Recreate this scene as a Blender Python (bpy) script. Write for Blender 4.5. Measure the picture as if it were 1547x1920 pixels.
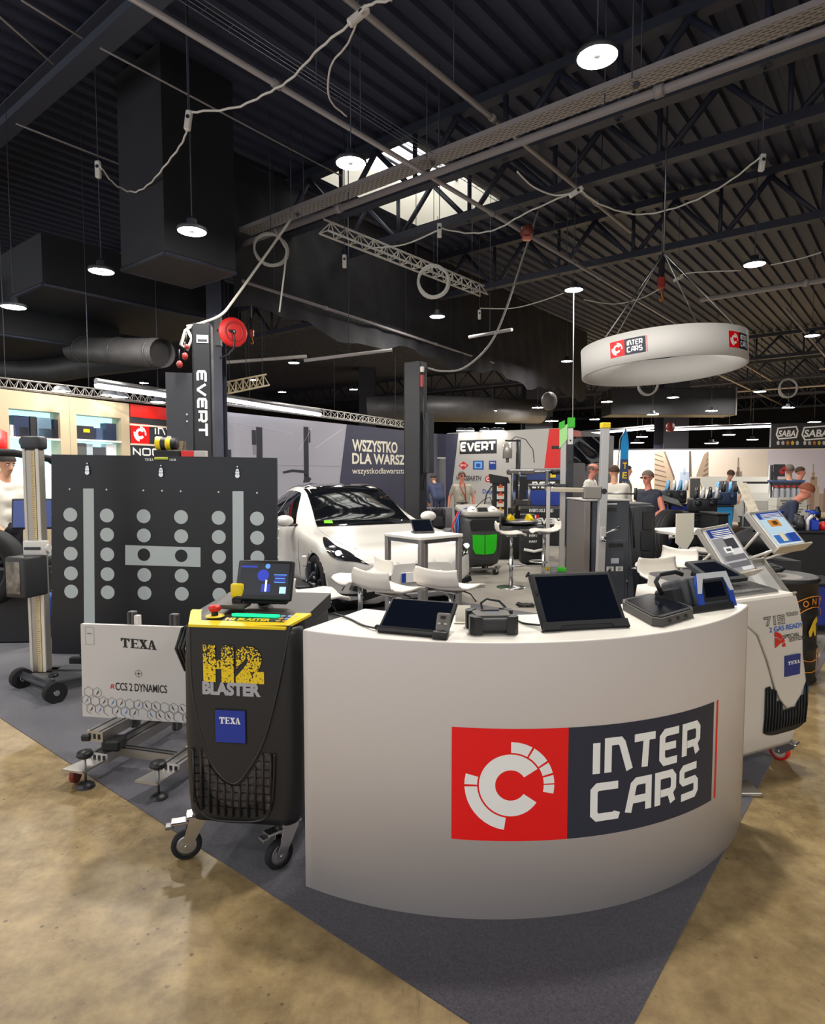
import bpy, bmesh, math, random
from mathutils import Vector, Matrix
random.seed(7)
R = math.radians
for _o in list(bpy.data.objects): bpy.data.objects.remove(_o)
SC = bpy.context.scene
COL = SC.collection
# ---------------------------------------------------------------- camera, world, exposure
CAM_H, FPX, TILT = 1.62, 1190.0, R(3.6)
cd = bpy.data.cameras.new('camera'); cam = bpy.data.objects.new('camera', cd); COL.objects.link(cam)
cam.location = (0, 0, CAM_H); cam.rotation_euler = (R(90) - TILT, 0, 0)
cd.sensor_fit = 'HORIZONTAL'; cd.sensor_width = 36; cd.lens = 36 * FPX / 1547; cd.clip_start = .02; cd.clip_end = 300
SC.camera = cam
W = bpy.data.worlds.new('world'); SC.world = W; W.use_nodes = True
W.node_tree.nodes['Background'].inputs[0].default_value = (.95, .97, 1, 1)
W.node_tree.nodes['Background'].inputs[1].default_value = 1.1
SC.view_settings.view_transform = 'Standard'; SC.view_settings.look = 'None'
SC.view_settings.gamma = 1; SC.view_settings.use_curve_mapping = False
SC.view_settings.exposure = 0.28
LAMP_S = 420.0
# ---------------------------------------------------------------- helpers
_c, _s = math.cos(TILT), math.sin(TILT)
def ray(px, py):
    x = (px - 773.5) / FPX; u = -(py - 960) / FPX
    return Vector((x, _c + u * _s, -_s + u * _c))
def at(px, py, Y):
    d = ray(px, py); t = Y / d.y
    return Vector((d.x * t, Y, CAM_H + d.z * t))
def onz(px, py, z=0.0):
    d = ray(px, py); t = (z - CAM_H) / d.z
    return Vector((d.x * t, d.y * t, z))
UA = Vector((math.sin(R(38.8)), math.cos(R(38.8)), 0)); VA = Vector((-UA.y, UA.x, 0))
def UV(a, b, z=0): return UA * a + VA * b + Vector((0, 0, z))
def lin(h):
    h = h.lstrip('#'); r = []
    for i in (0, 2, 4):
        c = int(h[i:i+2], 16) / 255
        r.append(c / 12.92 if c <= .04045 else ((c + .055) / 1.055) ** 2.4)
    return (*r, 1)
_M = {}
def mat(hx, rough=.5, metal=0., em=0., name=None, coat=0., alpha=1., spec=.5, noise=0., nscale=60., trans=0.):
    k = (hx, rough, metal, em, coat, alpha, spec, noise, nscale, trans)
    if k in _M: return _M[k]
    m = bpy.data.materials.new(name or 'm_' + hx.strip('#')); m.use_nodes = True
    b = m.node_tree.nodes['Principled BSDF']; I = b.inputs
    I['Base Color'].default_value = lin(hx); I['Roughness'].default_value = rough; I['Metallic'].default_value = metal
    I['Coat Weight'].default_value = coat; I['Coat Roughness'].default_value = .04
    I['Specular IOR Level'].default_value = spec; I['Alpha'].default_value = alpha
    I['Transmission Weight'].default_value = trans
    if em: I['Emission Color'].default_value = lin(hx); I['Emission Strength'].default_value = em
    if noise:
        N = m.node_tree.nodes; L = m.node_tree.links
        t = N.new('ShaderNodeTexCoord'); n = N.new('ShaderNodeTexNoise'); n.inputs['Scale'].default_value = nscale; n.inputs['Detail'].default_value = 6
        mr = N.new('ShaderNodeMapRange'); mr.inputs[1].default_value = .3; mr.inputs[2].default_value = .7; mr.inputs[3].default_value = 1 - noise; mr.inputs[4].default_value = 1 + noise
        mx = N.new('ShaderNodeMix'); mx.data_type = 'RGBA'; mx.blend_type = 'MULTIPLY'; mx.inputs[0].default_value = 1
        mx.inputs[6].default_value = lin(hx)
        L.new(t.outputs['Object'], n.inputs['Vector']); L.new(n.outputs['Fac'], mr.inputs[0]); L.new(mr.outputs[0], mx.inputs[7]); L.new(mx.outputs[2], I['Base Color'])
    _M[k] = m
    return m
def lerp(a, b, t): return a + (b - a) * t
class MB:
    """collects shapes; build() links them as ONE mesh object"""
    def __init__(s): s.v = []; s.f = []; s.fm = []; s.sm = []; s.mats = []; s.X = None
    def mi(s, m):
        if m not in s.mats: s.mats.append(m)
        return s.mats.index(m)
    def add(s, vs, fs, m, smooth=False, X=None):
        o = len(s.v); i = s.mi(m); X = X if X is not None else s.X
        for p in vs: s.v.append((X @ Vector(p)) if X is not None else Vector(p))
        for f in fs: s.f.append([o + k for k in f]); s.fm.append(i); s.sm.append(smooth)
        return s
    def box(s, c, d, m, bev=0, X=None, seg=1):
        cx, cy, cz = c; x, y, z = d[0] / 2, d[1] / 2, d[2] / 2
        if bev <= 0:
            vs = [(cx + a * x, cy + b * y, cz + e * z) for e in (-1, 1) for b in (-1, 1) for a in (-1, 1)]
            return s.add(vs, [(0, 2, 3, 1), (4, 5, 7, 6), (0, 1, 5, 4), (2, 6, 7, 3), (0, 4, 6, 2), (1, 3, 7, 5)], m, False, X)
        bm = bmesh.new(); bmesh.ops.create_cube(bm, size=1)
        for v in bm.verts: v.co = Vector((cx + v.co.x * 2 * x, cy + v.co.y * 2 * y, cz + v.co.z * 2 * z))
        bmesh.ops.bevel(bm, geom=bm.edges[:], offset=min(bev, x * .99, y * .99, z * .99), segments=seg, affect='EDGES', profile=.5)
        return s.bm(bm, m, seg > 1, X)
    def bm(s, bm, m, smooth=False, X=None):
        bm.verts.index_update()
        s.add([v.co.copy() for v in bm.verts], [[v.index for v in f.verts] for f in bm.faces], m, smooth, X); bm.free(); return s
    def cyl(s, p0, p1, r0, m, r1=None, n=16, smooth=True, caps=True, X=None):
        p0, p1 = Vector(p0), Vector(p1); r1 = r0 if r1 is None else r1
        a = (p1 - p0).normalized(); q = a.to_track_quat('Z', 'Y').to_matrix(); vs = []
        for p, r in ((p0, r0), (p1, r1)):
            for i in range(n): vs.append(p + q @ Vector((r * math.cos(2 * math.pi * i / n), r * math.sin(2 * math.pi * i / n), 0)))
        s.add(vs, [(i, (i + 1) % n, n + (i + 1) % n, n + i) for i in range(n)], m, smooth, X)
        if caps: s.add(vs, [tuple(range(n))[::-1], tuple(range(n, 2 * n))], m, False, X)
        return s
    def tube(s, pts, r, m, n=8, closed=False, X=None, caps=True):
        P = [Vector(p) for p in pts]; k = len(P); vs = []; up = Vector((0, 0, 1)); pn = None
        for i, p in enumerate(P):
            a = P[(i - 1) % k] if (closed or i > 0) else p; b = P[(i + 1) % k] if (closed or i < k - 1) else p
            t = (b - a).normalized()
            if pn is None: pn = t.cross(up) if abs(t.z) < .95 else t.cross(Vector((1, 0, 0)))
            pn = (pn - t * pn.dot(t)).normalized(); bn = t.cross(pn)
            rr = r[i] if isinstance(r, (list, tuple)) else r
            for j in range(n):
                an = 2 * math.pi * j / n; vs.append(p + pn * (rr * math.cos(an)) + bn * (rr * math.sin(an)))
        fs = []
        for i in range(k if closed else k - 1):
            for j in range(n):
                a = i * n + j; b = i * n + (j + 1) % n; c2 = ((i + 1) % k) * n
                fs.append((a, b, c2 + (j + 1) % n, c2 + j))
        s.add(vs, fs, m, True, X)
        if not closed and caps: s.add(vs, [tuple(range(n))[::-1], tuple(range((k - 1) * n, k * n))], m, False, X)
        return s
    def prism(s, poly, h0, h1, m, ax='z', X=None, smooth=False):
        """extrude a 2-D outline along an axis: z:(x,y) y:(x,z) x:(y,z)"""
        def w(p, h): return {'z': (p[0], p[1], h), 'y': (p[0], h, p[1]), 'x': (h, p[0], p[1])}[ax]
        n = len(poly); vs = [w(p, h0) for p in poly] + [w(p, h1) for p in poly]
        s.add(vs, [tuple(range(n)), tuple(range(n, 2 * n))[::-1]], m, False, X)
        return s.add(vs, [(i, n + i, n + (i + 1) % n, (i + 1) % n) for i in range(n)], m, smooth, X)
    def lathe(s, prof, m, n=24, c=(0, 0, 0), X=None, smooth=True):
        vs = []; k = len(prof)
        for r, z in prof:
            for i in range(n): vs.append((c[0] + r * math.cos(2 * math.pi * i / n), c[1] + r * math.sin(2 * math.pi * i / n), c[2] + z))
        fs = [(i * n + j, i * n + (j + 1) % n, (i + 1) * n + (j + 1) % n, (i + 1) * n + j) for i in range(k - 1) for j in range(n)]
        return s.add(vs, fs, m, smooth, X)
    def grid(s, fn, nu, nv, m, smooth=True, X=None, mfn=None, skip=None):
        vs = [fn(i / nu, j / nv) for i in range(nu + 1) for j in range(nv + 1)]
        for i in range(nu):
            for j in range(nv):
                pass
        fs = [(i * (nv + 1) + j, (i + 1) * (nv + 1) + j, (i + 1) * (nv + 1) + j + 1, i * (nv + 1) + j + 1) for i in range(nu) for j in range(nv) if not (skip and skip((i + .5) / nu, (j + .5) / nv))]
        return s.add(vs, fs, m, smooth, X)
    def ball(s, c, r, m, n=12, X=None):
        r = (r, r, r) if not isinstance(r, (tuple, list)) else r
        def fn(u, v):
            a = 2 * math.pi * u; b = math.pi * v
            return (c[0] + r[0] * math.sin(b) * math.cos(a), c[1] + r[1] * math.sin(b) * math.sin(a), c[2] + r[2] * math.cos(b))
        return s.grid(fn, n * 2, n, m, True, X)
    def poly(s, pts, m, X=None): return s.add(pts, [tuple(range(len(pts)))], m, False, X)
    def build(s, name, parent=None, loc=None):
        me = bpy.data.meshes.new(name); me.from_pydata([tuple(v) for v in s.v], [], s.f)
        for m in s.mats: me.materials.append(m)
        for p, i, q in zip(me.polygons, s.fm, s.sm): p.material_index = i; p.use_smooth = q
        bm = bmesh.new(); bm.from_mesh(me); bmesh.ops.remove_doubles(bm, verts=bm.verts[:], dist=1e-6); bmesh.ops.recalc_face_normals(bm, faces=bm.faces[:]); bm.to_mesh(me); bm.free()
        o = bpy.data.objects.new(name, me); COL.objects.link(o)
        if parent is not None: o.parent = parent
        if loc is not None: o.location = loc
        return o
def tag(o, label=None, cat=None, group=None, kind=None):
    for k, v in (('label', label), ('category', cat), ('group', group), ('kind', kind)):
        if v: o[k] = v
    return o
def thing(name, label, cat, loc=(0, 0, 0), rz=0., group=None):
    o = bpy.data.objects.new(name, None); COL.objects.link(o); o.empty_display_size = .1
    o.location = loc; o.rotation_euler = (0, 0, rz)
    return tag(o, label, cat, group)
def solo(mb, name, label, cat, loc=None, rz=0., group=None):
    o = mb.build(name, None, loc); o.rotation_euler = (0, 0, rz)
    return tag(o, label, cat, group)
def struct(mb, name):
    return tag(mb.build(name), None, None, None, 'structure')
def dup(o, loc, rz, label=None, group=None):
    def cp(a, par):
        c = a.copy(); COL.objects.link(c)
        if par is not None: c.parent = par
        for ch in list(a.children): cp(ch, c)
        return c
    r = cp(o, None); r.location = loc; r.rotation_euler = (0, 0, rz)
    if label: r['label'] = label
    if group: r['group'] = group
    return r
# ---------------------------------------------------------------- lettering
_TC = {}
def glyphs(txt, bold=0.):
    k = (txt, bold)
    if k in _TC: return _TC[k]
    cu = bpy.data.curves.new('t', 'FONT'); cu.body = txt; cu.size = 1; cu.fill_mode = 'FRONT'; cu.offset = bold; cu.resolution_u = 4
    o = bpy.data.objects.new('t', cu); COL.objects.link(o)
    dg = bpy.context.evaluated_depsgraph_get(); dg.update()
    me = bpy.data.meshes.new_from_object(o.evaluated_get(dg))
    vs = [(v.co.x, v.co.y) for v in me.vertices]; fs = [tuple(p.vertices) for p in me.polygons]
    bpy.data.objects.remove(o); bpy.data.curves.remove(cu); bpy.data.meshes.remove(me)
    x0 = min(v[0] for v in vs); x1 = max(v[0] for v in vs); y0 = min(v[1] for v in vs); y1 = max(v[1] for v in vs)
    vs = [((x - x0) / (x1 - x0), (y - y0) / (y1 - y0)) for x, y in vs]
    _TC[k] = (vs, fs); return vs, fs
def text(mb, txt, x0, y0, x1, y1, m, fn, bold=.02, shear=0.):
    """letters stretched into the rectangle; fn maps (x, y) to a point"""
    vs, fs = glyphs(txt, bold)
    mb.add([fn(lerp(x0, x1, a) + shear * b * (y1 - y0), lerp(y0, y1, b)) for a, b in vs], fs, m)
def strokes(mb, lines, w, x0, y0, sx, sy, m, fn, sub=0):
    """polyline letters of constant stroke width with mitred corners"""
    for L in lines:
        P = [Vector((x0 + p[0] * sx, y0 + p[1] * sy)) for p in L]; n = len(P); A = []; B = []
        for i in range(n):
            d0 = (P[i] - P[i - 1]).normalized() if i else None; d1 = (P[i + 1] - P[i]).normalized() if i < n - 1 else None
            d0 = d0 or d1; d1 = d1 or d0
            n0 = Vector((-d0.y, d0.x)); n1 = Vector((-d1.y, d1.x)); q = (n0 + n1)
            q = q / max(.3, q.length_squared / 2) if q.length > 1e-6 else n0
            A.append(P[i] + q * w / 2); B.append(P[i] - q * w / 2)
        mb.add([fn(*p) for p in A] + [fn(*p) for p in B], [(i, i + 1, n + i + 1, n + i) for i in range(n - 1)], m)
GL = {
 'I': ([[(0, 0), (0, 1)]], .04),
 'N': ([[(0, 0), (0, 1), (.42, 1), (.5, .9), (.78, 0)]], .64),
 'T': ([[(-.05, 1), (.78, 1)], [(.42, 1), (.36, 0)]], .72),
 'E': ([[(.75, 1), (.14, 1), (0, .86), (0, .14), (.12, 0), (.68, 0)], [(0, .52), (.62, .52)]], .68),
 'R': ([[(0, 0), (0, 1), (.6, 1), (.72, .86), (.72, .5), (.6, .38), (.14, .38)], [(.55, .38), (.7, 0)]], .72),
 'C': ([[(.85, 1), (.12, 1), (0, .88), (0, .12), (.12, 0), (.78, 0), (.82, .12)]], .85),
 'A': ([[(0, 0), (.2, .9), (.32, 1), (.8, 1), (.8, 0)], [(.1, .4), (.8, .4)]], .8),
 'S': ([[(.8, 1), (.12, 1), (.02, .9), (.02, .62), (.12, .52), (.68, .52), (.78, .42), (.78, .12), (.68, 0), (0, 0)]], .78),
 'O': ([[(.12, 0), (0, .12), (0, .88), (.12, 1), (.78, 1), (.9, .88), (.9, .12), (.78, 0), (.12, 0)]], .9),
 'V': ([[(0, 1), (.38, 0), (.46, 0), (.85, 1)]], .85),
 'n': ([[(0, 0), (0, 1), (.8, 0), (.8, 1)]], .8),
 't': ([[(-.1, 1), (.85, 1)], [(.4, 1), (.4, 0)]], .75),
}
def word(mb, txt, x0, y0, x1, y1, m, fn, wt=.2, gap=.34):
    """heavy squared letters"""
    tot = sum(GL[c][1] for c in txt) + gap * (len(txt) - 1); h = y1 - y0; k = (x1 - x0) / tot
    w = wt * h; x = x0
    for c in txt:
        strokes(mb, GL[c][0], w, x, y0 + w / 2, k, h - w, m, fn); x += (GL[c][1] + gap) * k
def serif_texa(mb, x0, y0, x1, y1, m, fn):
    W_, H_ = x1 - x0, y1 - y0
    def q(pts): mb.add([fn(x0 + a * W_, y0 + b * H_) for a, b in pts], [tuple(range(len(pts)))], m)
    def r(a, b, c, d): q([(a, b), (c, b), (c, d), (a, d)])
    r(0, .86, .25, 1); q([(0, .66), (.03, .66), (.06, .86), (0, .86)]); q([(.22, .66), (.25, .66), (.25, .86), (.19, .86)]); r(.09, .1, .16, .86); r(.05, 0, .2, .1)
    r(.27, 0, .49, .1); r(.27, .9, .49, 1); r(.3, .1, .37, .9); r(.37, .46, .43, .55); r(.43, .38, .455, .63); q([(.46, .9), (.49, .9), (.49, .68)]); q([(.46, .1), (.49, .32), (.49, .1)])
    q([(.53, .92), (.62, .92), (.745, .08), (.655, .08)]); q([(.68, .92), (.72, .92), (.59, .08), (.55, .08)]); r(.51, .9, .64, 1); r(.65, .9, .75, 1); r(.51, 0, .61, .1); r(.63, 0, .76, .1)
    q([(.85, 1), (.9, 1), (.985, .08), (.905, .08)]); q([(.85, 1), (.875, .86), (.815, .08), (.78, .08)]); r(.82, .28, .93, .38); r(.755, 0, .85, .1); r(.885, 0, 1.0, .1)
RED, NAVY, WHT = mat('#ee070b', .45), mat('#262c3f', .45), mat('#f3f3f1', .5)
def emblem(mb, cx, cy, u, m, fn, off=0):
    """open ring with a broken outer ring; u = half the width of the square"""
    def arc(r0, r1, a0, a1):
        n = max(2, int((a1 - a0) / 8)); vs = []
        for i in range(n + 1):
            a = R(lerp(a0, a1, i / n)); vs += [fn(cx + r0 * u * math.cos(a), cy + r0 * u * math.sin(a)), fn(cx + r1 * u * math.cos(a), cy + r1 * u * math.sin(a))]
        mb.add(vs, [(2 * i, 2 * i + 1, 2 * i + 3, 2 * i + 2) for i in range(n)], m)
    arc(.27, .55, 32, 326)
    for a, b in ((61, 90), (34, 58), (16, 31), (2, 13), (-12, 0)): arc(.58, .77, a, b)
    for a, b in ((166, 180), (183, 262)): arc(.58, .8, a, b)
def intercars(mb, x0, y0, x1, y1, fn, n=14, second=True):
    """red square with the emblem, navy field with two lines of letters, thin red rule"""
    h = y1 - y0; xs = x0 + h * 1.02; xe = x1 - h * .09; e = .002
    mb.grid(lambda a, b: fn(lerp(x0, xs, a), lerp(y0, y1, b)), n, 1, RED)
    mb.grid(lambda a, b: fn(lerp(xs, xe, a), lerp(y0, y1, b)), n, 1, NAVY)
    mb.grid(lambda a, b: fn(lerp(x1 - h * .035, x1, a), lerp(y0, y1, b)), 1, 1, RED)
    f2 = lambda x, y: fn(x, y, e)
    emblem(mb, (x0 + xs) / 2, (y0 + y1) / 2, h * .5, WHT, f2)
    w = xe - xs
    word(mb, 'INTER', xs + w * .15, y0 + h * .53, xe - w * .16, y0 + h * .88, WHT, f2, .205, .36)
    word(mb, 'CARS', xs + w * .14, y0 + h * .13, xe - w * .17, y0 + h * .48, WHT, f2, .205, .39)
def flat(o, ex, ey, off=.003):
    """mapping onto a plane: origin, two unit vectors"""
    o, ex, ey = Vector(o), Vector(ex).normalized(), Vector(ey).normalized(); n = ex.cross(ey)
    return lambda x, y, e=0.: o + ex * x + ey * y + n * (off + e)
# shared materials
BLK = mat('#17181b', .45); BLKR = mat('#1c1d20', .75); RUB = mat('#121214', .8); CHR = mat('#c9c9cb', .22, 1.); ALU = mat('#b9b6b2', .38, 1.); STEEL = mat('#8a8a8c', .4, 1.)
GRY = mat('#6a6a6e', .5); DGRY = mat('#33363c', .5); WPL = mat('#d9d5cf', .4); GLS = mat('#0b0d12', .08, coat=.3); SCREEN = mat('#0c111c', .12)
YEL = mat('#f0cf10', .45); BLU = mat('#1d389c', .45); GRN = mat('#1fae12', .45); REDP = mat('#d8201c', .4); WHITEP = mat('#efece6', .4)
# ---------------------------------------------------------------- the hall
def nodes_mat(name):
    m = bpy.data.materials.new(name); m.use_nodes = True
    return m, m.node_tree.nodes, m.node_tree.links, m.node_tree.nodes['Principled BSDF']
def concrete():
    m, N, L, b = nodes_mat('worn_concrete')
    tc = N.new('ShaderNodeTexCoord')
    def noise(sc, det=8, rough=.6, vec=None, dist=0):
        n = N.new('ShaderNodeTexNoise'); n.inputs['Scale'].default_value = sc; n.inputs['Detail'].default_value = det; n.inputs['Roughness'].default_value = rough; n.inputs['Distortion'].default_value = dist
        L.new(vec or tc.outputs['Object'], n.inputs['Vector']); return n
    def ramp(src, stops):
        r = N.new('ShaderNodeValToRGB'); e = r.color_ramp.elements
        while len(e) < len(stops): e.new(.5)
        for i, (p, c) in enumerate(stops): e[i].position = p; e[i].color = c
        L.new(src, r.inputs[0]); return r
    def mix(fac, a, bb, mode='MIX'):
        x = N.new('ShaderNodeMix'); x.data_type = 'RGBA'; x.blend_type = mode
        if isinstance(fac, float): x.inputs[0].default_value = fac
        else: L.new(fac, x.inputs[0])
        for k, s in ((6, a), (7, bb)):
            if isinstance(s, tuple): x.inputs[k].default_value = s
            else: L.new(s, x.inputs[k])
        return x.outputs[2]
    n1 = noise(.55, 6, .55, dist=.6); base = ramp(n1.outputs['Fac'], [(.34, lin('#77633f')), (.5, lin('#957c52')), (.66, lin('#b0966a'))])
    n2 = noise(9, 10, .7); c = mix(.5, base.outputs[0], ramp(n2.outputs['Fac'], [(.36, lin('#6d5c42')), (.64, lin('#b9a376'))]).outputs[0])
    mp = N.new('ShaderNodeMapping'); mp.inputs['Rotation'].default_value = (0, 0, R(-58)); mp.inputs['Scale'].default_value = (26, 4.5, 1)
    L.new(tc.outputs['Object'], mp.inputs[0])
    n3 = noise(1.6, 8, .72, mp.outputs[0]); st = ramp(n3.outputs['Fac'], [(.55, (0, 0, 0, 1)), (.66, (1, 1, 1, 1))])
    n5 = noise(.8, 3, .5); gate = ramp(n5.outputs['Fac'], [(.44, (0, 0, 0, 1)), (.6, (.6, .6, .6, 1))])
    g = N.new('ShaderNodeMath'); g.operation = 'MULTIPLY'; L.new(st.outputs[0], g.inputs[0]); L.new(gate.outputs[0], g.inputs[1])
    c = mix(g.outputs[0], c, lin('#5b4e3e'))
    v = N.new('ShaderNodeTexVoronoi'); v.inputs['Scale'].default_value = 19; L.new(tc.outputs['Object'], v.inputs['Vector'])
    pit = ramp(v.outputs['Distance'], [(.09, (1, 1, 1, 1)), (.17, (0, 0, 0, 1))]); n4 = noise(3, 3)
    pg = ramp(n4.outputs['Fac'], [(.46, (0, 0, 0, 1)), (.6, (.75, .75, .75, 1))])
    g2 = N.new('ShaderNodeMath'); g2.operation = 'MULTIPLY'; L.new(pit.outputs[0], g2.inputs[0]); L.new(pg.outputs[0], g2.inputs[1])
    c = mix(g2.outputs[0], c, lin('#4c4236'))
    L.new(c, b.inputs['Base Color'])
    rr = ramp(n1.outputs['Fac'], [(.3, (.5, .5, .5, 1)), (.7, (.34, .34, .34, 1))]); L.new(rr.outputs[0], b.inputs['Roughness'])
    bp = N.new('ShaderNodeBump'); bp.inputs['Strength'].default_value = .12; bp.inputs['Distance'].default_value = .01; L.new(n2.outputs['Fac'], bp.inputs['Height']); L.new(bp.outputs[0], b.inputs['Normal'])
    return m
def carpet_mat():
    m, N, L, b = nodes_mat('needle_felt_carpet')
    tc = N.new('ShaderNodeTexCoord'); n = N.new('ShaderNodeTexNoise'); n.inputs['Scale'].default_value = 140; n.inputs['Detail'].default_value = 5; n.inputs['Roughness'].default_value = .8
    n2 = N.new('ShaderNodeTexNoise'); n2.inputs['Scale'].default_value = 1.1; n2.inputs['Detail'].default_value = 5
    L.new(tc.outputs['Object'], n.inputs['Vector']); L.new(tc.outputs['Object'], n2.inputs['Vector'])
    r = N.new('ShaderNodeValToRGB'); r.color_ramp.elements[0].position = .3; r.color_ramp.elements[0].color = lin('#2f2e35'); r.color_ramp.elements[1].position = .72; r.color_ramp.elements[1].color = lin('#5f5c65')
    L.new(n.outputs['Fac'], r.inputs[0])
    mr = N.new('ShaderNodeMapRange'); mr.inputs[1].default_value = .3; mr.inputs[2].default_value = .7; mr.inputs[3].default_value = .8; mr.inputs[4].default_value = 1.15; L.new(n2.outputs['Fac'], mr.inputs[0])
    x = N.new('ShaderNodeMix'); x.data_type = 'RGBA'; x.blend_type = 'MULTIPLY'; x.inputs[0].default_value = 1; L.new(r.outputs[0], x.inputs[6]); L.new(mr.outputs[0], x.inputs[7]); L.new(x.outputs[2], b.inputs['Base Color'])
    b.inputs['Roughness'].default_value = .95; b.inputs['Sheen Weight'].default_value = .6; b.inputs['Sheen Roughness'].default_value = .4; b.inputs['Specular IOR Level'].default_value = .2
    return m
CONC, CARP = concrete(), carpet_mat()
struct(MB().grid(lambda a, b: UV(lerp(-8, 75, a), lerp(-50, 45, b), 0), 1, 1, CONC, False), 'floor')
crn = Vector((.463, 1.533, 0))
cp_ = [crn, crn + UA * 16, crn + UA * 16 + VA * 16, crn + VA * 16]
struct(MB().prism([(p.x, p.y) for p in cp_], -.02, .004, CARP), 'floor_carpet')
CARP2 = mat('#8f8a82', .9, noise=.18, nscale=1.4, spec=.2)  # paler sheet laid over the far part of the carpet
_p2 = [crn + UA * 5 + VA * .05, crn + UA * 17, crn + UA * 17 + VA * 15.9, crn + UA * 5 + VA * 15.9]
struct(MB().prism([(p.x, p.y) for p in _p2], -.01, .0055, CARP2), 'floor_carpet_pale')
CEIL = mat('#2a3046', .7); BEAM = mat('#262a3a', .6); BEAML = mat('#3f4351', .55); PIPE = mat('#8c8586', .5); DUCT = mat('#1c1d23', .6, noise=.2, nscale=3.)
CZ = 7.4
def ceil_fn():
    mb = MB(); b = -46.0; per = .31; vs = []
    while b < 42:
        for db, dz in ((0, 0), (.12, 0), (.15, .07), (.28, .07)): vs.append((b + db, CZ + dz))
        b += per
    # opening for the roof light: a in [9.4, 12.9], b in [-1.6, 1.0]... measured on the roof plane
    a0, a1, b0, b1 = SKY
    P = []
    cols = [-8.0, a0, a1, 66.0]
    for bb, z in vs:
        for a in cols: P.append(UV(a, bb, z))
    fs = []
    for i in range(len(vs) - 1):
        mid = (vs[i][0] + vs[i + 1][0]) / 2
        for k in range(3):
            if k == 1 and b0 < mid < b1: continue
            fs.append((i * 4 + k, i * 4 + k + 1, i * 4 + 5 + k, i * 4 + 4 + k))
    return mb.add(P, fs, CEIL)
def ab(p): p = Vector(p); return p.dot(UA), p.dot(VA)
_q = [ab(onz(*p, CZ)) for p in ((590, 325), (745, 250), (935, 370), (785, 425))]
SKY = ((_q[0][0] + _q[1][0]) / 2, (_q[2][0] + _q[3][0]) / 2, (_q[1][1] + _q[2][1]) / 2, (_q[0][1] + _q[3][1]) / 2)
struct(ceil_fn(), 'ceiling')
HW = mat('#1d1d22', .8)
for nm, a, b in (('wall_left', (-8, 41), (66, 41)), ('wall_back', (66, 41), (66, -46)), ('wall_right', (66, -46), (-8, -46))):
    p, q = UV(*a), UV(*b)
    struct(MB().poly([p, q, q + Vector((0, 0, 8)), p + Vector((0, 0, 8))], HW), nm)
# roof light: white kerb, bright glazing above
def skylight():
    a0, a1, b0, b1 = SKY; t = MB(); K = mat('#d8d4cc', .6)
    for (p, q) in (((a0, b0), (a1, b0)), ((a1, b0), (a1, b1)), ((a1, b1), (a0, b1)), ((a0, b1), (a0, b0))):
        P, Q = UV(*p, CZ - .02), UV(*q, CZ - .02); t.poly([P, Q, Q + Vector((0, 0, .75)), P + Vector((0, 0, .75))], K)
    w = tag(t.build('window_1'), None, None, None, 'structure')
    G = mat('#fbfbf4', .5, em=2.3)
    MB().grid(lambda x, y: UV(lerp(a0, a1, x), lerp(b0, b1, y), CZ + .72), 1, 1, G, False).build('pane', w)
    fr = MB()
    for k in range(1, 4):
        b = lerp(b0, b1, k / 4); fr.cyl(UV(a0, b, CZ + .7), UV(a1, b, CZ + .7), .03, BEAML, n=6)
    for k in (1, 2):
        a = lerp(a0, a1, k / 3); fr.cyl(UV(a, b0, CZ + .7), UV(a, b1, CZ + .7), .04, BEAML, n=6)
    fr.build('glazing_bars', w)
skylight()
# roof steel: I-beams and trusses along the B axis
def ibeam(p, q, h, w, m, name='trim_beam'):
    p, q = Vector(p), Vector(q); d = (q - p).normalized(); s = Vector((-d.y, d.x, 0)); z = Vector((0, 0, 1))
    mb = MB(); t = .02
    for (s0, s1, z0, z1) in ((-w/2, w/2, 0, t), (-w/2, w/2, h - t, h), (-t/2, t/2, t, h - t)):
        vs = [e + s * a + z * b for e in (p, q) for a, b in ((s0, z0), (s1, z0), (s1, z1), (s0, z1))]
        mb.add(vs, [(0, 1, 2, 3), (4, 7, 6, 5), (0, 4, 5, 1), (1, 5, 6, 2), (2, 6, 7, 3), (3, 7, 4, 0)], m)
    return struct(mb, name)
def truss(a, b0, b1, z0, z1, name='trim_truss'):
    mb = MB()
    for z, w in ((z0, .2), (z1, .2)):
        p, q = UV(a, b0, z), UV(a, b1, z)
        s = UA * w / 2; t = Vector((0, 0, .14))
        vs = [e + x + y for e in (p, q) for x, y in ((-s, Vector()), (s, Vector()), (s, t), (-s, t))]
        mb.add(vs, [(0, 1, 2, 3), (4, 7, 6, 5), (0, 4, 5, 1), (1, 5, 6, 2), (2, 6, 7, 3), (3, 7, 4, 0)], BEAM)
    n = int((b1 - b0) / 1.7)
    for i in range(n):
        ba, bb = lerp(b0, b1, i / n), lerp(b0, b1, (i + 1) / n)
        mb.cyl(UV(a, ba, z0), UV(a, (ba + bb) / 2, z1), .05, BEAM, n=6); mb.cyl(UV(a, (ba + bb) / 2, z1), UV(a, bb, z0), .05, BEAM, n=6)
        mb.cyl(UV(a, ba, z0), UV(a, ba, z1), .04, BEAM, n=6)
    return struct(mb, name)
def aof(px, py, z): return ab(onz(px, py, z))[0]
a1_ = aof(137, 122, 7.0)
ibeam(UV(a1_, 34, 6.9), UV(a1_, -30, 6.9), .3, .26, BEAML)
for px, py, z0 in ((880, 322, 6.3), (1300, 290, 6.3), (1300, 462, 6.2)): truss(aof(px, py, z0), -40, 38, z0, CZ - .2)
for a in (30, 37, 45, 54): truss(a, -42, 38, 6.3, CZ - .2)
def rod(p, q, r, m, name, label, cat, n=8, group=None): return solo(MB().cyl(p, q, r, m, n=n), name, label, cat, group=group)
def alongB(px, py, z, b0, b1): a = aof(px, py, z); return UV(a, b0, z), UV(a, b1, z)
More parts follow.
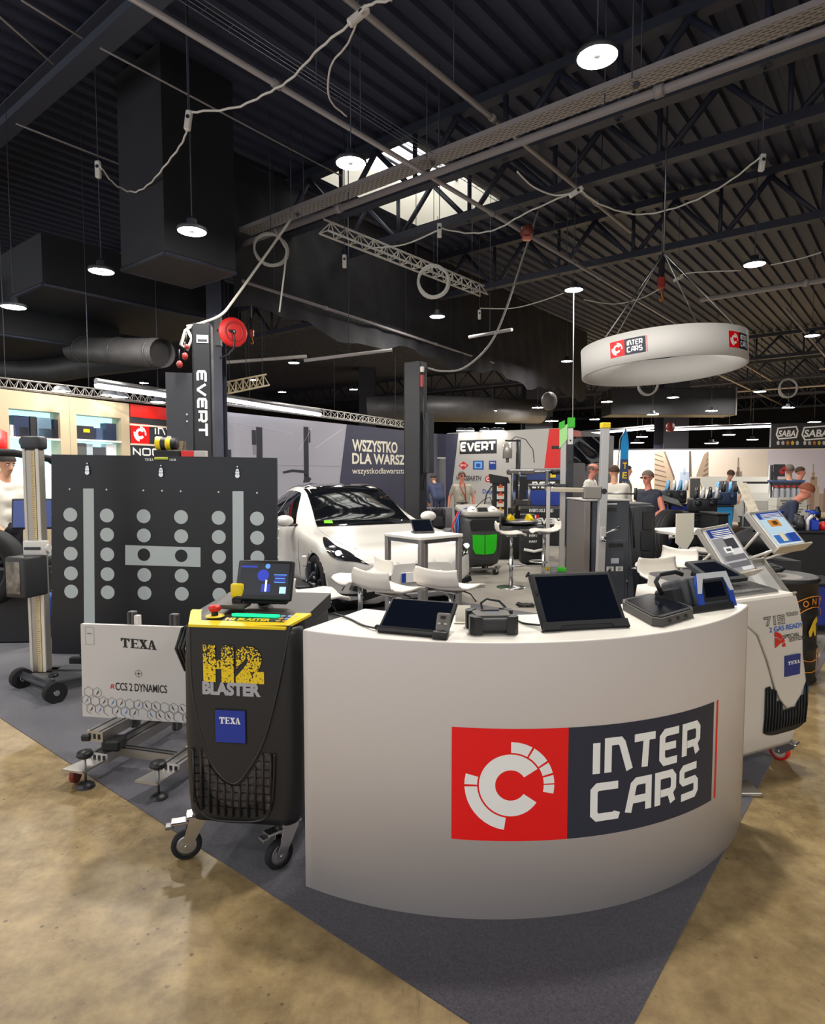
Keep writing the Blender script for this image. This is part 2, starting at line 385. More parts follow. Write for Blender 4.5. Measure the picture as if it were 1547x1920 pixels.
def alongA(px, py, z, a0, a1): b = ab(onz(px, py, z))[1]; return UV(a0, b, z), UV(a1, b, z)
# ---------------------------------------------------------------- services under the roof
def pipe_run(p, q, r, m, name, label, cat, couplers=3):
    t = MB(); t.cyl(p, q, r, m, n=10)
    for k in range(couplers):
        f = (k + .5) / couplers; d = (Vector(q) - Vector(p)).normalized(); c = Vector(p).lerp(Vector(q), f); t.cyl(c - d * .05, c + d * .05, r * 1.35, m, n=10)
    hg = MB()
    o = solo(t, name, label, cat)
    for k in range(6):
        c = Vector(p).lerp(Vector(q), (k + .35) / 6); h = MB(); h.cyl(c + Vector((0, 0, r)), (c.x, c.y, CZ), .008, BEAML, n=5); h.build('hanger', o)
    return o
p, q = alongA(830, 345, 5.9, -2, 34); pipe_run(p, q, .035, PIPE, 'conduit_pipe', 'long pinkish grey pipe running diagonally past the roof light', 'pipe', 8)
s_ = VA * -.16
mb = MB(); P0, P1 = p + s_ + Vector((0, 0, .12)), q + s_ + Vector((0, 0, .12))
for d in (0, .12):
    for e in (0, .05): mb.cyl(P0 + VA * -d + Vector((0, 0, e)), P1 + VA * -d + Vector((0, 0, e)), .006, BEAML, n=4)
for k in range(120): c = P0.lerp(P1, k / 120); mb.cyl(c, c - VA * .12, .004, BEAML, n=4)
o = solo(mb, 'wire_tray', 'dark wire mesh cable tray beside the diagonal pinkish pipe', 'cable tray')
for k in range(6):
    c = P0.lerp(P1, (k + .2) / 6); MB().cyl(c, (c.x, c.y, CZ), .006, BEAML, n=4).build('hanger', o)
def tray_mat():
    m, N, L, b = nodes_mat('perforated_steel')
    tc = N.new('ShaderNodeTexCoord'); mp = N.new('ShaderNodeMapping'); mp.inputs['Rotation'].default_value = (0, 0, -math.atan2(VA.y, VA.x)); L.new(tc.outputs['Object'], mp.inputs[0])
    br = N.new('ShaderNodeTexBrick'); br.inputs['Scale'].default_value = 1; br.inputs['Brick Width'].default_value = .1; br.inputs['Row Height'].default_value = .045; br.inputs['Mortar Size'].default_value = .016; br.inputs['Mortar Smooth'].default_value = 0
    br.inputs['Color1'].default_value = br.inputs['Color2'].default_value = lin('#1c1c20'); br.inputs['Mortar'].default_value = lin('#a09a98'); L.new(mp.outputs[0], br.inputs['Vector'])
    L.new(br.outputs['Color'], b.inputs['Base Color']); b.inputs['Roughness'].default_value = .5; b.inputs['Metallic'].default_value = .2
    return m
PERF = tray_mat(); p, q = alongB(860, 285, 6.0, -16, 9.9)
mb = MB(); w = UA * .14; z = Vector((0, 0, .07))
vs = [e + a for e in (p, q) for a in (-w + z, -w, w, w + z)]
mb.add(vs, [(1, 2, 6, 5)], PERF); mb.add(vs, [(0, 1, 5, 4), (2, 3, 7, 6)], PIPE)
tr = solo(mb, 'cable_tray', 'wide perforated steel cable tray crossing under the roof light', 'cable tray')
for k in range(9):
    c = p.lerp(q, (k + .5) / 9)
    h = MB(); h.cyl(c - w, c - w + Vector((0, 0, CZ - 6)), .008, BEAML, n=5); h.cyl(c + w, c + w + Vector((0, 0, CZ - 6)), .008, BEAML, n=5); h.box(tuple(c + Vector((0, 0, -.02))), (.06, .06, .03), BEAML); h.build('hanger', tr)
p, q = alongB(830, 320, 5.8, -15, 9.9); pipe_run(p, q, .05, PIPE, 'sprinkler_pipe', 'thick grey pipe just under the perforated cable tray', 'pipe', 5)
p, q = alongB(1200, 580, 5.8, -22, 4.4); pipe_run(p, q, .06, mat('#a39d9a', .5), 'sprinkler_pipe', 'pale grey pipe above the hanging white ring', 'pipe', 6)
p, q = alongA(800, 120, 6.2, -1, 12.3); pipe_run(p, q, .035, PIPE, 'conduit_pipe', 'thin pipe left of the largest ceiling lamp, with a white socket', 'pipe', 4)
p, q = onz(455, 527, 5.0), onz(1000, 705, 5.0); pipe_run(p, q, .03, PIPE, 'conduit_pipe', 'thin grey pipe along the black fabric curtain', 'pipe', 3)
p, q = onz(0, 275 - 80, 6.6), onz(520, 700 - 430, 6.6)
for a, b2, z0, lb in (((40, 0), (155, 72), 6.5, 'short grey rod left of the flat roof beam'), ((0, 32), (100, 120), 6.5, 'lower short grey rod crossing the flat roof beam corner'), ((188, 90), (640, 330), 6.6, 'long thin grey rod under the roof, upper left'), ((30, 232), (320, 345), 6.6, 'long thin grey rod above the left cable loop')):
    rod(onz(*a, z0), onz(*b2, z0), .012, PIPE, 'tension_rod', lb, 'rod', 6)
# hanging lamps
LENS = mat('#fff9f0', .4, em=LAMP_S)
def lamp_proto():
    t = thing('pendant_lamp', 'large round lamp glowing at the top right, nearest of the ceiling lamps', 'lamp')
    MB().lathe([(0, .14), (.06, .14), (.07, .05), (.175, .035), (.185, 0), (.17, -.012)], DGRY, 28).build('housing', t)
    MB().lathe([(.045, -.006), (.168, -.008)], LENS, 28).build('lens', t)
    MB().lathe([(0, -.014), (.045, -.012), (.05, 0)], GRY, 16).build('sensor', t)
    MB().cyl((0, 0, .14), (0, 0, 2.2), .007, BEAML, n=5).build('suspension_cable', t)
    return t
LP = lamp_proto()
near = [(1120, 105, 'large round lamp glowing at the top right, nearest of the ceiling lamps'), (658, 305, 'round lamp glowing in front of the roof light'), (360, 433, 'round lamp in front of the tall dark roof casing'),
  (190, 508, 'round lamp below and left of the dark roof casing'), (25, 575, 'lamp at the far left edge above the air ducts'), (1415, 495, 'bright lamp right of the red chain hoist'), (1076, 543, 'round lamp left of the chain hoist, on the white cable'),
  (820, 593, 'lamp below the coil of white hose'), (647, 626, 'lamp in front of the lower edge of the black curtain'), (1523, 629, 'lamp at the right edge, right of the white ring'), (901, 691, 'lamp right of the second lift post, beside the curtain'),
  (1063, 677, 'lamp just left of the hanging white ring'), (551, 680, 'lamp right of the red hose reel'), (663, 730, 'lamp left of the second lift post'), (475, 712, 'lamp above the small truss by the first lift post'), (529, 735, 'small lamp above the grey printed wall'), (270, 718, 'lamp above the red booth wall')]
far = [(923, 770), (1008, 764), (939, 793), (1035, 789), (1115, 786), (1138, 753), (1224, 777), (1262, 745), (1334, 770), (1425, 734), (1478, 764), (1407, 795), (1312, 799), (1367, 815), (1411, 824), (1334, 831), (1271, 815), (1264, 828), (1204, 819), (1195, 830), (1221, 807), (1527, 791)]
LZ = 5.2
for i, (px, py, lb) in enumerate(near):
    Y = {360: 8.1, 190: 9.4, 25: 9.9}.get(px, onz(px, py, LZ).y)
    o = LP if i == 0 else dup(LP, (0, 0, 0), 0, lb); o.location = at(px, py, min(Y, 30))
for _i, (px, py) in enumerate(far):
    Y = min(onz(px, py, LZ).y, 25 if py < 786 else (40, 34, 37, 31)[_i % 4])
    o = dup(LP, at(px, py, Y), 0, 'small bright lamp among the many under the dark far roof', 'far ceiling lamps'); o.scale = (1.25, 1.25, 1) if Y < 30 else (1.8, 1.8, 1.3)
for a, b in ((-3.5, 4.5), (1.8, -4.5), (1.5, 7), (3.2, 1.6), (-1, -7), (4.5, -8.5)):
    dup(LP, UV(a, b, LZ), 0, 'round ceiling lamp outside the photographed view', 'lamps over the aisle')
for _l in [o for o in bpy.data.objects if o.name.startswith('pendant_lamp')]:
    for ch in _l.children:
        if ch.name.startswith('suspension_cable'): ch.scale.z = (CZ + .04 - _l.location.z) / 2.2 / _l.scale.z
# roof-hung casings and ducts, upper left
def casing(c, dx, dy, z0, z1, label):
    t = MB(); P = [c, c + UA * dx, c + UA * dx + VA * dy, c + VA * dy]
    t.prism([(v.x, v.y) for v in P], z0, z1, DUCT)
    e = MB()
    o = solo(t, 'air_handling_casing', label, 'air duct')
    f = MB()
    for i in range(4):
        a, b2 = P[i], P[(i + 1) % 4]; f.cyl((a.x, a.y, z0 + .02), (b2.x, b2.y, z0 + .02), .03, BEAM, n=6)
    f.build('bottom_rim', o); return o
c = onz(309, 476, 4.6); casing(Vector((c.x, c.y, 0)), 1.15, 1.2, 4.6, CZ - .01, 'tall dark roof casing with a flat underside, left of centre')
c = onz(80, 535, 4.5); casing(Vector((c.x, c.y, 0)), 3.6, 2.4, 4.5, 5.3, 'long low dark duct casing behind the tall one')
c = onz(-60, 620, 4.0); casing(Vector((c.x, c.y, 0)), 2.6, 3.0, 4.0, 4.9, 'low dark duct casing at the left edge')
dm = mat('#3c3b3c', .5, noise=.2, nscale=4)
t = MB(); A, B = at(140, 655, 12.5), at(305, 662, 10.8); t.cyl(A, B, .24, dm, n=20, caps=False)
d = (B - A).normalized()
for f in (.12, .55, .93): c = A.lerp(B, f); t.cyl(c - d * .03, c + d * .03, .25, dm, n=20)
t.cyl(A, A + d * .02, .24, dm, n=20); t.cyl(B - d * .4, B - d * .38, .22, BLK, n=20)
o = solo(t, 'air_duct', 'open ended round dark duct pointing at the first lift post', 'air duct'); c = A.lerp(B, .45); MB().cyl(c, c + Vector((.12, -.25, -.02)), .08, BLK, n=14).build('side_outlet', o)
solo(MB().tube([at(-20, 688, 14), at(60, 694, 14), at(110, 692, 13.6), at(180, 680, 13), at(300, 665, 12.4)], .26, dm, 14), 'air_duct', 'long round grey duct bending below the dark casings', 'air duct')
solo(MB().tube([at(690, 770, 24), at(760, 765, 24), at(900, 768, 25), at(1010, 772, 27)], .5, dm, 14), 'air_duct', 'fat round grey duct behind the second lift post', 'air duct')
# black fabric smoke curtain
A, B = onz(438, 577, 4.6), onz(980, 718, 4.6); B = A + (B - A) * 1.5; nrm = Vector((B - A).cross(Vector((0, 0, 1)))).normalized()
CURT = mat('#26262b', .8, noise=.3, nscale=3.5)
def cf(u, v):
    p = A.lerp(B, u); w = .05 * math.sin(u * 60) * math.sin(v * 9 + u * 31) + .025 * math.sin(u * 143 + v * 5)
    p = p + nrm * (w * (1 - v * .5)); p.z = lerp(4.6 + .12 * math.sin(u * 25) + .05 * math.sin(u * 70), CZ - .1, v); return p
solo(MB().grid(cf, 160, 16, CURT), 'smoke_curtain', 'wrinkled black fabric curtain hanging from the roof above the white car', 'curtain')
# dark H column behind the first lift post, far column
def hcol(px, Y, w, name):
    p = at(px, 900, Y); t = MB()
    t.box((p.x, p.y - w / 2, CZ / 2), (w, .02, CZ), BEAM); t.box((p.x, p.y + w / 2, CZ / 2), (w, .02, CZ), BEAM); t.box((p.x, p.y, CZ / 2), (.02, w, CZ), BEAM); struct(t, name)
hcol(411, 11.6, .26, 'trim_column'); hcol(1256, 31, 1.2, 'trim_column'); hcol(1005, 34, 1.4, 'trim_column'); hcol(690, 36, .9, 'trim_column')
# small lattice trusses for lighting
def lattice(p, q, h, m, label, name='lighting_truss', n=14):
    p, q = Vector(p), Vector(q); d = (q - p).normalized(); s = Vector((-d.y, d.x, 0)) * h; u = Vector((0, 0, h)); t = MB()
    for o in (Vector(), s, s * .5 + u): t.cyl(p + o, q + o, h * .09, m, n=6)
    for i in range(n):
        a, b = p.lerp(q, i / n), p.lerp(q, (i + 1) / n); c = p.lerp(q, (i + .5) / n) + s * .5 + u
        for e in (a, b, a + s, b + s): t.cyl(e, c, h * .05, m, n=4, caps=False)
        t.cyl(a, a + s, h * .05, m, n=4, caps=False)
    o = solo(t, name, label, 'truss')
    for f in (.1, .5, .9): c = p.lerp(q, f) + s * .5 + u; MB().cyl(c, (c.x, c.y, CZ + .04), .006, BEAML, n=4).build('hanger', o)
    return o
lattice(onz(615, 432, 5.6), onz(915, 552, 5.6), .21, mat('#cfcac4', .4), 'slim bright lattice truss hanging below the roof light')
lattice(at(428, 738, 12), at(505, 722, 12.6), .22, mat('#c9b998', .4), 'short lattice truss beside the first lift post', n=6)
lattice(at(-30, 722, 9.2), at(330, 760, 11.6), .14, mat('#6d6b6a', .4), 'lattice lighting truss over the cream booth wall', n=22)
lattice(at(425, 757, 12.6), at(770, 802, 19), .18, mat('#a9a6a2', .4), 'lattice lighting truss over the grey printed wall', n=26)
LED = mat('#f4f6ff', .4, em=5.)
for a, b, lb in (((180, 722, 9.9), (318, 742, 11.1), 'bright strip light over the red booth wall'), ((420, 748, 12.3), (600, 777, 15), 'bright strip light over the grey printed wall'), ((1250, 806, 24.6), (1445, 799, 23.6), 'long strip light above the dark fascia, right'), ((1000, 822, 21), (1225, 802, 23), 'strip light above the black covered machine')):
    pa, pb = at(*a), at(*b); t = MB(); t.cyl(pa, pb, .045, LED, n=8); o = solo(t, 'strip_light', lb, 'lamp'); MB().cyl(pa + Vector((0, 0, .06)), pb + Vector((0, 0, .06)), .05, STEEL, n=8).build('housing', o)
rng = random.Random(3)
for k in range(9):   # far pipe runs under the roof, one object each
    a = 22 + k * 2.6; z0 = 5.5 + rng.random() * .8; b0 = -26 + rng.random() * 10
    rod(UV(a, b0, z0), UV(a, b0 + 10 + rng.random() * 20, z0), .05, PIPE if k % 2 else BEAML, 'conduit_pipe', 'thin pipe far off under the dark roof', 'pipe', 6, 'far roof pipes')
for k in range(7):
    b = -18 + k * 4.2; rod(UV(18 + 3 * rng.random(), b, 5.9), UV(48, b, 5.9), .04, PIPE, 'conduit_pipe', 'thin pipe far off running away under the roof', 'pipe', 6, 'far roof pipes running away')
for i, (a, b, z0) in enumerate((((415, 825 - 145, 12.9), (575, 668, 13.4), 0), ((570, 676, 13), (735, 656, 13.5), 0), ((880, 632, 14), (960, 618, 13), 0))):
    _r = rod(at(*a), at(*b), .035, mat('#a39d9a', .5), 'conduit_pipe', ('dark pipe end right of the red hose reel', 'pale pipe under the black curtain', 'short pale pipe end right of the curtain')[i], 'pipe'); _m = (at(*a) + at(*b)) / 2; MB().cyl(_m, (_m.x, _m.y, CZ + .04), .006, BEAML, n=4).build('hanger', _r)
# cables with white sockets
CBL = mat('#d8d4cf', .5)
def cable(pts, r, m, label, name='power_cable', n=6, wob=.0, cat='cable'):
    P = [Vector(p) for p in pts]; out = []
    for i in range(len(P) - 1):
        a, b, c, d = P[max(i - 1, 0)], P[i], P[i + 1], P[min(i + 2, len(P) - 1)]
        for k in range(6):
            t = k / 6; out.append(.5 * ((2 * b) + (c - a) * t + (2 * a - 5 * b + 4 * c - d) * t * t + (3 * b - a - 3 * c + d) * t ** 3) + Vector((0, 0, wob * math.sin((i * 6 + k) * 2.1))))
    out.append(P[-1])
    return solo(MB().tube(out, r, m, n), name, label, cat)
def socket(px, py, z, rot, label):
    p = onz(px, py, z); t = MB(); X = Matrix.Translation(p) @ Matrix.Rotation(rot, 4, 'Y')
    t.box((0, 0, 0), (.07, .06, .22), CBL, .012, X=X); o = solo(t, 'extension_socket', label, 'socket'); MB().cyl(X @ Vector((0, -.031, .03)), X @ Vector((0, -.036, .03)), .022, BLK, n=12).build('outlet', o)
    MB().cyl(p + Vector((0, 0, .1)), (p.x, p.y, CZ + .04), .006, BEAML, n=4).build('suspension_cord', o); return o
zc = 5.6
def zp(*l, z=zc): return [onz(x, y, z) for x, y in l]
cable(zp((735, 0), (690, 10), (662, 40), (600, 90), (545, 148), (500, 175), (440, 202), (360, 210)), .012, CBL, 'white cable looping down from the socket at the top', wob=.008)
cable(zp((352, 240), (340, 270), (310, 310), (280, 345), (250, 360), (215, 345), (187, 310)), .012, CBL, 'white cable hanging in a loop at the upper left', wob=.01)
cable(zp((668, 45), (650, 85), (620, 125), (618, 185), (650, 218)), .01, CBL, 'thin white cable dropping from the socket at the top', wob=.004)
socket(353, 226, zc, .15, 'white hanging socket above the left cable loop'); socket(184, 318, zc, 0, 'white hanging socket at the end of the left cable loop'); socket(672, 30, zc, .9, 'white hanging socket at the top of the picture')
cable(zp((970, 322), (1000, 350), (1040, 366), (1075, 362)), .012, CBL, 'white cable from the roof light to the first right socket'); cable(zp((1090, 358), (1130, 385), (1200, 402), (1280, 385), (1360, 345), (1425, 295)), .012, CBL, 'long white cable sagging below the big right lamp', wob=.006)
socket(1080, 360, zc, 1.0, 'white hanging socket right of the roof light'); socket(1429, 305, zc, .1, 'white hanging socket high at the right')
cable(zp((700, 465), (760, 458), (825, 430)), .012, CBL, 'white cable sagging left of the coil of hose'); cable(zp((825, 428), (880, 437), (930, 430), (985, 400), (1070, 362)), .012, CBL, 'white cable sagging between the roof light and the red beacon', wob=.006); socket(824, 432, 5.4, 0, 'white hanging socket below the roof light')
cable(zp((900, 578), (960, 578), (1010, 566), (1056, 550)), .012, CBL, 'white cable running into the lamp left of the chain hoist'); cable(zp((1095, 562), (1150, 570), (1200, 560), (1240, 540)), .012, CBL, 'white cable between the lamp and the chain hoist')
cable(zp((1275, 522), (1290, 512), (1390, 507)), .012, CBL, 'white cable between the chain hoist and the bright right lamp'); cable(zp((1445, 497), (1500, 485), (1540, 473)), .012, CBL, 'white cable leaving the bright right lamp')
socket(646, 490, 5.2, 0, 'white hanging socket in front of the black curtain'); socket(899, 590, 5.3, 0, 'white hanging socket right of the coil of hose'); socket(1272, 522, zc, 1.1, 'white hanging socket right of the chain hoist')
cable([at(545, 412, 10), at(490, 490, 10), at(440, 560, 9.6), at(415, 590, 9.2), at(380, 605, 8.8), at(350, 612, 8.7)], .02, mat('#bdb8b0', .5), 'thick pale cable swooping to the top of the first lift post')
cable([at(1010, 395, 12.5), at(985, 470, 12.3), at(945, 590, 12), at(915, 650, 11.8), at(870, 690, 11.6), at(830, 696, 11.5), at(802, 690, 11.5)], .02, mat('#8d8984', .5), 'long cable swooping down to the second lift post')
def coil(px, py, Y, r, turns, m, label, tr=.02, tilt=0.):
    c = at(px, py, Y); P = []
    for i in range(turns * 24 + 1):
        a = 2 * math.pi * i / 24 + 1.2; k = 1 + .06 * math.sin(i * .7) * .5 + .03 * math.sin(i * .11)
        P.append(c + Vector((r * k * math.cos(a), .02 * math.sin(i * .13) + tilt * math.cos(a), r * k * math.sin(a))))
    o = solo(MB().tube(P, tr, m, 6), 'coiled_hose', label, 'hose'); MB().cyl(c + Vector((0, 0, r * .9)), (c.x, c.y, CZ + .04), .006, BEAML, n=4).build('hanging_cord', o); return o
HOSE = mat('#d9d6cf', .4)
coil(813, 528, 12.3, .29, 4, HOSE, 'coil of white hose hung from the slim lattice truss', .026); coil(508, 468, 10.6, .25, 4, mat('#b9b6b0', .4), 'coil of grey white cable under the left end of the cable tray', .018, .1)
coil(1215, 722, 20, .3, 2, mat('#a6a3a0', .4), 'dark coil of hose just below the white ring', .03); coil(1478, 728, 20, .28, 2, mat('#8e8b88', .4), 'dark coil of hose under the far roof at the right', .03)
solo(MB().tube([at(515, 430, 10.6), at(538, 470, 10.6), at(532, 520, 10.6), at(524, 585, 10.6)], .015, HOSE, 6), 'hanging_hose_tail', 'loose end of pale cable hanging below its coil', 'hose')
# red alarm beacon on the diagonal pipe
p = onz(988, 437, 5.8); t = MB(); t.lathe([(0, .1), (.1, .1), (.12, 0), (.1, -.05), (0, -.05)], mat('#7d3a32', .4), 16, tuple(p)); o = solo(t, 'alarm_beacon', 'reddish box shaped alarm on the diagonal pipe', 'alarm'); MB().box((p.x, p.y, p.z - .09), (.16, .12, .07), mat('#c9705f', .3), .02).build('lens', o)
# chain hoist
def hoist(px, py, Y, k, label):
    p = at(px, py, Y); t = thing('chain_hoist', label, 'hoist', p)
    MB().box((0, 0, 0), (.16 * k, .14 * k, .3 * k), mat('#a8372b', .4), .04 * k).build('body', t); MB().box((0, 0, .35 * k), (.12 * k, .12 * k, .5 * k), BLKR, .03).build('chain_bag', t)
    MB().cyl((0, 0, .6 * k), (0, 0, CZ - p.z), .012, STEEL, n=6).build('chain', t); MB().tube([(0, 0, -.15 * k), (.02, 0, -.3 * k), (.05 * k, 0, -.38 * k), (0, 0, -.42 * k), (-.04 * k, 0, -.36 * k)], .02 * k, mat('#c87a2c', .4), 6).build('hook', t)
hoist(1240, 530, 13.5, .9, 'red and black chain hoist above the hanging white ring'); hoist(472, 625, 12.5, .5, 'small red chain hoist right of the red hose reel')
# hanging fabric ring with two logos
def ring():
    c = at(1240, 672, 9.3); rad, h = 1.12, .40
    t = thing('hanging_banner_ring', 'white fabric ring sign hanging from the roof at the right', 'sign', (c.x, c.y, c.z))
    FAB = mat('#d3d0cc', .6)
    # the ring hangs a little crooked
    X = Matrix.Rotation(R(-2.6), 4, 'Y') @ Matrix.Rotation(R(-2.5), 4, 'X')
    mb = MB()
    def f(r): return lambda u, v: X @ Vector((r * math.cos(2 * math.pi * u), r * math.sin(2 * math.pi * u), lerp(-h / 2, h / 2, v)))
    mb.grid(f(rad), 96, 2, FAB); mb.grid(f(rad - .035), 96, 2, FAB)
    mb.grid(lambda u, v: X @ Vector((lerp(rad - .035, rad, v) * math.cos(2 * math.pi * u), lerp(rad - .035, rad, v) * math.sin(2 * math.pi * u), -h / 2)), 96, 1, FAB); mb.grid(lambda u, v: X @ Vector((lerp(rad - .035, rad, v) * math.cos(2 * math.pi * u), lerp(rad - .035, rad, v) * math.sin(2 * math.pi * u), h / 2)), 96, 1, FAB)
    mb.build('fabric_band', t)
    for a0, nm in ((-133, 'logo'), (-52, 'logo')):
        l = MB(); fn = lambda x, y, e=0.: X @ Vector(((rad + .004 + e) * math.cos(R(a0) + x / rad), (rad + .004 + e) * math.sin(R(a0) + x / rad), y))
        intercars(l, -.255, -.1, .255, .11, fn, 8); l.build(nm, t)
    for a in (-150, -60, 30, 120):
        MB().cyl(X @ Vector((rad * math.cos(R(a)), rad * math.sin(R(a)), h / 2)), (0, 0, 1.5), .01, STEEL, n=5).build('suspension_wire', t)
    MB().cyl((0, 0, 1.48), (0, 0, CZ + .04 - c.z), .012, STEEL, n=5).build('suspension_wire', t)
ring()
_k = onz(1076, 543, LZ); solo(MB().cyl(_k - Vector((0, 0, .0)), (_k.x + .02, _k.y, at(1079, 800, _k.y).z), .008, CBL, n=5), 'suspension_cord', 'vertical white cord just left of the white ring', 'cord')
for px, py, Y, r, lb in ((1257, 801, 22, .16, 'round red hose reel high in front of the far column'), (1030, 752, 20, .28, 'round grey fan hanging left of the white ring')):
    p = at(px, py, Y); t = MB(); X = Matrix.Translation(p) @ Matrix.Rotation(R(90), 4, 'X') @ Matrix.Rotation(R(30), 4, 'Y')
    t.lathe([(0, .06), (r, .06), (r * 1.02, 0), (r, -.06), (0, -.06)], mat('#7c2324', .5) if r < .2 else mat('#6c6764', .5), 20, X=X); solo(t, 'hanging_reel' if r < .2 else 'hanging_fan', lb, 'reel' if r < .2 else 'fan')
# far dark roof boxes
p = at(1250, 756, 27.5); t = MB(); t.box((p.x, p.y, p.z), (5.2, 1.4, 1.1), DUCT, .02); o = solo(t, 'air_handling_casing', 'long dark duct box far behind the white ring', 'air duct'); MB().box((p.x + 2.62, p.y - .1, p.z), (.05, 1.3, 1.15), mat('#6d6a6a', .5)).build('end_panel', o)
# ---------------------------------------------------------------- stand walls
class Plane:
    """an upright wall between two floor points; x runs along it, y is height"""
    def __init__(s, px0, Y0, px1, Y1):
        a, b = at(px0, 885, Y0), at(px1, 885, Y1); s.o = Vector((a.x, a.y, 0)); d = Vector((b.x - a.x, b.y - a.y, 0)); s.len = d.length; s.d = d.normalized(); s.n = Vector((s.d.y, -s.d.x, 0))
    def fn(s, x, y, e=0.): return s.o + s.d * x + Vector((0, 0, y)) + s.n * (.004 + e)
    def xy(s, px, py):
        r = ray(px, py); c = Vector((0, 0, CAM_H)); t = (s.o - c).dot(s.n) / r.dot(s.n); p = c + r * t
        return (p - s.o).dot(s.d), p.z
    def wall(s, x0, x1, z0, z1, m, th=.08, mb=None):
        mb = mb or MB(); a, b = s.o + s.d * x0, s.o + s.d * x1; k = s.n * -th
        mb.prism([(a.x, a.y), (b.x, b.y), (b.x + k.x, b.y + k.y), (a.x + k.x, a.y + k.y)], z0, z1, m); return mb
    def poly(s, mb, pts, m, e=0.): mb.poly([s.fn(*s.xy(*p), e) for p in pts], m); return mb
    def rect(s, mb, px0, py0, px1, py1, m, e=0.):
        a, b = s.xy(px0, py0), s.xy(px1, py1); mb.poly([s.fn(x, y, e) for x, y in ((a[0], a[1]), (b[0], a[1]), (b[0], b[1]), (a[0], b[1]))], m); return mb
    def text(s, mb, txt, px0, py0, px1, py1, m, e=.002, bold=.02, shear=0):
        a, b = s.xy(px0, py1), (s.xy(px1, py0)[0], s.xy(px0, py0)[1]); text(mb, txt, a[0], a[1], b[0], b[1], m, lambda x, y: s.fn(x, y, e), bold, shear)
CREAM = mat('#bfae90', .6)
WLp = Plane(-260, 7.6, 372, 12.5); HT = 2.8
n1, n2 = (WLp.xy(16, 765), WLp.xy(118, 945)), (WLp.xy(143, 777), WLp.xy(232, 945)); xr = WLp.xy(243, 800)[0]
zt = (n1[0][1] + n2[0][1]) / 2; zb = (n1[1][1] + n2[1][1]) / 2
w = MB()
WLp.wall(0, n1[0][0], 0, HT, CREAM, .26, w); WLp.wall(n1[1][0], n2[0][0], 0, HT, CREAM, .26, w); WLp.wall(n2[1][0], xr, 0, HT, CREAM, .26, w)
for n_ in (n1, n2): WLp.wall(n_[0][0], n_[1][0], zt, HT, CREAM, .26, w); WLp.wall(n_[0][0], n_[1][0], 0, zb, CREAM, .26, w)
wl = struct(w, 'wall_left_booth'); js = MB(); xj = WLp.xy(131, 800)[0]; WLp.wall(xj - .006, xj + .006, 0, HT, mat('#a89c86', .7), .003, js)
ob = js.build('panel_joint', wl); ob.location = WLp.n * .003
NICHE = mat('#a9eaf7', .6, em=1.4)
for i, n_ in enumerate((n1, n2)):
    t = thing('display_niche', ('lit pale blue display niche nearer the left edge', 'lit pale blue display niche beside the red panel')[i], 'display case')
    b = MB(); a0, a1 = n_[0][0], n_[1][0]
    b.poly([WLp.fn(x, y, -.24) for x, y in ((a0, zb), (a1, zb), (a1, zt), (a0, zt))], NICHE); b.build('back_panel', t)
    zs = WLp.xy(60, 820)[1] if i == 0 else WLp.xy(190, 825)[1]
    s2 = MB(); o_ = [WLp.fn(x, zs, e) for x, e in ((a0, -.01), (a1, -.01), (a1, -.23), (a0, -.23))]; s2.prism([(v.x, v.y) for v in o_], zs - .03, zs, WHITEP); s2.build('shelf', t)
    its = ([(28, 778, 58, 800, '#26304c', 'navy carton'), (60, 780, 72, 808, '#2d2a2c', 'dark bottle pack'), (73, 782, 100, 804, '#6f8aa0', 'grey blue carton'), (76, 803, 108, 815, '#20242e', 'wide black box'), (22, 796, 33, 811, '#c7d0d6', 'white canister'), (40, 800, 57, 812, '#39393b', 'dark grey box'), (104, 786, 113, 815, '#1e2430', 'tall black box')] if i == 0 else
        [(146, 797, 180, 818, '#2b2b30', 'black box with a yellow tool'), (184, 802, 196, 819, '#3d4a66', 'small blue grey box'), (202, 793, 222, 820, '#26304a', 'navy box standing upright'), (147, 830, 165, 853, '#5f605f', 'grey pack'), (166, 832, 178, 853, '#b7c3cc', 'pale bottle'), (179, 838, 202, 853, '#4b4e55', 'dark grey tray'), (203, 832, 222, 853, '#e4e6e6', 'white pack')])
    for q0, q1, q2, q3, hx, lb in its:
        (x0, y1), (x1, y0) = WLp.xy(q0, q1), WLp.xy(q2, q3); y0 = zs + .001 if q3 < 822 else zb + (y0 - zb)
        g = MB(); P = [WLp.fn(x, 0, e) for x, e in ((x0, -.05), (x1, -.05), (x1, -.19), (x0, -.19))]; g.prism([(v.x, v.y) for v in P], y0 if q3 < 822 else zb + .001, y1, mat(hx, .4))
        ob = solo(g, 'product_pack', lb + (' in the left niche' if i == 0 else ' in the niche beside the red panel'), 'box')
        if 'yellow' in lb: k = MB(); WLp.rect(k, 160, 804, 172, 811, YEL); kk = k.build('printed_tool', ob); kk.location = WLp.n * -.049
g = MB(); p = WLp.fn(*WLp.xy(-30, 824), .2); g.cyl(p - Vector((0, 0, .25)), p + Vector((0, 0, .1)), .17, REDP, n=20); g.cyl(p + Vector((0, 0, .1)), p + Vector((0, 0, .16)), .17, REDP, .06, 20); solo(g, 'red_canister', 'red rounded sign edge at the far left of the cream wall', 'sign')
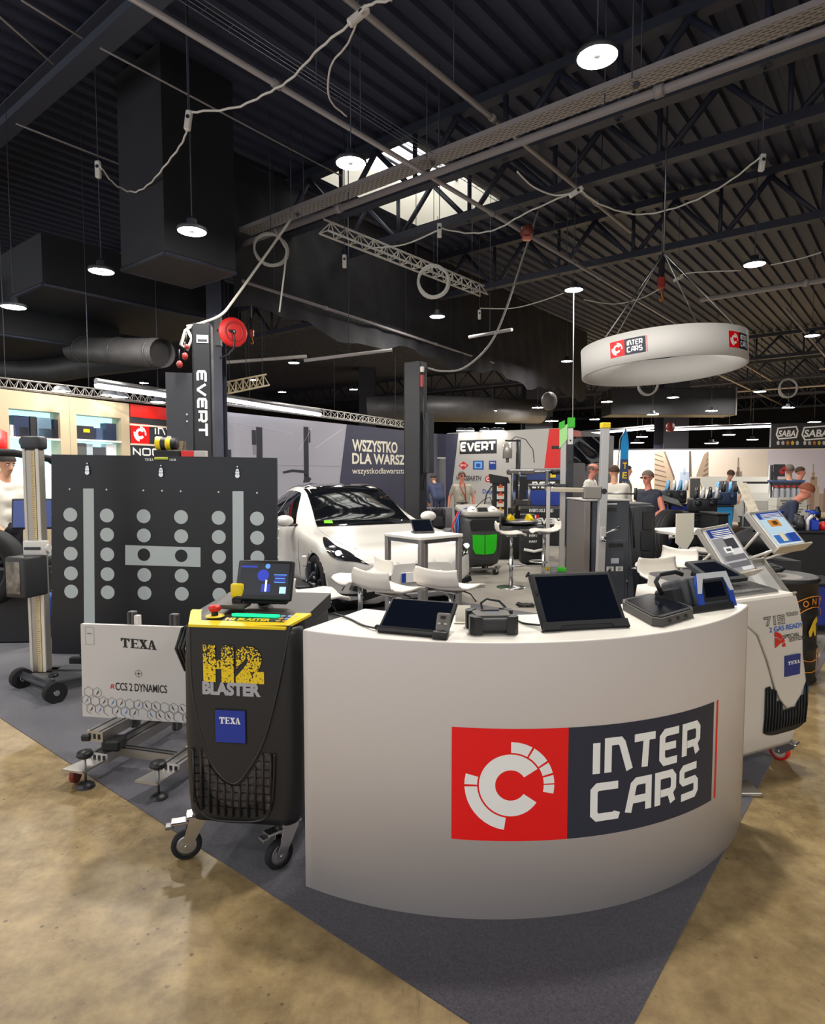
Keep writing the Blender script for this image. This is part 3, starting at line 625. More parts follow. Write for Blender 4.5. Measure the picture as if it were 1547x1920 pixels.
# red panel with the booth name
w = MB(); WLp.wall(xr, WLp.len + .3, 0, HT, mat('#2b2d33', .6), .1, w); wr = struct(w, 'wall_left_sign')
mb = MB(); WLp.rect(mb, 243.6, 757, 380, 794, mat('#e2170c', .5))
for y0_ in (794, 831): pa, pb = WLp.xy(243.6, y0_), WLp.xy(372, y0_); mb.poly([WLp.fn(xr, pa[1], .003), WLp.fn(WLp.len, pa[1], .003), WLp.fn(WLp.len, pa[1] - .03, .003), WLp.fn(xr, pa[1] - .03, .003)], mat('#e8d5c0', .5))
mb.build('red_header', wr)
mb = MB(); a, b = WLp.xy(245, 831), WLp.xy(279, 796); h = b[1] - a[1]
mb.poly([WLp.fn(x, y, .002) for x, y in ((a[0], a[1]), (b[0], a[1]), (b[0], b[1]), (a[0], b[1]))], RED); emblem(mb, (a[0] + b[0]) / 2, (a[1] + b[1]) / 2, min(h, b[0] - a[0]) * .5, WHT, lambda x, y: WLp.fn(x, y, .004))
def wpx(pl, x0, y0, x1, y1): a, b = pl.xy(x0, y1), pl.xy(x1, y0); return a[0], a[1], b[0], pl.xy(x0, y0)[1]
word(mb, 'INTER', *wpx(WLp, 291, 801, 352, 815.5), WHT, lambda x, y: WLp.fn(x, y, .004)); word(mb, 'CARS', *wpx(WLp, 291, 818, 352, 834), WHT, lambda x, y: WLp.fn(x, y, .004)); word(mb, 'nOC', *wpx(WLp, 250, 839, 298, 854), WHT, lambda x, y: WLp.fn(x, y, .004)); mb.build('booth_lettering', wr)
for px, py in ((94, 735), (185, 743), (205, 746), (277, 755)):
    p = WLp.fn(*WLp.xy(px, py), .25); g = MB(); g.lathe([(0, .08), (.09, .06), (.13, 0)], DGRY, 16, tuple(p)); o = solo(g, 'spot_lamp', 'small spot lamp over the cream booth wall', 'lamp', group='booth wall spots'); MB().lathe([(0, -.002), (.125, -.002)], mat('#fff8ea', .4, em=14), 16, tuple(p)).build('lens', o)
# grey wall printed with car lifts, navy part with lettering
WGp = Plane(388, 12.15, 862, 21); LILAC = mat('#a9a8b4', .55); NVY = mat('#3f4055', .55)
w = MB(); WGp.wall(0, WGp.len, 0, HT, LILAC, .08, w); wg = struct(w, 'wall_back_print')
mb = MB(); b0, b1 = WGp.xy(650, 797)[0], WGp.xy(636, 910)[0]; H0 = 1.0
def slx(y): return lerp(b0, b1, (WGp.xy(650, 797)[1] - y) / (WGp.xy(650, 797)[1] - WGp.xy(636, 910)[1]))
mb.poly([WGp.fn(slx(0.02), .02), WGp.fn(WGp.len, .02), WGp.fn(WGp.len, HT), WGp.fn(slx(HT), HT)], NVY); mb.build('navy_field', wg)
mb = MB(); TX = mat('#f0ecd9', .5)
WGp.text(mb, 'WSZYSTKO', 660, 823, 745, 846, TX, bold=.03); WGp.text(mb, 'DLA WARSZTATU', 660, 849, 797, 870, TX, bold=.03); WGp.text(mb, 'wszystkodlawarsztatu.pl', 660, 877, 778, 892, TX, bold=.005); mb.build('slogan_lettering', wg)
mb = MB(); LD = mat('#2c2d36', .6)
WGp.rect(mb, 480, 800, 493, 905, LD); WGp.rect(mb, 472, 806, 480, 834, LD); WGp.rect(mb, 569, 800, 579, 893, LD); WGp.rect(mb, 579, 806, 582, 830, LD); WGp.rect(mb, 474, 834, 481, 852, mat('#8b8a90', .6), .001)
WGp.poly(mb, [(530, 884), (548, 880), (570, 882), (570, 887), (549, 885), (531, 888)], LD); WGp.poly(mb, [(570, 886), (584, 898), (580, 904), (568, 905), (570, 897)], LD); WGp.poly(mb, [(580, 906), (620, 908), (618, 911), (580, 910)], LD)
WGp.rect(mb, 402, 845, 412, 885, mat('#6d6c75', .6)); WGp.rect(mb, 427, 843, 434, 890, LD); mb.build('printed_lift', wg)
mb = MB()
for a, b, k in (((415, 795), (452, 823), .4), ((430, 790), (548, 812), .4), ((560, 845), (585, 800), .4), ((590, 840), (640, 805), .4)): WGp.poly(mb, [a, b, (b[0] + .8, b[1] + .9), (a[0] + .8, a[1] + .9)], mat('#cfcdd6', .6))
WGp.rect(mb, 520, 873, 640, 873.8, mat('#8f8d97', .6)); mb.build('printed_room_lines', wg)
# white lift-maker wall with the brand panel, red slanted stripe
WEp = Plane(838, 19.4, 1052, 17.1); EVW = mat('#b9b6b2', .55)
w = MB(); WEp.wall(0, WEp.len, 0, HT, EVW, .1, w); we = struct(w, 'wall_back_brand')
mb = MB(); WEp.poly(mb, [(836, 813.6), (860, 812), (843, 955), (836, 960)], NVY); WEp.poly(mb, [(1030, 804), (1056, 803), (1056, 884), (1020, 884)], mat('#e0322f', .5)); mb.build('slanted_stripes', we)
mb = MB(); WEp.rect(mb, 862, 826, 931.5, 850, mat('#2a2d33', .5)); word(mb, 'EVERT'.replace('T', 't'), *wpx(WEp, 865, 829, 928, 847), WHT, lambda x, y: WEp.fn(x, y, .004), .24, .3); mb.build('name_panel', we)
mb = MB(); BL2 = mat('#2b57a8', .5)
WEp.poly(mb, [(860, 872.5), (869, 865), (879, 872.5), (869, 881)], mat('#d22c2a', .5)); WEp.rect(mb, 887, 864, 907, 880.5, BL2); WEp.rect(mb, 890, 866, 904, 878, mat('#7fb6e6', .5), .001); WEp.rect(mb, 893, 869, 901, 876, BL2, .002); WEp.rect(mb, 917, 864, 930.5, 880.5, mat('#1f3f8f', .5))
WEp.text(mb, 'MEYLE', 863.5, 870.5, 874.5, 874.5, WHT, .003); WEp.text(mb, 'TEXA', 918.5, 866.5, 929, 869.5, WHT, .003)
WEp.text(mb, 'WEISSBARTH', 854, 892, 901, 901, mat('#3a3b40', .5), shear=.25); WEp.rect(mb, 872, 903, 898, 903.6, mat('#9a9a9a', .5))
WEp.poly(mb, [(910, 896), (912, 892.5), (928, 892), (931, 894), (930.5, 900), (928, 903.5), (912, 904), (909.5, 901)], mat('#c8322c', .5)); WEp.text(mb, 'CRC', 912, 894.5, 928.5, 902, WHT, .003, .05)
WEp.text(mb, 'BOSCH', 860, 917, 892, 926, mat('#c0504a', .5)); WEp.text(mb, 'Delphi', 905, 917, 930, 928, mat('#2f55a5', .5)); WEp.text(mb, 'Dr.Products', 911, 940, 929, 945, mat('#77777a', .5)); WEp.rect(mb, 911, 948, 929, 948.6, mat('#bbbbbb', .5)); mb.build('sponsor_logos', we)
# storeroom doorway between the two walls
g = MB(); DP = Plane(798, 19.6, 842, 19.9); DP.wall(0, DP.len, 2.05, HT, NVY, .08, g); a, b = DP.xy(808, 900)[0], DP.xy(838, 900)[0]; DP.wall(0, a, 0, 2.05, NVY, .08, g); DP.wall(b, DP.len, 0, 2.05, NVY, .08, g); dw = struct(g, 'wall_back_storeroom')
fr = MB(); k = .05
for x in (a, b): DP.wall(x - k / 2, x + k / 2, 0, 2.05, mat('#d9d6d2', .5), .1, fr)
DP.wall(a, b, 2.03, 2.08, mat('#d9d6d2', .5), .1, fr); d1 = tag(fr.build('door_1'), None, None, None, 'structure'); d1.location = DP.n * .03
SP = Plane(792, 21.2, 848, 21.4); g = MB(); SP.wall(0, SP.len, 0, 2.3, mat('#e6dcc4', .6), .05, g); struct(g, 'wall_storeroom_back')
_sl = thing('storeroom_fill_lamp', 'unseen added lamp inside the storeroom doorway', 'lamp', SP.fn(SP.len / 2, 2.25, .75)); q = MB(); q.box((0, 0, 0), (.5, .16, .05), WHITEP, .01); q.build('housing', _sl); q = MB(); q.box((0, 0, -.028), (.46, .12, .006), mat('#fff6e2', .4, em=30)); q.build('diffuser', _sl)  # unseen lamp, added to brighten the dark storeroom
for zz, lb in ((1.32, 'upper shelf inside the storeroom doorway'), (.95, 'lower shelf inside the storeroom doorway')):
    g = MB(); g.box((0, 0, 0), (1.0, .3, .03), mat('#e3d6b2', .6)); p = SP.fn(SP.len / 2, zz, .2); solo(g, 'storeroom_shelf', lb, 'shelf', p)
for px, py, s, hx, lb in ((827, 866, (.16, .15, .22), '#34353a', 'black canister on the upper storeroom shelf'), (816, 868, (.16, .15, .14), '#e8e8e6', 'white box on the upper storeroom shelf')):
    p = SP.fn(SP.xy(px, py)[0], 1.335 + s[2] / 2, .2); solo(MB().box((0, 0, 0), s, mat(hx, .5), .02), 'stored_pack', lb, 'box', p)
p = SP.fn(SP.xy(822, 900)[0], .965 + .14, .2); solo(MB().box((0, 0, 0), (.5, .25, .28), mat('#c9a43c', .6), .01), 'cardboard_box', 'yellow brown box on the lower storeroom shelf', 'box', p)
# dark return wall of the brand stand
WHp = Plane(1053, 17.1, 1150, 21); w = MB(); WHp.wall(0, WHp.len, 0, HT, mat('#55545c', .6), .08, w); wh = struct(w, 'wall_back_return'); mb = MB(); WHp.rect(mb, 1056, 804, 1089, 820, mat('#d9433c', .5)); mb.build('red_corner', wh)
for px, hx in ((868, 0), (884, 0), (912, 0), (931, 0), (940, 0)):
    p = WEp.fn(*WEp.xy(px, 808), .1); g = MB(); g.lathe([(0, .1), (.12, .08), (.15, 0)], DGRY, 14, tuple(p)); o = solo(g, 'spot_lamp', 'small spot lamp clipped on top of the brand wall', 'lamp', group='brand wall spots'); MB().lathe([(0, -.002), (.14, -.002)], mat('#fff8ea', .4, em=14), 14, tuple(p)).build('lens', o)
# cityscape print and dark fascia, far right
WCp = Plane(1122, 26.3, 1760, 22.5); CH = 2.5
w = MB(); WCp.wall(0, WCp.len, 0, CH, mat('#e6dcd2', .6), .1, w); wc = struct(w, 'wall_right_print')
mb = MB(); SKYC = mat('#d9d4e2', .6); STN = mat('#9a8876', .6); STD = mat('#5f5249', .6); PAL = mat('#bfc6d6', .6)
WCp.rect(mb, 1440, 844, 1700, 960, SKYC); WCp.rect(mb, 1130, 846, 1226, 960, mat('#eadfc4', .6)); WCp.rect(mb, 1262, 846, 1292, 960, mat('#c3ccdc', .6), .0005)
WCp.poly(mb, [(1227, 846), (1244, 846), (1262, 895), (1264, 960), (1226, 960)], STN, .001); WCp.poly(mb, [(1244, 846), (1248, 846), (1265, 893), (1265, 925), (1262, 895)], STD, .002)
for k in range(9):
    y = 850 + k * 9.5; WCp.poly(mb, [(1228, y), (1243 + k * 1.8, y + 6), (1243 + k * 1.8, y + 8), (1228, y + 3)], STD, .002)
    WCp.poly(mb, [(1305 + (9 - k) * 2.4, y + 4), (1328, y - 2), (1328, y + 1), (1305 + (9 - k) * 2.4, y + 7)], STD, .002)
WCp.poly(mb, [(1292, 846), (1296, 846), (1298, 960), (1292, 960)], STD, .001); WCp.poly(mb, [(1328, 846), (1320, 852), (1306, 890), (1300, 960), (1328, 960)], STN, .001); WCp.rect(mb, 1275, 885, 1290, 960, mat('#9fb0c8', .6), .001); WCp.rect(mb, 1281, 877, 1286, 890, mat('#9fb0c8', .6), .001)
for x, c, k in ((1384, '#8d8278', 1.), (1525, '#b79d86', 1.15)):
    m = mat(c, .6); WCp.rect(mb, x - .5 * k, 858 if x < 1400 else 870, x + .5 * k, 890, m, .001); WCp.rect(mb, x - 2 * k, 876 if x < 1400 else 886, x + 2 * k, 900, m, .001); WCp.rect(mb, x - 4.5 * k, 884 if x < 1400 else 894, x + 4.5 * k, 960, m, .001); WCp.rect(mb, x - 7 * k, 900 if x < 1400 else 912, x + 7 * k, 960, m, .001)
for k in range(26):
    x = 1485 + k * 8.5; h = rng.uniform(908, 926); WCp.rect(mb, x, h, x + 7, 960, mat(('#b8a090', '#a58b7c', '#c6b3a4')[k % 3], .6), .0015)
mb.build('printed_skyline', wc)
mb = MB(); WCp.wall(WCp.xy(1446, 820)[0], WCp.len, CH + .05, CH + .95, mat('#1f2025', .6), .3, mb); fc = struct(mb, 'wall_right_fascia'); kk = MB(); WCp.wall(0, WCp.len, CH, CH + .06, mat('#2a2a2f', .6), .12, kk); struct(kk, 'trim_fascia')
mb = MB(); WCp.rect(mb, 1449, 798, 1700, 838, mat('#26262a', .6))
for x in (1456, 1506, 1570):
    q = [(x, 815), (x + 3, 803), (x + 37, 800), (x + 40, 808), (x + 37, 820), (x + 4, 823)]
    if x > 1500: q = [(x - 2 + (a - x) * 1.35, 811 + (b - 811) * 1.15) for a, b in q]
    strokes(mb, [[WCp.xy(*a) for a in q + q[:1]]], .05, 0, 0, 1, 1, WHT, lambda a, b: WCp.fn(a, b, .003))
    WCp.text(mb, 'SABA', q[0][0] + 3, q[1][1] + 4, q[3][0] - 4, q[0][1] + 4, WHT, .003, .03, .12)
    for j, c in enumerate(('#c9c9c9', '#b9b9bb', '#b8782f', '#d8b21c', '#c9c9c9')): xx = x + 3 + j * 9; WCp.poly(mb, [(xx - 3, 829), (xx, 826), (xx + 3, 829), (xx + 2, 834), (xx - 2, 834)], mat(c, .5), .003)
mb.build('fascia_logos', fc)
# ---------------------------------------------------------------- foreground: counter
def frame_of(o): return (Matrix.Translation(o.location) @ Matrix.Rotation(o.rotation_euler.z, 4, 'Z')).inverted()
def wmb(root):
    """shapes given in world space, stored in the thing's own space"""
    m = MB(); m.X = frame_of(root); return m
CC, RO, RI, CHT = Vector((.30, 3.68, 0)), 1.48, 1.05, 1.02
A0, A1 = R(-119), R(-34.4)
def counter():
    t = thing('reception_counter', 'white curved reception counter with a red and navy logo', 'counter', (CC.x, CC.y - 1.26, 0))
    mb = wmb(t); N = 64; b = .006
    prof = [(RI, 0), (RO, 0), (RO, CHT - b), (RO - b * .3, CHT - b * .3), (RO - b, CHT), (RI, CHT)]
    def p(a, r, z): return CC + Vector((r * math.cos(a), r * math.sin(a), z))
    fm = mat('#cfc7c3', .42); tm = mat('#e6e2d8', .4)
    for k in range(len(prof)):
        q0, q1 = prof[k], prof[(k + 1) % len(prof)]
        mb.grid(lambda u, v: p(lerp(A0, A1, u), lerp(q0[0], q1[0], v), lerp(q0[1], q1[1], v)), N, 1, tm if k in (3, 4) else fm, k in (1, 2, 3))
    for a in (A0, A1): mb.poly([p(a, *q) for q in prof], fm)
    mb.build('body', t)
    lg = wmb(t); a_ = R(-96.2); w = R(46.3) * RO
    fn = lambda x, y, e=0.: p(a_ + x / RO, RO + .0012 + e * .6, y - .026 * x / w)
    intercars(lg, 0, .302, w, .715, fn, 24); lg.build('logo', t)
    f = MB(); f.X = frame_of(t); c = onz(1398, 1478, .012); f.box((c.x - .03, c.y, .012), (.16, .14, .02), ALU, .004); f.box((c.x - .05, c.y, .06), (.03, .03, .1), ALU); f.build('foot_plate', t)
counter()
def tablet(BL, BR, z0, L, tdeg, name, label, cat, th, bez, body, rim=.0, stand=True, top=None):
    """a slab leaning back on the counter: local x along its lower edge, y up the face"""
    a, b = onz(*BL, z0), onz(*BR, z0); e1 = (b - a); w = e1.length; e1.normalize(); back = Vector((-e1.y, e1.x, 0)); T = R(tdeg)
    up = back * math.cos(T) + Vector((0, 0, math.sin(T))); nr = e1.cross(up)
    t = thing(name, label, cat, a)
    X = Matrix.Translation(-Vector(a)) @ Matrix(((e1.x, up.x, nr.x, a.x), (e1.y, up.y, nr.y, a.y), (e1.z, up.z, nr.z, a.z), (0, 0, 0, 1)))
    m = MB(); m.X = X; m.box((w / 2, L / 2, -th / 2), (w, L, th), body, min(th * .4, .012), seg=2)
    if rim:
        for x in (0, w): 
            for y in (0, L): m.box((x, y, -th / 2), (rim * 2, rim * 2, th * 1.25), body, .01, seg=2)
    m.build('body', t)
    s = MB(); s.X = X; s.box((w / 2, L / 2, .0004), (w - bez * 2, L - bez * 2, .0016), SCREEN); s.build('screen', t)
    if stand:
        g = MB(); h = L * .62 * math.sin(T); c = X @ Vector((w / 2, L * .62, -th)); d = Vector((c.x, c.y, 0)) + back * .05; zb = z0 - CHT
        for k in (-.3, .3):
            p0 = X @ Vector((w * (.5 + k), L * .6, -th)); p1 = X @ Vector((w * (.5 + k), L * .6, -th)); p1 = Vector((p1.x, p1.y, -zb + .004)) + back * .04
            g.cyl(p0, p1, .008, BLK, n=8)
        g.build('stand', t)
    return t, X, w
# tablet with the small adapter
t, X, w = tablet((708, 1176), (838, 1188), 1.04, .165, 33, 'diagnostic_tablet', 'black tablet standing tilted at the left of the counter, small grey adapter before it', 'tablet', .022, .012, BLKR, stand=False)
m = MB(); m.X = X; m.box((w / 2, -.006, -.022), (w, .014, .05), BLK, .004); m.box((w / 2, .05, -.035), (w * .8, .1, .03), BLK, .006); m.build('docking_foot', t)
m = MB(); m.X = X; text(m, 'TEXA', .02, .157, .045, .161, WHT, lambda x, y: Vector((x, y, .002)), .01); m.build('lettering', t)
p = onz(826, 1196, 1.02) - Vector((0, .012, 0)); t = thing('vehicle_adapter', 'small grey black adapter leaning before the left tablet', 'adapter', p, R(-18)); X = Matrix.Rotation(R(-28), 4, 'X')
m = MB(); m.X = Matrix.Translation((0, .012, .004)) @ X; m.box((0, 0, .045), (.052, .02, .085), mat('#6d6864', .5), .006, seg=2); m.box((0, -.012, .07), (.02, .004, .012), BLK, .001); m.box((-.012, -.012, .045), (.012, .004, .006), mat('#b5b0aa', .4)); m.box((.012, -.012, .045), (.012, .004, .006), mat('#b5b0aa', .4)); m.build('body', t)
m = MB(); m.box((0, -.004, .014), (.056, .034, .028), BLK, .006, seg=2); m.build('connector', t)
# rugged interface box with handle
p = onz(926, 1192, 1.02); t = thing('rugged_interface_box', 'black rugged interface box with bumpers and a loop cable', 'diagnostic box', (p.x, p.y + .085, 1.02), R(3))
m = MB(); m.box((0, 0, .036), (.16, .16, .05), mat('#2a2b2d', .6), .012, seg=2); m.build('body', t)
for sx in (-1, 1):
    for sy in (-1, 1): m = MB(); m.prism([(sx * .045, sy * .082), (sx * .075, sy * .084), (sx * .09, sy * .066), (sx * .09, sy * .03), (sx * .072, sy * .03), (sx * .06, sy * .06)], .001, .068, BLK); m.build('corner_bumper', t)
m = MB(); m.prism([(-.062, .045), (.062, .045), (.07, .02), (.062, -.055), (-.062, -.055), (-.07, .02)], .061, .068, mat('#4a4744', .5)); m.box((0, .03, .07), (.07, .016, .006), BLK, .002); m.box((.005, -.005, .0685), (.05, .01, .001), mat('#5c6f9a', .5)); m.build('top_plate', t)
m = MB(); m.tube([(-.02, .07, .05), (-.025, .09, .085), (0, .1, .1), (.05, .1, .09), (.08, .09, .06), (.085, .07, .045)], .005, BLK, 8); m.build('cable_loop', t)
# big rugged tablet
t, X, w = tablet((1020, 1182), (1180, 1173), 1.03, .245, 52, 'rugged_tablet', 'large black rugged tablet standing tilted in the middle of the counter', 'tablet', .03, .02, BLKR, .005)
m = MB(); m.X = X; m.prism([(.0, 0), (.06, 0), (.075, .014), (w - .075, .014), (w - .06, 0), (w, 0), (w, .03), (0, .03)], .0005, .006, BLKR); m.box((.012, .16, .002), (.01, .02, .004), BLK, .001); m.build('frame_rim', t)
# flat tablet
q = [onz(*p_, 1.04) for p_ in ((1160, 1131), (1232, 1170), (1308, 1147), (1225, 1117))]
c = sum(q, Vector()) / 4; t = thing('flat_tablet', 'black rugged tablet lying flat on the counter', 'tablet', (c.x, c.y, 1.02))
def inset(k, z): return [Vector((lerp(c.x, v.x, k) - c.x, lerp(c.y, v.y, k) - c.y, z)) for v in q]
def chamf(P, f=.12):
    o = []
    for i in range(4): o += [P[i].lerp(P[i - 1], f), P[i].lerp(P[(i + 1) % 4], f)]
    return o
m = MB(); A, B = chamf(inset(1, .002)), chamf(inset(1, .034)); m.prism([(v.x, v.y) for v in A], .002, .034, mat('#3c3936', .5)); m.build('body', t)
m = MB(); m.prism([(v.x, v.y) for v in chamf(inset(.93, 0))], .034, .038, BLKR); m.build('rim', t); m = MB(); m.prism([(v.x, v.y) for v in chamf(inset(.8, 0), .04)], .038, .0392, SCREEN); m.build('screen', t)
m = MB()
for k in (.3, .5, .7): v = inset(1, .018); p_ = v[1].lerp(v[2], k); m.box(tuple(p_), (.014, .014, .012), BLK, .002)
m.build('ports', t)
# battery tester
t, X, w = tablet((1312, 1145), (1377, 1136), 1.025, .15, 72, 'battery_tester', 'blue grey and white battery tester with a screen at the right end of the counter', 'tester', .03, .034, mat('#43464b', .5), stand=False)
for s_ in (0, 1):
    m = MB(); m.X = X; x = lambda v: v if not s_ else w - v
    m.prism([(x(-.004), 0), (x(.024), 0), (x(.034), .1), (x(.034), .15), (x(.012), .15), (x(.0), .11)], .001, .012, mat('#1e46a8', .45)); m.build('blue_side', t)
m = MB(); m.X = X; m.prism([(-.002, .07), (.018, .157), (w - .018, .157), (w + .002, .07), (w - .02, .07), (w - .045, .132), (.045, .132), (.02, .07)], .012, .016, mat('#c9cdd3', .4)); m.build('light_frame', t)
m = MB(); m.X = X; m.prism([(.03, .035), (w - .03, .035), (w - .04, .125), (.04, .125)], .001, .008, BLK); m.prism([(.046, .05), (w - .046, .05), (w - .052, .115), (.052, .115)], .008, .009, SCREEN); m.build('display', t)
m = MB(); m.X = X; m.box((w / 2 - .05, .075, -.1), (w * .75, .15, .14), mat('#3a3d42', .6), .02, seg=2); m.box((w / 2 - .13, .06, -.11), (.1, .11, .12), BLKR, .01); m.box((w / 2 - .06, .006, -.06), (.3, .03, .16), BLK, .004); m.build('rear_body', t)
m = MB(); m.X = X; m.tube([(-.09, .09, -.1), (-.11, .15, -.1), (-.08, .18, -.1), (.02, .185, -.1), (.06, .17, -.1)], .01, BLK, 8); m.build('carry_handle', t)
cable([onz(625, 1150, 1.03), onz(655, 1160, 1.025), onz(680, 1172, 1.025), onz(705, 1178, 1.03)], .004, BLK, 'thin black cable running to the left tablet')
solo(MB().box((0, 0, .012), (.04, .022, .018), BLK, .006), 'cable_plug', 'small black plug beside the left tablet', 'plug', onz(712, 1182, 1.02), R(-20))
cable([onz(962, 1160, 1.03), onz(980, 1168, 1.025), onz(992, 1170, 1.025), onz(1012, 1172, 1.03)], .004, BLK, 'thin black cable between the interface box and the large tablet')
m = MB(); m.grid(lambda u, v: (lerp(-.03, .03, u), lerp(0, .07, v) * .5, .004 + .075 * v * (1 - .2 * v)), 2, 6, mat('#efe9d8', .6)); m.box((0, -.006, .003), (.07, .03, .004), mat('#efe9d8', .6)); p = onz(868, 1168, 1.02); solo(m, 'paper_card', 'small cream card leaning between the tablet and the interface box', 'paper', p, R(-5))
# ---------------------------------------------------------------- service machines
def rr(w, d, n=10, k=.2):
    """rounded rectangle outline, counter-clockwise from the front left"""
    r = min(w, d) * k; o = []
    for cx, cy, a0 in ((w / 2 - r, -d / 2 + r, -90), (w / 2 - r, d / 2 - r, 0), (-w / 2 + r, d / 2 - r, 90), (-w / 2 + r, -d / 2 + r, 180)):
        for i in range(n + 1): a = R(a0 + 90 * i / n); o.append((cx + r * math.cos(a), cy + r * math.sin(a)))
    return o
def loft(mb, rings, m, cap=True, smooth=True):
    n = len(rings[0]); vs = [v for r in rings for v in r]
    mb.add(vs, [(k * n + i, k * n + (i + 1) % n, (k + 1) * n + (i + 1) % n, (k + 1) * n + i) for k in range(len(rings) - 1) for i in range(n)], m, smooth)
    if cap: mb.add(vs, [tuple(range(n))[::-1], tuple(range((len(rings) - 1) * n, len(rings) * n))], m)
def face_decal(mb, poly, fn, m, e, rings=5):
    """star-shaped outline pressed onto a curved front"""
    cx = sum(p[0] for p in poly) / len(poly); cz = sum(p[1] for p in poly) / len(poly); n = len(poly); vs = []
    for k in range(rings):
        f = 1 - k / rings; vs += [fn(lerp(cx, p[0], f), lerp(cz, p[1], f), e) for p in poly]
    vs.append(fn(cx, cz, e)); fs = [(k * n + i, k * n + (i + 1) % n, (k + 1) * n + (i + 1) % n, (k + 1) * n + i) for k in range(rings - 1) for i in range(n)]
    fs += [((rings - 1) * n + i, (rings - 1) * n + (i + 1) % n, rings * n) for i in range(n)]; mb.add(vs, fs, m, True)
def caster(root, x, y, ztop, r, rz, wheelm, hubm, brake=True, name='caster'):
    q = MB(); X = Matrix.Translation((x, y, 0)) @ Matrix.Rotation(rz, 4, 'Z'); q.X = X
    for s in (-1, 1): q.prism([(-.02, ztop - .012), (.045, ztop - .012), (.045, ztop - .03), (.014 - .035, r - .012), (-.05, r - .012), (-.05, r + .02)], s * .022 - .002, s * .022 + .002, CHR, 'y')
    q.box((.01, 0, ztop - .008), (.09, .07, .012), CHR, .003); q.cyl((-.035, -.03, r), (-.035, .03, r), .008, CHR, n=8)
    if brake: q.box((-.06, 0, ztop - .03), (.07, .05, .012), CHR, .003); q.box((-.1, 0, ztop - .045), (.035, .04, .014), STEEL, .003)
    c = q.build(name, root)
    w = MB(); w.X = X @ Matrix.Translation((-.035, 0, r)) @ Matrix.Rotation(R(90), 4, 'X'); w.lathe([(r * .72, .017), (r * .9, .017), (r, .008), (r, -.008), (r * .9, -.017), (r * .72, -.017)], wheelm, 24); w.build('tyre', c)
    h = MB(); h.X = w.X; h.lathe([(0, .012), (r * .3, .014), (r * .5, .008), (r * .72, .014), (r * .72, -.014), (r * .5, -.008), (r * .3, -.014), (0, -.012)], hubm, 20); h.build('hub', c); return c
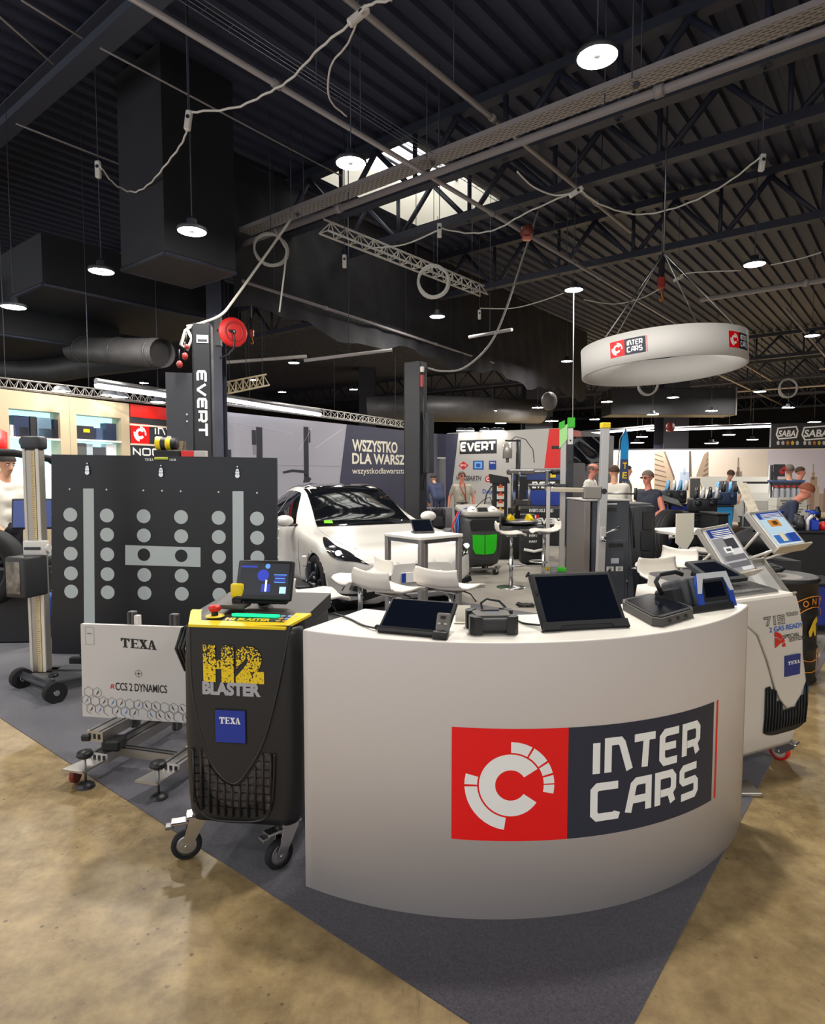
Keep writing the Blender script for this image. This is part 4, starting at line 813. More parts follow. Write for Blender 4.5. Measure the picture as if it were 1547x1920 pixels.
def blaster():
    th = R(-7.5); fc = Vector((-.70, 2.507, 0)); bk = Vector((-math.sin(th), math.cos(th), 0)); D = .52; W_ = .492
    c = fc + bk * D / 2
    t = thing('coolant_service_machine', 'black and yellow service machine left of the white counter', 'service machine', c, th)
    body = mat('#1b1b1e', .42, noise=.06, nscale=200)
    m = MB(); hs = [(.19, .93, .0), (.22, .97, .0), (.3, 1.0, 0), (.55, 1.02, -.004), (.85, 1.02, 0), (.97, 1.0, .004), (1.0, .97, .01)]
    def fy(x, z):
        return -D / 2 + .006 * (2 * x / W_) ** 2 + (.012 if z < .28 else 0) * ((.28 - z) / .09)
    loft(m, [[(x * k, y + (o if y < 0 else 0), z) for x, y in rr(W_, D, 8, .13)] for z, k, o in hs], body); m.build('body', t)
    pl = Plane.__new__(Plane); e1 = Vector((math.cos(th), math.sin(th), 0)); pl.o = fc.copy(); pl.d = e1; pl.n = Vector((math.sin(th), -math.cos(th), 0)); pl.len = 1
    L = lambda px, py: pl.xy(px, py)
    fn = lambda x, z, e=0.: Vector((x, fy(x, z) - .004 - e, z))
    # tongue panel
    def curve(pts, n=8):
        out = []
        for i in range(len(pts) - 1):
            a, b, c2, d = pts[max(i - 1, 0)], pts[i], pts[i + 1], pts[min(i + 2, len(pts) - 1)]
            for k in range(n): u = k / n; out.append(tuple(.5 * (2 * b[j] + (c2[j] - a[j]) * u + (2 * a[j] - 5 * b[j] + 4 * c2[j] - d[j]) * u * u + (3 * b[j] - a[j] - 3 * c2[j] + d[j]) * u ** 3) for j in (0, 1)))
        return out + [pts[-1]]
    tip = L(440, 1467); lt = [L(357, 1172), L(362, 1290), L(380, 1380), L(405, 1440), tip, L(468, 1440), L(497, 1385), L(522, 1290), L(545, 1172)]
    cz = [(x, z) for x, z in curve(lt)]
    q = MB(); face_decal(q, cz, lambda x, z, e=0.: fn(x, z, e), mat('#202024', .38), .007); q.tube([fn(x, z, .006) for x, z in cz], .004, mat('#2c2c30', .35), 6); q.build('front_panel', t)
    # grille below
    gl = curve([L(361, 1402), L(364, 1470), L(372, 1515), L(395, 1535), L(440, 1541), L(490, 1538), L(508, 1515), L(514, 1470), L(516, 1412)]); g = MB(); gt = curve([L(516, 1412), L(492, 1413), L(468, 1455), tip, L(405, 1455), L(382, 1402), L(361, 1402)])
    pol = gl + gt[1:-1]
    n = len(gl); up = []
    zt = lambda x: max(min((z for xx, z in cz if abs(xx - x) < .012), default=L(440, 1405)[1]), .3)
    q = MB()
    x0, x1 = L(366, 1500)[0], L(510, 1500)[0]
    zlo = lambda x: L(440, 1530)[1] + .05 * abs((x - (x0 + x1) / 2) / ((x1 - x0) / 2)) ** 4
    zhi = lambda x: min(L(440, 1408)[1], zt(x) - .012)
    K = 40; vs = []
    for i in range(K + 1): x = lerp(x0, x1, i / K); vs += [fn(x, zlo(x), .002), fn(x, zhi(x), .002)]
    q.add(vs, [(2 * i, 2 * i + 2, 2 * i + 3, 2 * i + 1) for i in range(K)], mat('#4f4642', .8, noise=.5, nscale=120))
    bars = MB()
    for i in range(11): x = lerp(x0, x1, i / 10); bars.tube([fn(x, zlo(x), .008), fn(x, (zlo(x) + zhi(x)) / 2, .008), fn(x, zhi(x), .008)], .0052, BLK, 6)
    for k in range(1, 8):
        z = lerp(L(440, 1530)[1], L(440, 1408)[1], k / 8); xs = [lerp(x0, x1, i / 60) for i in range(61)]; xs = [x for x in xs if z < zhi(x)]
        for seg in (([x for x in xs if x < tip[0]]), ([x for x in xs if x >= tip[0]])):
            if len(seg) > 1: bars.tube([fn(x, z, .004) for x in (seg[0], seg[-1])], .0022, BLK, 4)
    gr = q.build('air_grille', t); bars.build('grille_bars', gr)
    fr = MB(); fr.tube([fn(x, z, .005) for x, z in gl], .006, body, 6); fr.build('grille_rim', gr)
    # lettering
    def speck():
        mm, N, Lk, b = nodes_mat('speckled_yellow'); tc = N.new('ShaderNodeTexCoord'); v = N.new('ShaderNodeTexVoronoi'); v.inputs['Scale'].default_value = 150; Lk.new(tc.outputs['Object'], v.inputs['Vector'])
        sp = N.new('ShaderNodeSeparateXYZ'); Lk.new(tc.outputs['Object'], sp.inputs[0]); mr = N.new('ShaderNodeMapRange'); mr.inputs[1].default_value = .80; mr.inputs[2].default_value = .94; mr.inputs[3].default_value = .74; mr.inputs[4].default_value = .42; Lk.new(sp.outputs['Z'], mr.inputs[0])
        g2 = N.new('ShaderNodeMath'); g2.operation = 'GREATER_THAN'; Lk.new(v.outputs['Distance'], g2.inputs[0]); Lk.new(mr.outputs[0], g2.inputs[1])
        x = N.new('ShaderNodeMix'); x.data_type = 'RGBA'; Lk.new(g2.outputs[0], x.inputs[0]); x.inputs[6].default_value = lin('#efcb12'); x.inputs[7].default_value = lin('#1b1b1e'); Lk.new(x.outputs[2], b.inputs['Base Color']); b.inputs['Roughness'].default_value = .45; return mm
    SP_ = speck(); f2 = lambda x, z: fn(x, z, .0095)
    q = MB(); a = L(384, 1276); b = L(494, 1211); W2 = b[0] - a[0]; Hh = b[1] - a[1]
    def bx_(u0, v0, u1, v1): q.add([f2(a[0] + u * W2, a[1] + v * Hh) for u, v in ((u0, v0), (u1, v0), (u1, v1), (u0, v1))], [(0, 1, 2, 3)], SP_)
    bx_(0, 0, .21, 1); bx_(.31, 0, .52, 1); bx_(.21, .36, .31, .6)
    P = [(.57, .66), (.6, .84), (.7, .97), (.8, 1.0), (.92, .96), (1.0, .84), (1.0, .68), (.93, .5), (.8, .3), (.8, .22), (1.0, .22), (1.0, 0), (.56, 0), (.56, .2), (.72, .44), (.8, .58), (.8, .7), (.75, .7), (.75, .62)]
    text(q, '2', a[0] + .55 * W2, a[1], b[0] + .005, b[1], SP_, f2, .1)
    q.build('number_lettering', t)
    q = MB(); a2, b2 = L(382, 1300), L(491, 1280); text(q, 'BLASTER', a2[0], a2[1], b2[0], b2[1], mat('#a9a9ae', .45), f2, .06); q.build('name_lettering', t)
    q = MB(); a2, b2 = L(406, 1389), L(464, 1329); q.box(((a2[0] + b2[0]) / 2, fy(0, .6) - .012, (a2[1] + b2[1]) / 2), (b2[0] - a2[0], .008, b2[1] - a2[1]), mat('#0e0f16', .4), .002); q.box(((a2[0] + b2[0]) / 2, fy(0, .6) - .0165, (a2[1] + b2[1]) / 2), (b2[0] - a2[0] - .008, .003, b2[1] - a2[1] - .008), mat('#1c349a', .4))
    fb = lambda x, z: Vector((x, fy(0, .6) - .0187, z)); k0, k1 = L(415, 1353), L(454, 1343); serif_texa(q, k0[0], k0[1], k1[0], k1[1], WHT, fb); q.build('badge', t)
    # console on top
    con = mat('#38342f', .5); zf, zb = 1.0, 1.045
    def cz_(y): return lerp(zf + .006, zb, min(1, (y + D / 2) / .22))
    q = MB(); h = W_ / 2; pts = [(-h, -D / 2 + .1), (-h + .05, -D / 2 - .005), (h - .05, -D / 2 - .005), (h, -D / 2 + .1), (h, D / 2), (-h, D / 2)]
    n = len(pts); vs = [(x, y, zf - .02) for x, y in pts] + [(x, y, cz_(y)) for x, y in pts]; q.add(vs, [tuple(range(n, 2 * n))], con); q.add(vs, [(i, (i + 1) % n, n + (i + 1) % n, n + i) for i in range(n)], body); q.build('console', t)
    q = MB(); out = [(-h - .012, -D / 2 + .12), (-h + .045, -D / 2 - .016), (h - .045, -D / 2 - .016), (h + .02, -D / 2 + .13)]; inn = [(-h + .035, -D / 2 + .12), (-h + .078, -D / 2 + .03), (h - .065, -D / 2 + .03), (h - .045, -D / 2 + .13)]
    vs = [(x, y, cz_(y) + .006) for x, y in out] + [(x, y, cz_(y) + .006) for x, y in inn] + [(x, y, cz_(y) - .004) for x, y in out]
    q.add(vs, [(i, i + 1, 5 + i, 4 + i) for i in range(3)] + [(i, 8 + i, 9 + i, i + 1) for i in range(3)], YEL)
    q.poly([(-h - .012, -D / 2 + .12, cz_(0) - .012), (-h + .035, -D / 2 + .12, cz_(0) - .012), (-h + .03, -D / 2 + .14, cz_(0) - .01), (-h - .014, -D / 2 + .14, cz_(0) - .01)], YEL); q.build('yellow_trim', t)
    T_ = lambda x, y, e=0.: Vector((x, y, cz_(y) + .001 + e))
    q = MB(); GL_ = mat('#19d489', .3, em=1.1); q.prism([(-.07, -D / 2 + .105), (-.06, -D / 2 + .09), (.13, -D / 2 + .09), (.14, -D / 2 + .105), (.13, -D / 2 + .118), (-.06, -D / 2 + .118)], cz_(-D / 2 + .1) - .002, cz_(-D / 2 + .1) + .006, GL_); q.build('status_light', t)
    q = MB(); text(q, 'H2 BLASTER', -.075, -D / 2 + .045, .115, -D / 2 + .072, YEL, lambda x, y: T_(x, y, .0015), .05); q.build('console_lettering', t)
    q = MB()
    for i, (x, y) in enumerate(((.155, .1), (.185, .1), (.213, .1), (.155, .075), (.18, .075), (.15, .052), (.178, .052))): q.cyl(T_(x, -D / 2 + y), T_(x, -D / 2 + y, .004), .011, mat('#8fa9d9', .4) if i < 3 or i == 4 else mat('#c9a35a', .4), n=12)
    q.build('buttons', t)
    e = MB(); p = T_(-.135, -D / 2 + .085); e.cyl(p, p + Vector((0, 0, .02)), .014, BLK); e.lathe([(0, .046), (.02, .045), (.026, .036), (.022, .022), (0, .02)], REDP, 18, tuple(p)); ee = e.build('stop_button', t); e = MB(); e.lathe([(.016, .004), (.038, .003), (.04, 0)], YEL, 20, tuple(p)); e.build('yellow_collar', ee)
    e = MB(); p = T_(-.09, -D / 2 + .19); e.box((p.x, p.y, p.z + .006), (.11, .09, .018), mat('#4a4742', .5), .004); e.box((p.x + .005, p.y + .012, p.z + .025), (.045, .025, .022), BLK, .004); ee = e.build('bottle_socket', t); e = MB(); e.box((p.x + .005, p.y + .014, p.z + .068), (.06, .024, .062), YEL, .01, seg=2); e.build('yellow_clip', ee)
    # monitor leaning back
    X = Matrix.Translation((.03, -D / 2 + .2, 1.06)) @ Matrix.Rotation(R(-20), 4, 'X'); s = MB(); s.X = X; s.box((0, 0, .095), (.25, .032, .175), BLK, .008, seg=2); s.box((0, .03, .03), (.2, .05, .06), BLKR, .01); s.build('monitor', t)
    s = MB(); s.X = X; sc = mat('#20242c', .3, em=.12); s.box((0, -.0165, .098), (.218, .002, .138), sc); CY = mat('#4d7fe0', .3, em=.9); DB = mat('#2332a0', .3, em=.7)
    s.box((-.07, -.0182, .152), (.072, .001, .008), DB); 
    for k in range(5): s.box((.072, -.0182, .118 - k * .008), (.056 - .006 * (k % 3), .001, .0045), CY if k % 2 == 0 else DB)
    s.box((.088, -.0182, .052), (.028, .001, .028), mat('#9cc9f2', .3, em=.9)); s.cyl((.012, -.0184, .155), (.012, -.0174, .155), .011, CY, n=14); s.box((.012, -.0182, .06), (.04, .001, .034), DB); s.box((.012, -.0186, .07), (.008, .001, .05), mat('#dfe9ff', .3, em=.9)); s.cyl((-.005, -.018, .115), (-.005, -.0174, .115), .026, DB, n=16); s.build('screen', t)
    m = MB(); m.cyl((0, .04, 1.03), (0, .03, 1.09), .03, BLK); m.build('monitor_neck', t)
    for x, y, rz in ((-.222, -D / 2 + .045, R(25)), (.175, -D / 2 + .045, R(50)), (-.18, D / 2 - .06, R(10)), (.18, D / 2 - .06, R(10))): caster(t, x, y, .195, .062, rz, RUB, mat('#b9b9bb', .3, .9), y < 0)
    q = MB()
    for k in range(3): q.tube([(-h + .005, -.02, .98), (-h - .035 - .014 * k, -.12, .95), (-h - .045 - .016 * k, -.15, .87), (-h - .03 - .012 * k, -.12, .77), (-h + .01, -.02, .7)], .007, BLK, 8)
    q.build('hose_loop', t)
blaster()
def ac715():
    th = R(26); fr_, fl = Vector((2.12, 3.42, 0)), Vector((1.60, 3.166, 0)); fc = (fr_ + fl) / 2; bk = Vector((-math.sin(th), math.cos(th), 0)); D, W_ = .62, .58
    t = thing('air_conditioning_station', 'white climate service station behind the right end of the counter', 'service machine', fc + bk * D / 2, th)
    wm = mat('#cfc9c0', .4); m = MB()
    hs = [(.115, .96, .03), (.15, 1., .01), (.3, 1.03, 0), (.55, 1.06, .0), (.65, 1.09, .004), (.75, 1.11, .012), (.85, 1.1, .025), (.9, 1.09, .035), (.955, 1.05, .05)]
    offs = [(z, o) for z, k, o in hs]
    def off(z):
        for (z0, o0), (z1, o1) in zip(offs, offs[1:]):
            if z <= z1: return lerp(o0, o1, max(0, (z - z0) / (z1 - z0)))
        return offs[-1][1]
    def ringo(z, k, o): return [(x * k, y + (o if y < -D * .25 else 0), z) for x, y in rr(W_, D, 6, .05)]
    loft(m, [ringo(*h) for h in hs], wm); m.build('body', t)
    fy = lambda x, z: -D / 2 + off(z) + .004
    fn = lambda x, z, e=0.: Vector((x, fy(x, z) - .0045 - e, z))
    pl = Plane.__new__(Plane); pl.o = fc.copy(); pl.d = Vector((math.cos(th), math.sin(th), 0)); pl.n = Vector((math.sin(th), -math.cos(th), 0)); pl.len = 1; L = pl.xy
    # tongue front panel
    ton = [L(1404, 1121), L(1423, 1190), L(1438, 1240), L(1450, 1288), L(1460, 1310), L(1472, 1326), L(1485, 1322), L(1498, 1300), L(1507, 1275)]; ton += [(W_ * .52, .62), (W_ * .535, .8), (W_ * .51, .945)]; ton[0] = (-W_ * .5, .945)
    q = MB(); chl = ton[:7]; chr_ = [ton[6]] + ton[7:]
    def xat(ch, z):
        for (xa, za), (xb, zb) in zip(ch, ch[1:]):
            if min(za, zb) <= z <= max(za, zb) and abs(za - zb) > 1e-9: return lerp(xa, xb, (z - za) / (zb - za))
        return ch[-1][0] if abs(ch[-1][1] - z) < abs(ch[0][1] - z) else ch[0][0]
    zs0, zs1 = min(p[1] for p in ton) + .0005, .944
    q.grid(lambda u, v: fn(lerp(xat(chl, lerp(zs0, zs1, v)), xat(chr_, lerp(zs0, zs1, v)), u), lerp(zs0, zs1, v), .009), 10, 48, wm); q.tube([fn(x, z, .008) for x, z in ton[:-1]], .0045, mat('#b3ada4', .4), 6); q.build('front_panel', t)
    x0, x1 = L(1432, 1340)[0], L(1510, 1340)[0]; zl, zh = L(1440, 1382)[1], L(1440, 1288)[1]
    def zhi(x): return min(zh + (x - x0) * .12, min((z for xx, z in ton if abs(xx - x) < .03), default=9) - .008)
    q = MB(); vs = []; K = 30
    for i in range(K + 1): x = lerp(x0, x1, i / K); vs += [fn(x, zl + .03 * abs(2 * i / K - 1) ** 4, .006), fn(x, lerp(zl, max(zhi(x), zl + .04), .5), .008), fn(x, max(zhi(x), zl + .04), .006)]
    q.add(vs, [(3 * i + j, 3 * i + 3 + j, 3 * i + 4 + j, 3 * i + 1 + j) for i in range(K) for j in (0, 1)], mat('#17181d', .6)); g = q.build('air_grille', t); b = MB()
    for i in range(15): x = lerp(x0 + .008, x1 - .008, i / 14); b.tube([fn(x, zl + .03, .01), fn(x, lerp(zl + .03, max(zhi(x) - .01, zl + .05), .5), .013), fn(x, max(zhi(x) - .01, zl + .05), .01)], .004, mat('#23252b', .5), 5)
    b.build('grille_bars', g)
    f2 = lambda x, z: fn(x, z, .0135)
    q = MB(); dk = mat('#3d3a38', .5)
    a, b_ = L(1436, 1175), L(1476, 1153); W2, Hh = b_[0] - a[0], b_[1] - a[1]
    for ln, xo in (([(0, 1), (1, 1), (.55, 0), (.3, 0), (.65, .8), (0, .8), (0, 1)], 0), ([(0, 0), (0, 1), (.25, 1), (.25, 0), (0, 0)], 1.35), ([(1, 1), (0, 1), (0, .45), (.7, .45), (.7, .2), (0, .2), (0, 0), (1, 0), (1, .62), (.3, .62), (.3, .8), (1, .8), (1, 1)], 1.95)): strokes(q, [ln], .0035, a[0] + xo * W2 / 3, a[1], W2 / 3.2, Hh, dk, f2)
    def tx(s, p0, p1, m_, bold=.01): a, b2 = L(*p0), L(p0[0], p1[1]); text(q, s, a[0], a[1], L(*p1)[0], b2[1], m_, f2, bold)
    tx('TOUCH', (1478, 1157), (1500, 1150), dk); tx('2 GAS READY', (1444, 1186.5), (1507, 1177), mat('#2f66c8', .5)); tx('SPECIAL', (1468, 1197.5), (1499, 1190.5), dk); tx('EDITION', (1479, 1203), (1507, 1196), dk)
    cx, cz = L(1452, 1208); rd = mat('#cc2a22', .5)
    for r0, r1, a0, a1 in ((.0, .055, 25, 90), (.06, .085, 40, 90), (.06, .085, 18, 36), (.06, .085, 0, 14)):
        n = 6; vs = [];
        for i in range(n + 1): an = R(lerp(a0, a1, i / n)); vs += [f2(cx + r0 * math.cos(an), cz + r0 * math.sin(an) - .02), f2(cx + r1 * math.cos(an), cz + r1 * math.sin(an) - .02)]
        q.add(vs, [(2 * i, 2 * i + 1, 2 * i + 3, 2 * i + 2) for i in range(n)], rd)
    q.build('lettering', t)
    q = MB(); a, b_ = L(1467, 1268), L(1496, 1224); cxx, czz = (a[0] + b_[0]) / 2, (a[1] + b_[1]) / 2; yb = fy(0, czz) - .017; q.box((cxx, yb + .004, czz), (b_[0] - a[0], .02, b_[1] - a[1]), mat('#22337c', .4), .002); serif_texa(q, a[0] + .015, czz + .008, b_[0] - .01, czz + .026, WHT, lambda x, z: Vector((x, yb - .007, z))); q.build('badge', t)
    # dark sloping console
    con = mat('#2c2a2a', .55); q = MB(); o1 = rr(W_ * .9, D * .86, 6, .12); zz = lambda y: lerp(.958, 1.03, (y + D / 2) / D)
    n = len(o1); vs = [(x, y + .03, .94) for x, y in o1] + [(x * .97, y * .97 + .03, zz(y)) for x, y in o1]; q.add(vs, [tuple(range(n, 2 * n))], con); q.add(vs, [(i, (i + 1) % n, n + (i + 1) % n, n + i) for i in range(n)], wm); c = q.build('console', t)
    q = MB(); text(q, 'KONFORT', -.08, -.19, .16, -.165, mat('#5c5955', .5), lambda x, y: Vector((x, y, zz(y) + .003)), .03); q.build('console_lettering', c)
    q = MB(); q.X = Matrix.Translation((-.2, -.14, .985)) @ Matrix.Rotation(R(6), 4, 'X'); q.box((0, 0, .008), (.12, .1, .014), BLK, .004); q.build('card_reader', c)
    X = Matrix.Translation((.02, .02, 1.05)) @ Matrix.Rotation(R(22), 4, 'X'); q = MB(); q.X = X; q.prism([(-.15, -.1), (.15, -.1), (.12, .12), (-.12, .12)], -.014, .01, mat('#33363a', .5)); q.box((0, .02, -.04), (.18, .14, .06), BLKR, .01); mo = q.build('monitor', t); q = MB(); q.X = X; q.prism([(-.11, -.07), (.11, -.07), (.09, .09), (-.09, .09)], .01, .012, SCREEN); q.build('screen', mo)
    RW = mat('#d81f1c', .35)
    for x, y, rz in ((.285, -D / 2 + .05, R(-75)), (-.2, -D / 2 + .08, R(-30)), (-.2, D / 2 - .1, 0), (.2, D / 2 - .1, 0)): caster(t, x, y, .125, .055, rz, RW, mat('#c9bfae', .5), False)
ac715()
# ---------------------------------------------------------------- calibration rig: white target panel on an aluminium base
def rccs():
    th = R(-9.5); pl = Plane.__new__(Plane); pl.d = Vector((math.cos(th), math.sin(th), 0)); pl.n = Vector((math.sin(th), -math.cos(th), 0)); pl.o = Vector((-1.49, 3.47, 0)); pl.len = 1
    t = thing('calibration_stand', 'white camera calibration panel on an aluminium rail base', 'calibration stand', pl.o, th); L = pl.xy
    wm = mat('#c9c5c2', .5); q = MB(); c0, c1, c2, c3 = L(155, 1343), L(372, 1357), L(367, 1177), L(151, 1170)
    q.prism([c0, c1, c2, c3], 0, .025, wm, 'y'); pn = q.build('target_panel', t)
    f = lambda x, z, e=0.: Vector((x, -.0015 - e, z)); q = MB(); K = mat('#111113', .5)
    def tx(s, p0, p1, m_, bold=.01, sh=0): a, b = L(*p0), L(p1[0], p1[1]); text(q, s, a[0], a[1], b[0], b[1], m_, f, bold, sh)
    a, b = L(227, 1213), L(293, 1199); serif_texa(q, a[0], a[1] - .001, b[0], b[1], K, lambda x, z: f(x, z - .03 * (x - a[0])))
    tx('R', (207, 1291), (215, 1283), mat('#c8201c', .5), .02, .25); tx('CCS 2 DYNAMICS', (217, 1294), (313, 1285), K, .015); q.build('lettering', pn)
    q = MB(); g = mat('#77757a', .5); cx, cz = L(260, 1263)
    q.tube([f(cx + .02 * math.cos(2 * math.pi * i / 24), cz + .02 * math.sin(2 * math.pi * i / 24), .0006) for i in range(24)], .0009, mat('#55545a', .5), 4, True)
    q.add([f(cx + dx, cz + dz, .0008) for dx, dz in ((-.022, -.0008), (.022, -.0008), (.022, .0008), (-.022, .0008))], [(0, 1, 2, 3)], K); q.add([f(cx + dx, cz + dz, .0008) for dx, dz in ((-.0008, -.022), (.0008, -.022), (.0008, .022), (-.0008, .022))], [(0, 1, 2, 3)], K); q.cyl(f(cx, cz), f(cx, cz, .001), .005, K, n=12)
    a, b = L(161, 1208), L(176, 1176); strokes(q, [[(a[0], a[1]), (b[0], a[1]), (b[0], b[1]), (a[0], b[1]), (a[0], a[1])]], .0016, 0, 0, 1, 1, g, lambda x, z: f(x, z, .0006)); q.add([f(lerp(a[0], b[0], u), lerp(a[1], b[1], v), .0008) for u, v in ((.2, .6), (.8, .6), (.6, .66), (.2, .66))], [(0, 1, 2, 3)], g)
    r = .0295; pat = {0: 'bk', 1: 'kk kk  kk ', 2: 'bkb b b bk'}
    hx = [(i * .0525, 0) for i in range(11)]
    x00, z00 = L(163, 1332); BLH = mat('#3d78c4', .5)
    for row in range(3):
        for i in range(13 if row < 2 else 2):
            x = x00 + i * .0535 + (.0268 if row % 2 == 0 else 0) - (.012 if row == 2 else 0); z = z00 + .012 + row * .049 - .03 * (x - x00) * .9
            if x > c1[0] - .03 or x < c0[0] + .02: continue
            if row == 0 and i == 6: continue
            hxp = [(x + r * math.cos(R(30 + 60 * k)), z + r * math.sin(R(30 + 60 * k))) for k in range(6)]
            strokes(q, [hxp[(5 if row == 0 else 0):] + hxp[:(5 if row == 0 else 1)]], .0022, 0, 0, 1, 1, g, lambda x, z: f(x, z, .0006))
            if (i * 7 + row * 3) % 4 != 2:
                s = -1 if x < (c0[0] + c1[0]) / 2 else 1; cc = BLH if (row + i) % 3 == 1 else K
                q.add([f(x + s * -.002 + s * dx, z + dz, .0008) for dx, dz in ((-.011, .019), (-.002, .004), (.011, -.017), (-.006, -.002))], [(0, 1, 2, 3)], cc)
    q.build('printed_marks', pn)
    # uprights behind the panel
    for px, py in ((237, 1150), (317, 1155)):
        x, z = L(px, py); q = MB(); q.box((x, .055, (z + .17) / 2), (.045, .04, z - .17), mat('#5c5b5d', .4, .8), .004); q.box((x - .004, .034, (z + .17) / 2), (.012, .003, z - .17), BLK); q.build('upright', t)
    x, z = L(249, 1160); q = MB(); q.box((x, .045, z - .05), (.03, .03, .12), WPL, .003); q.build('clamp_block', t)
    # aluminium base in its own slanted frame
    def rail(p0, p1, w, h, z, nm):
        a, b = Vector(p0), Vector(p1); d = (b - a).normalized(); s = Vector((-d.y, d.x)); q = wmb(t); P = [a + s * w / 2, a - s * w / 2, b - s * w / 2, b + s * w / 2]; q.prism([(v.x, v.y) for v in P], z, z + h, ALU)
        for k in (-.28, .28): 
            e = s * w * k; e2 = s * .005; q.prism([(v.x, v.y) for v in (a + e + e2, a + e - e2, b + e - e2, b + e + e2)], z + h, z + h + .001, BLK)
        for k in (-.3, 0, .3): v = a + s * w * k - d * .0008; q.box((v.x, v.y, z + h / 2), (w * .18, .002, h * .5), BLK)
        return q.build(nm, t)
    o0 = onz(160, 1440, .1); o1 = onz(322, 1345, .1); dv = (Vector((o1.x, o1.y)) - Vector((o0.x, o0.y))).normalized(); sd = Vector((-dv.y, dv.x))
    b0 = Vector((o0.x, o0.y)); rail(b0 + dv * .1 , b0 + dv * .95, .1, .05, .085, 'base_rail'); rail(b0 + dv * .1 - sd * .44, b0 + dv * .95 - sd * .44, .1, .05, .085, 'base_rail')
    tb = onz(178, 1385, .2); tv = Vector((tb.x, tb.y)); rail(tv, tv + dv * .75, .1, .055, .185, 'slide_profile')
    for k in (.22, .72): pa = b0 + dv * k; rail(pa, pa - sd * .44, .05, .045, .082, 'cross_bar')
    for k, e in ((0, 0), (0, -.44)):
        p = b0 - sd * -e if False else b0 + sd * e
        q = wmb(t); P = [p - dv * .05 + sd * .1, p - dv * .05 - sd * .03, p + dv * .16 - sd * .04, p + dv * .16 + sd * .06]; q.prism([(v.x, v.y) for v in P], .094, .104, ALU); pt = q.build('end_plate', t)
        q = wmb(t); v = p - sd * .0; q.cyl((v.x, v.y, .012), (v.x, v.y, .17), .006, STEEL, n=8); q.lathe([(0, .02), (.035, .018), (.042, 0), (.03, -.014), (0, -.014)], BLK, 16, (v.x, v.y, .17)); q.lathe([(0, .03), (.02, .028), (.042, .012), (.045, 0)], BLK, 16, (v.x, v.y, .0)); q.build('levelling_foot', t)
    q = wmb(t); v = b0 + sd * .08 + dv * .02; q.cyl((v.x - .012, v.y, .05), (v.x + .012, v.y, .05), .045, mat('#7a2a22', .5)); q.build('transport_wheel', t)
    q = wmb(t); v = tv + sd * .055; q.box((v.x, v.y, .2), (.05, .03, .035), BLK, .006); q.build('clamp_knob', t); q = wmb(t); v = tv + dv * .06 - sd * .07; q.box((v.x, v.y, .16), (.1, .1, .06), BLK, .01); q.build('slide_block', t); q = wmb(t); v = tv + dv * .55; q.box((v.x, v.y + .01, .26), (.2, .16, .05), WPL, .006); q.build('white_bracket', t)
    q = wmb(t); v = tv + dv * .42; q.prism([(a.x, a.y) for a in (v + sd * .03, v - sd * .2, v - sd * .2 + dv * .1, v + sd * .03 + dv * .1)], .235, .275, BLK); q.build('carriage', t)
rccs()
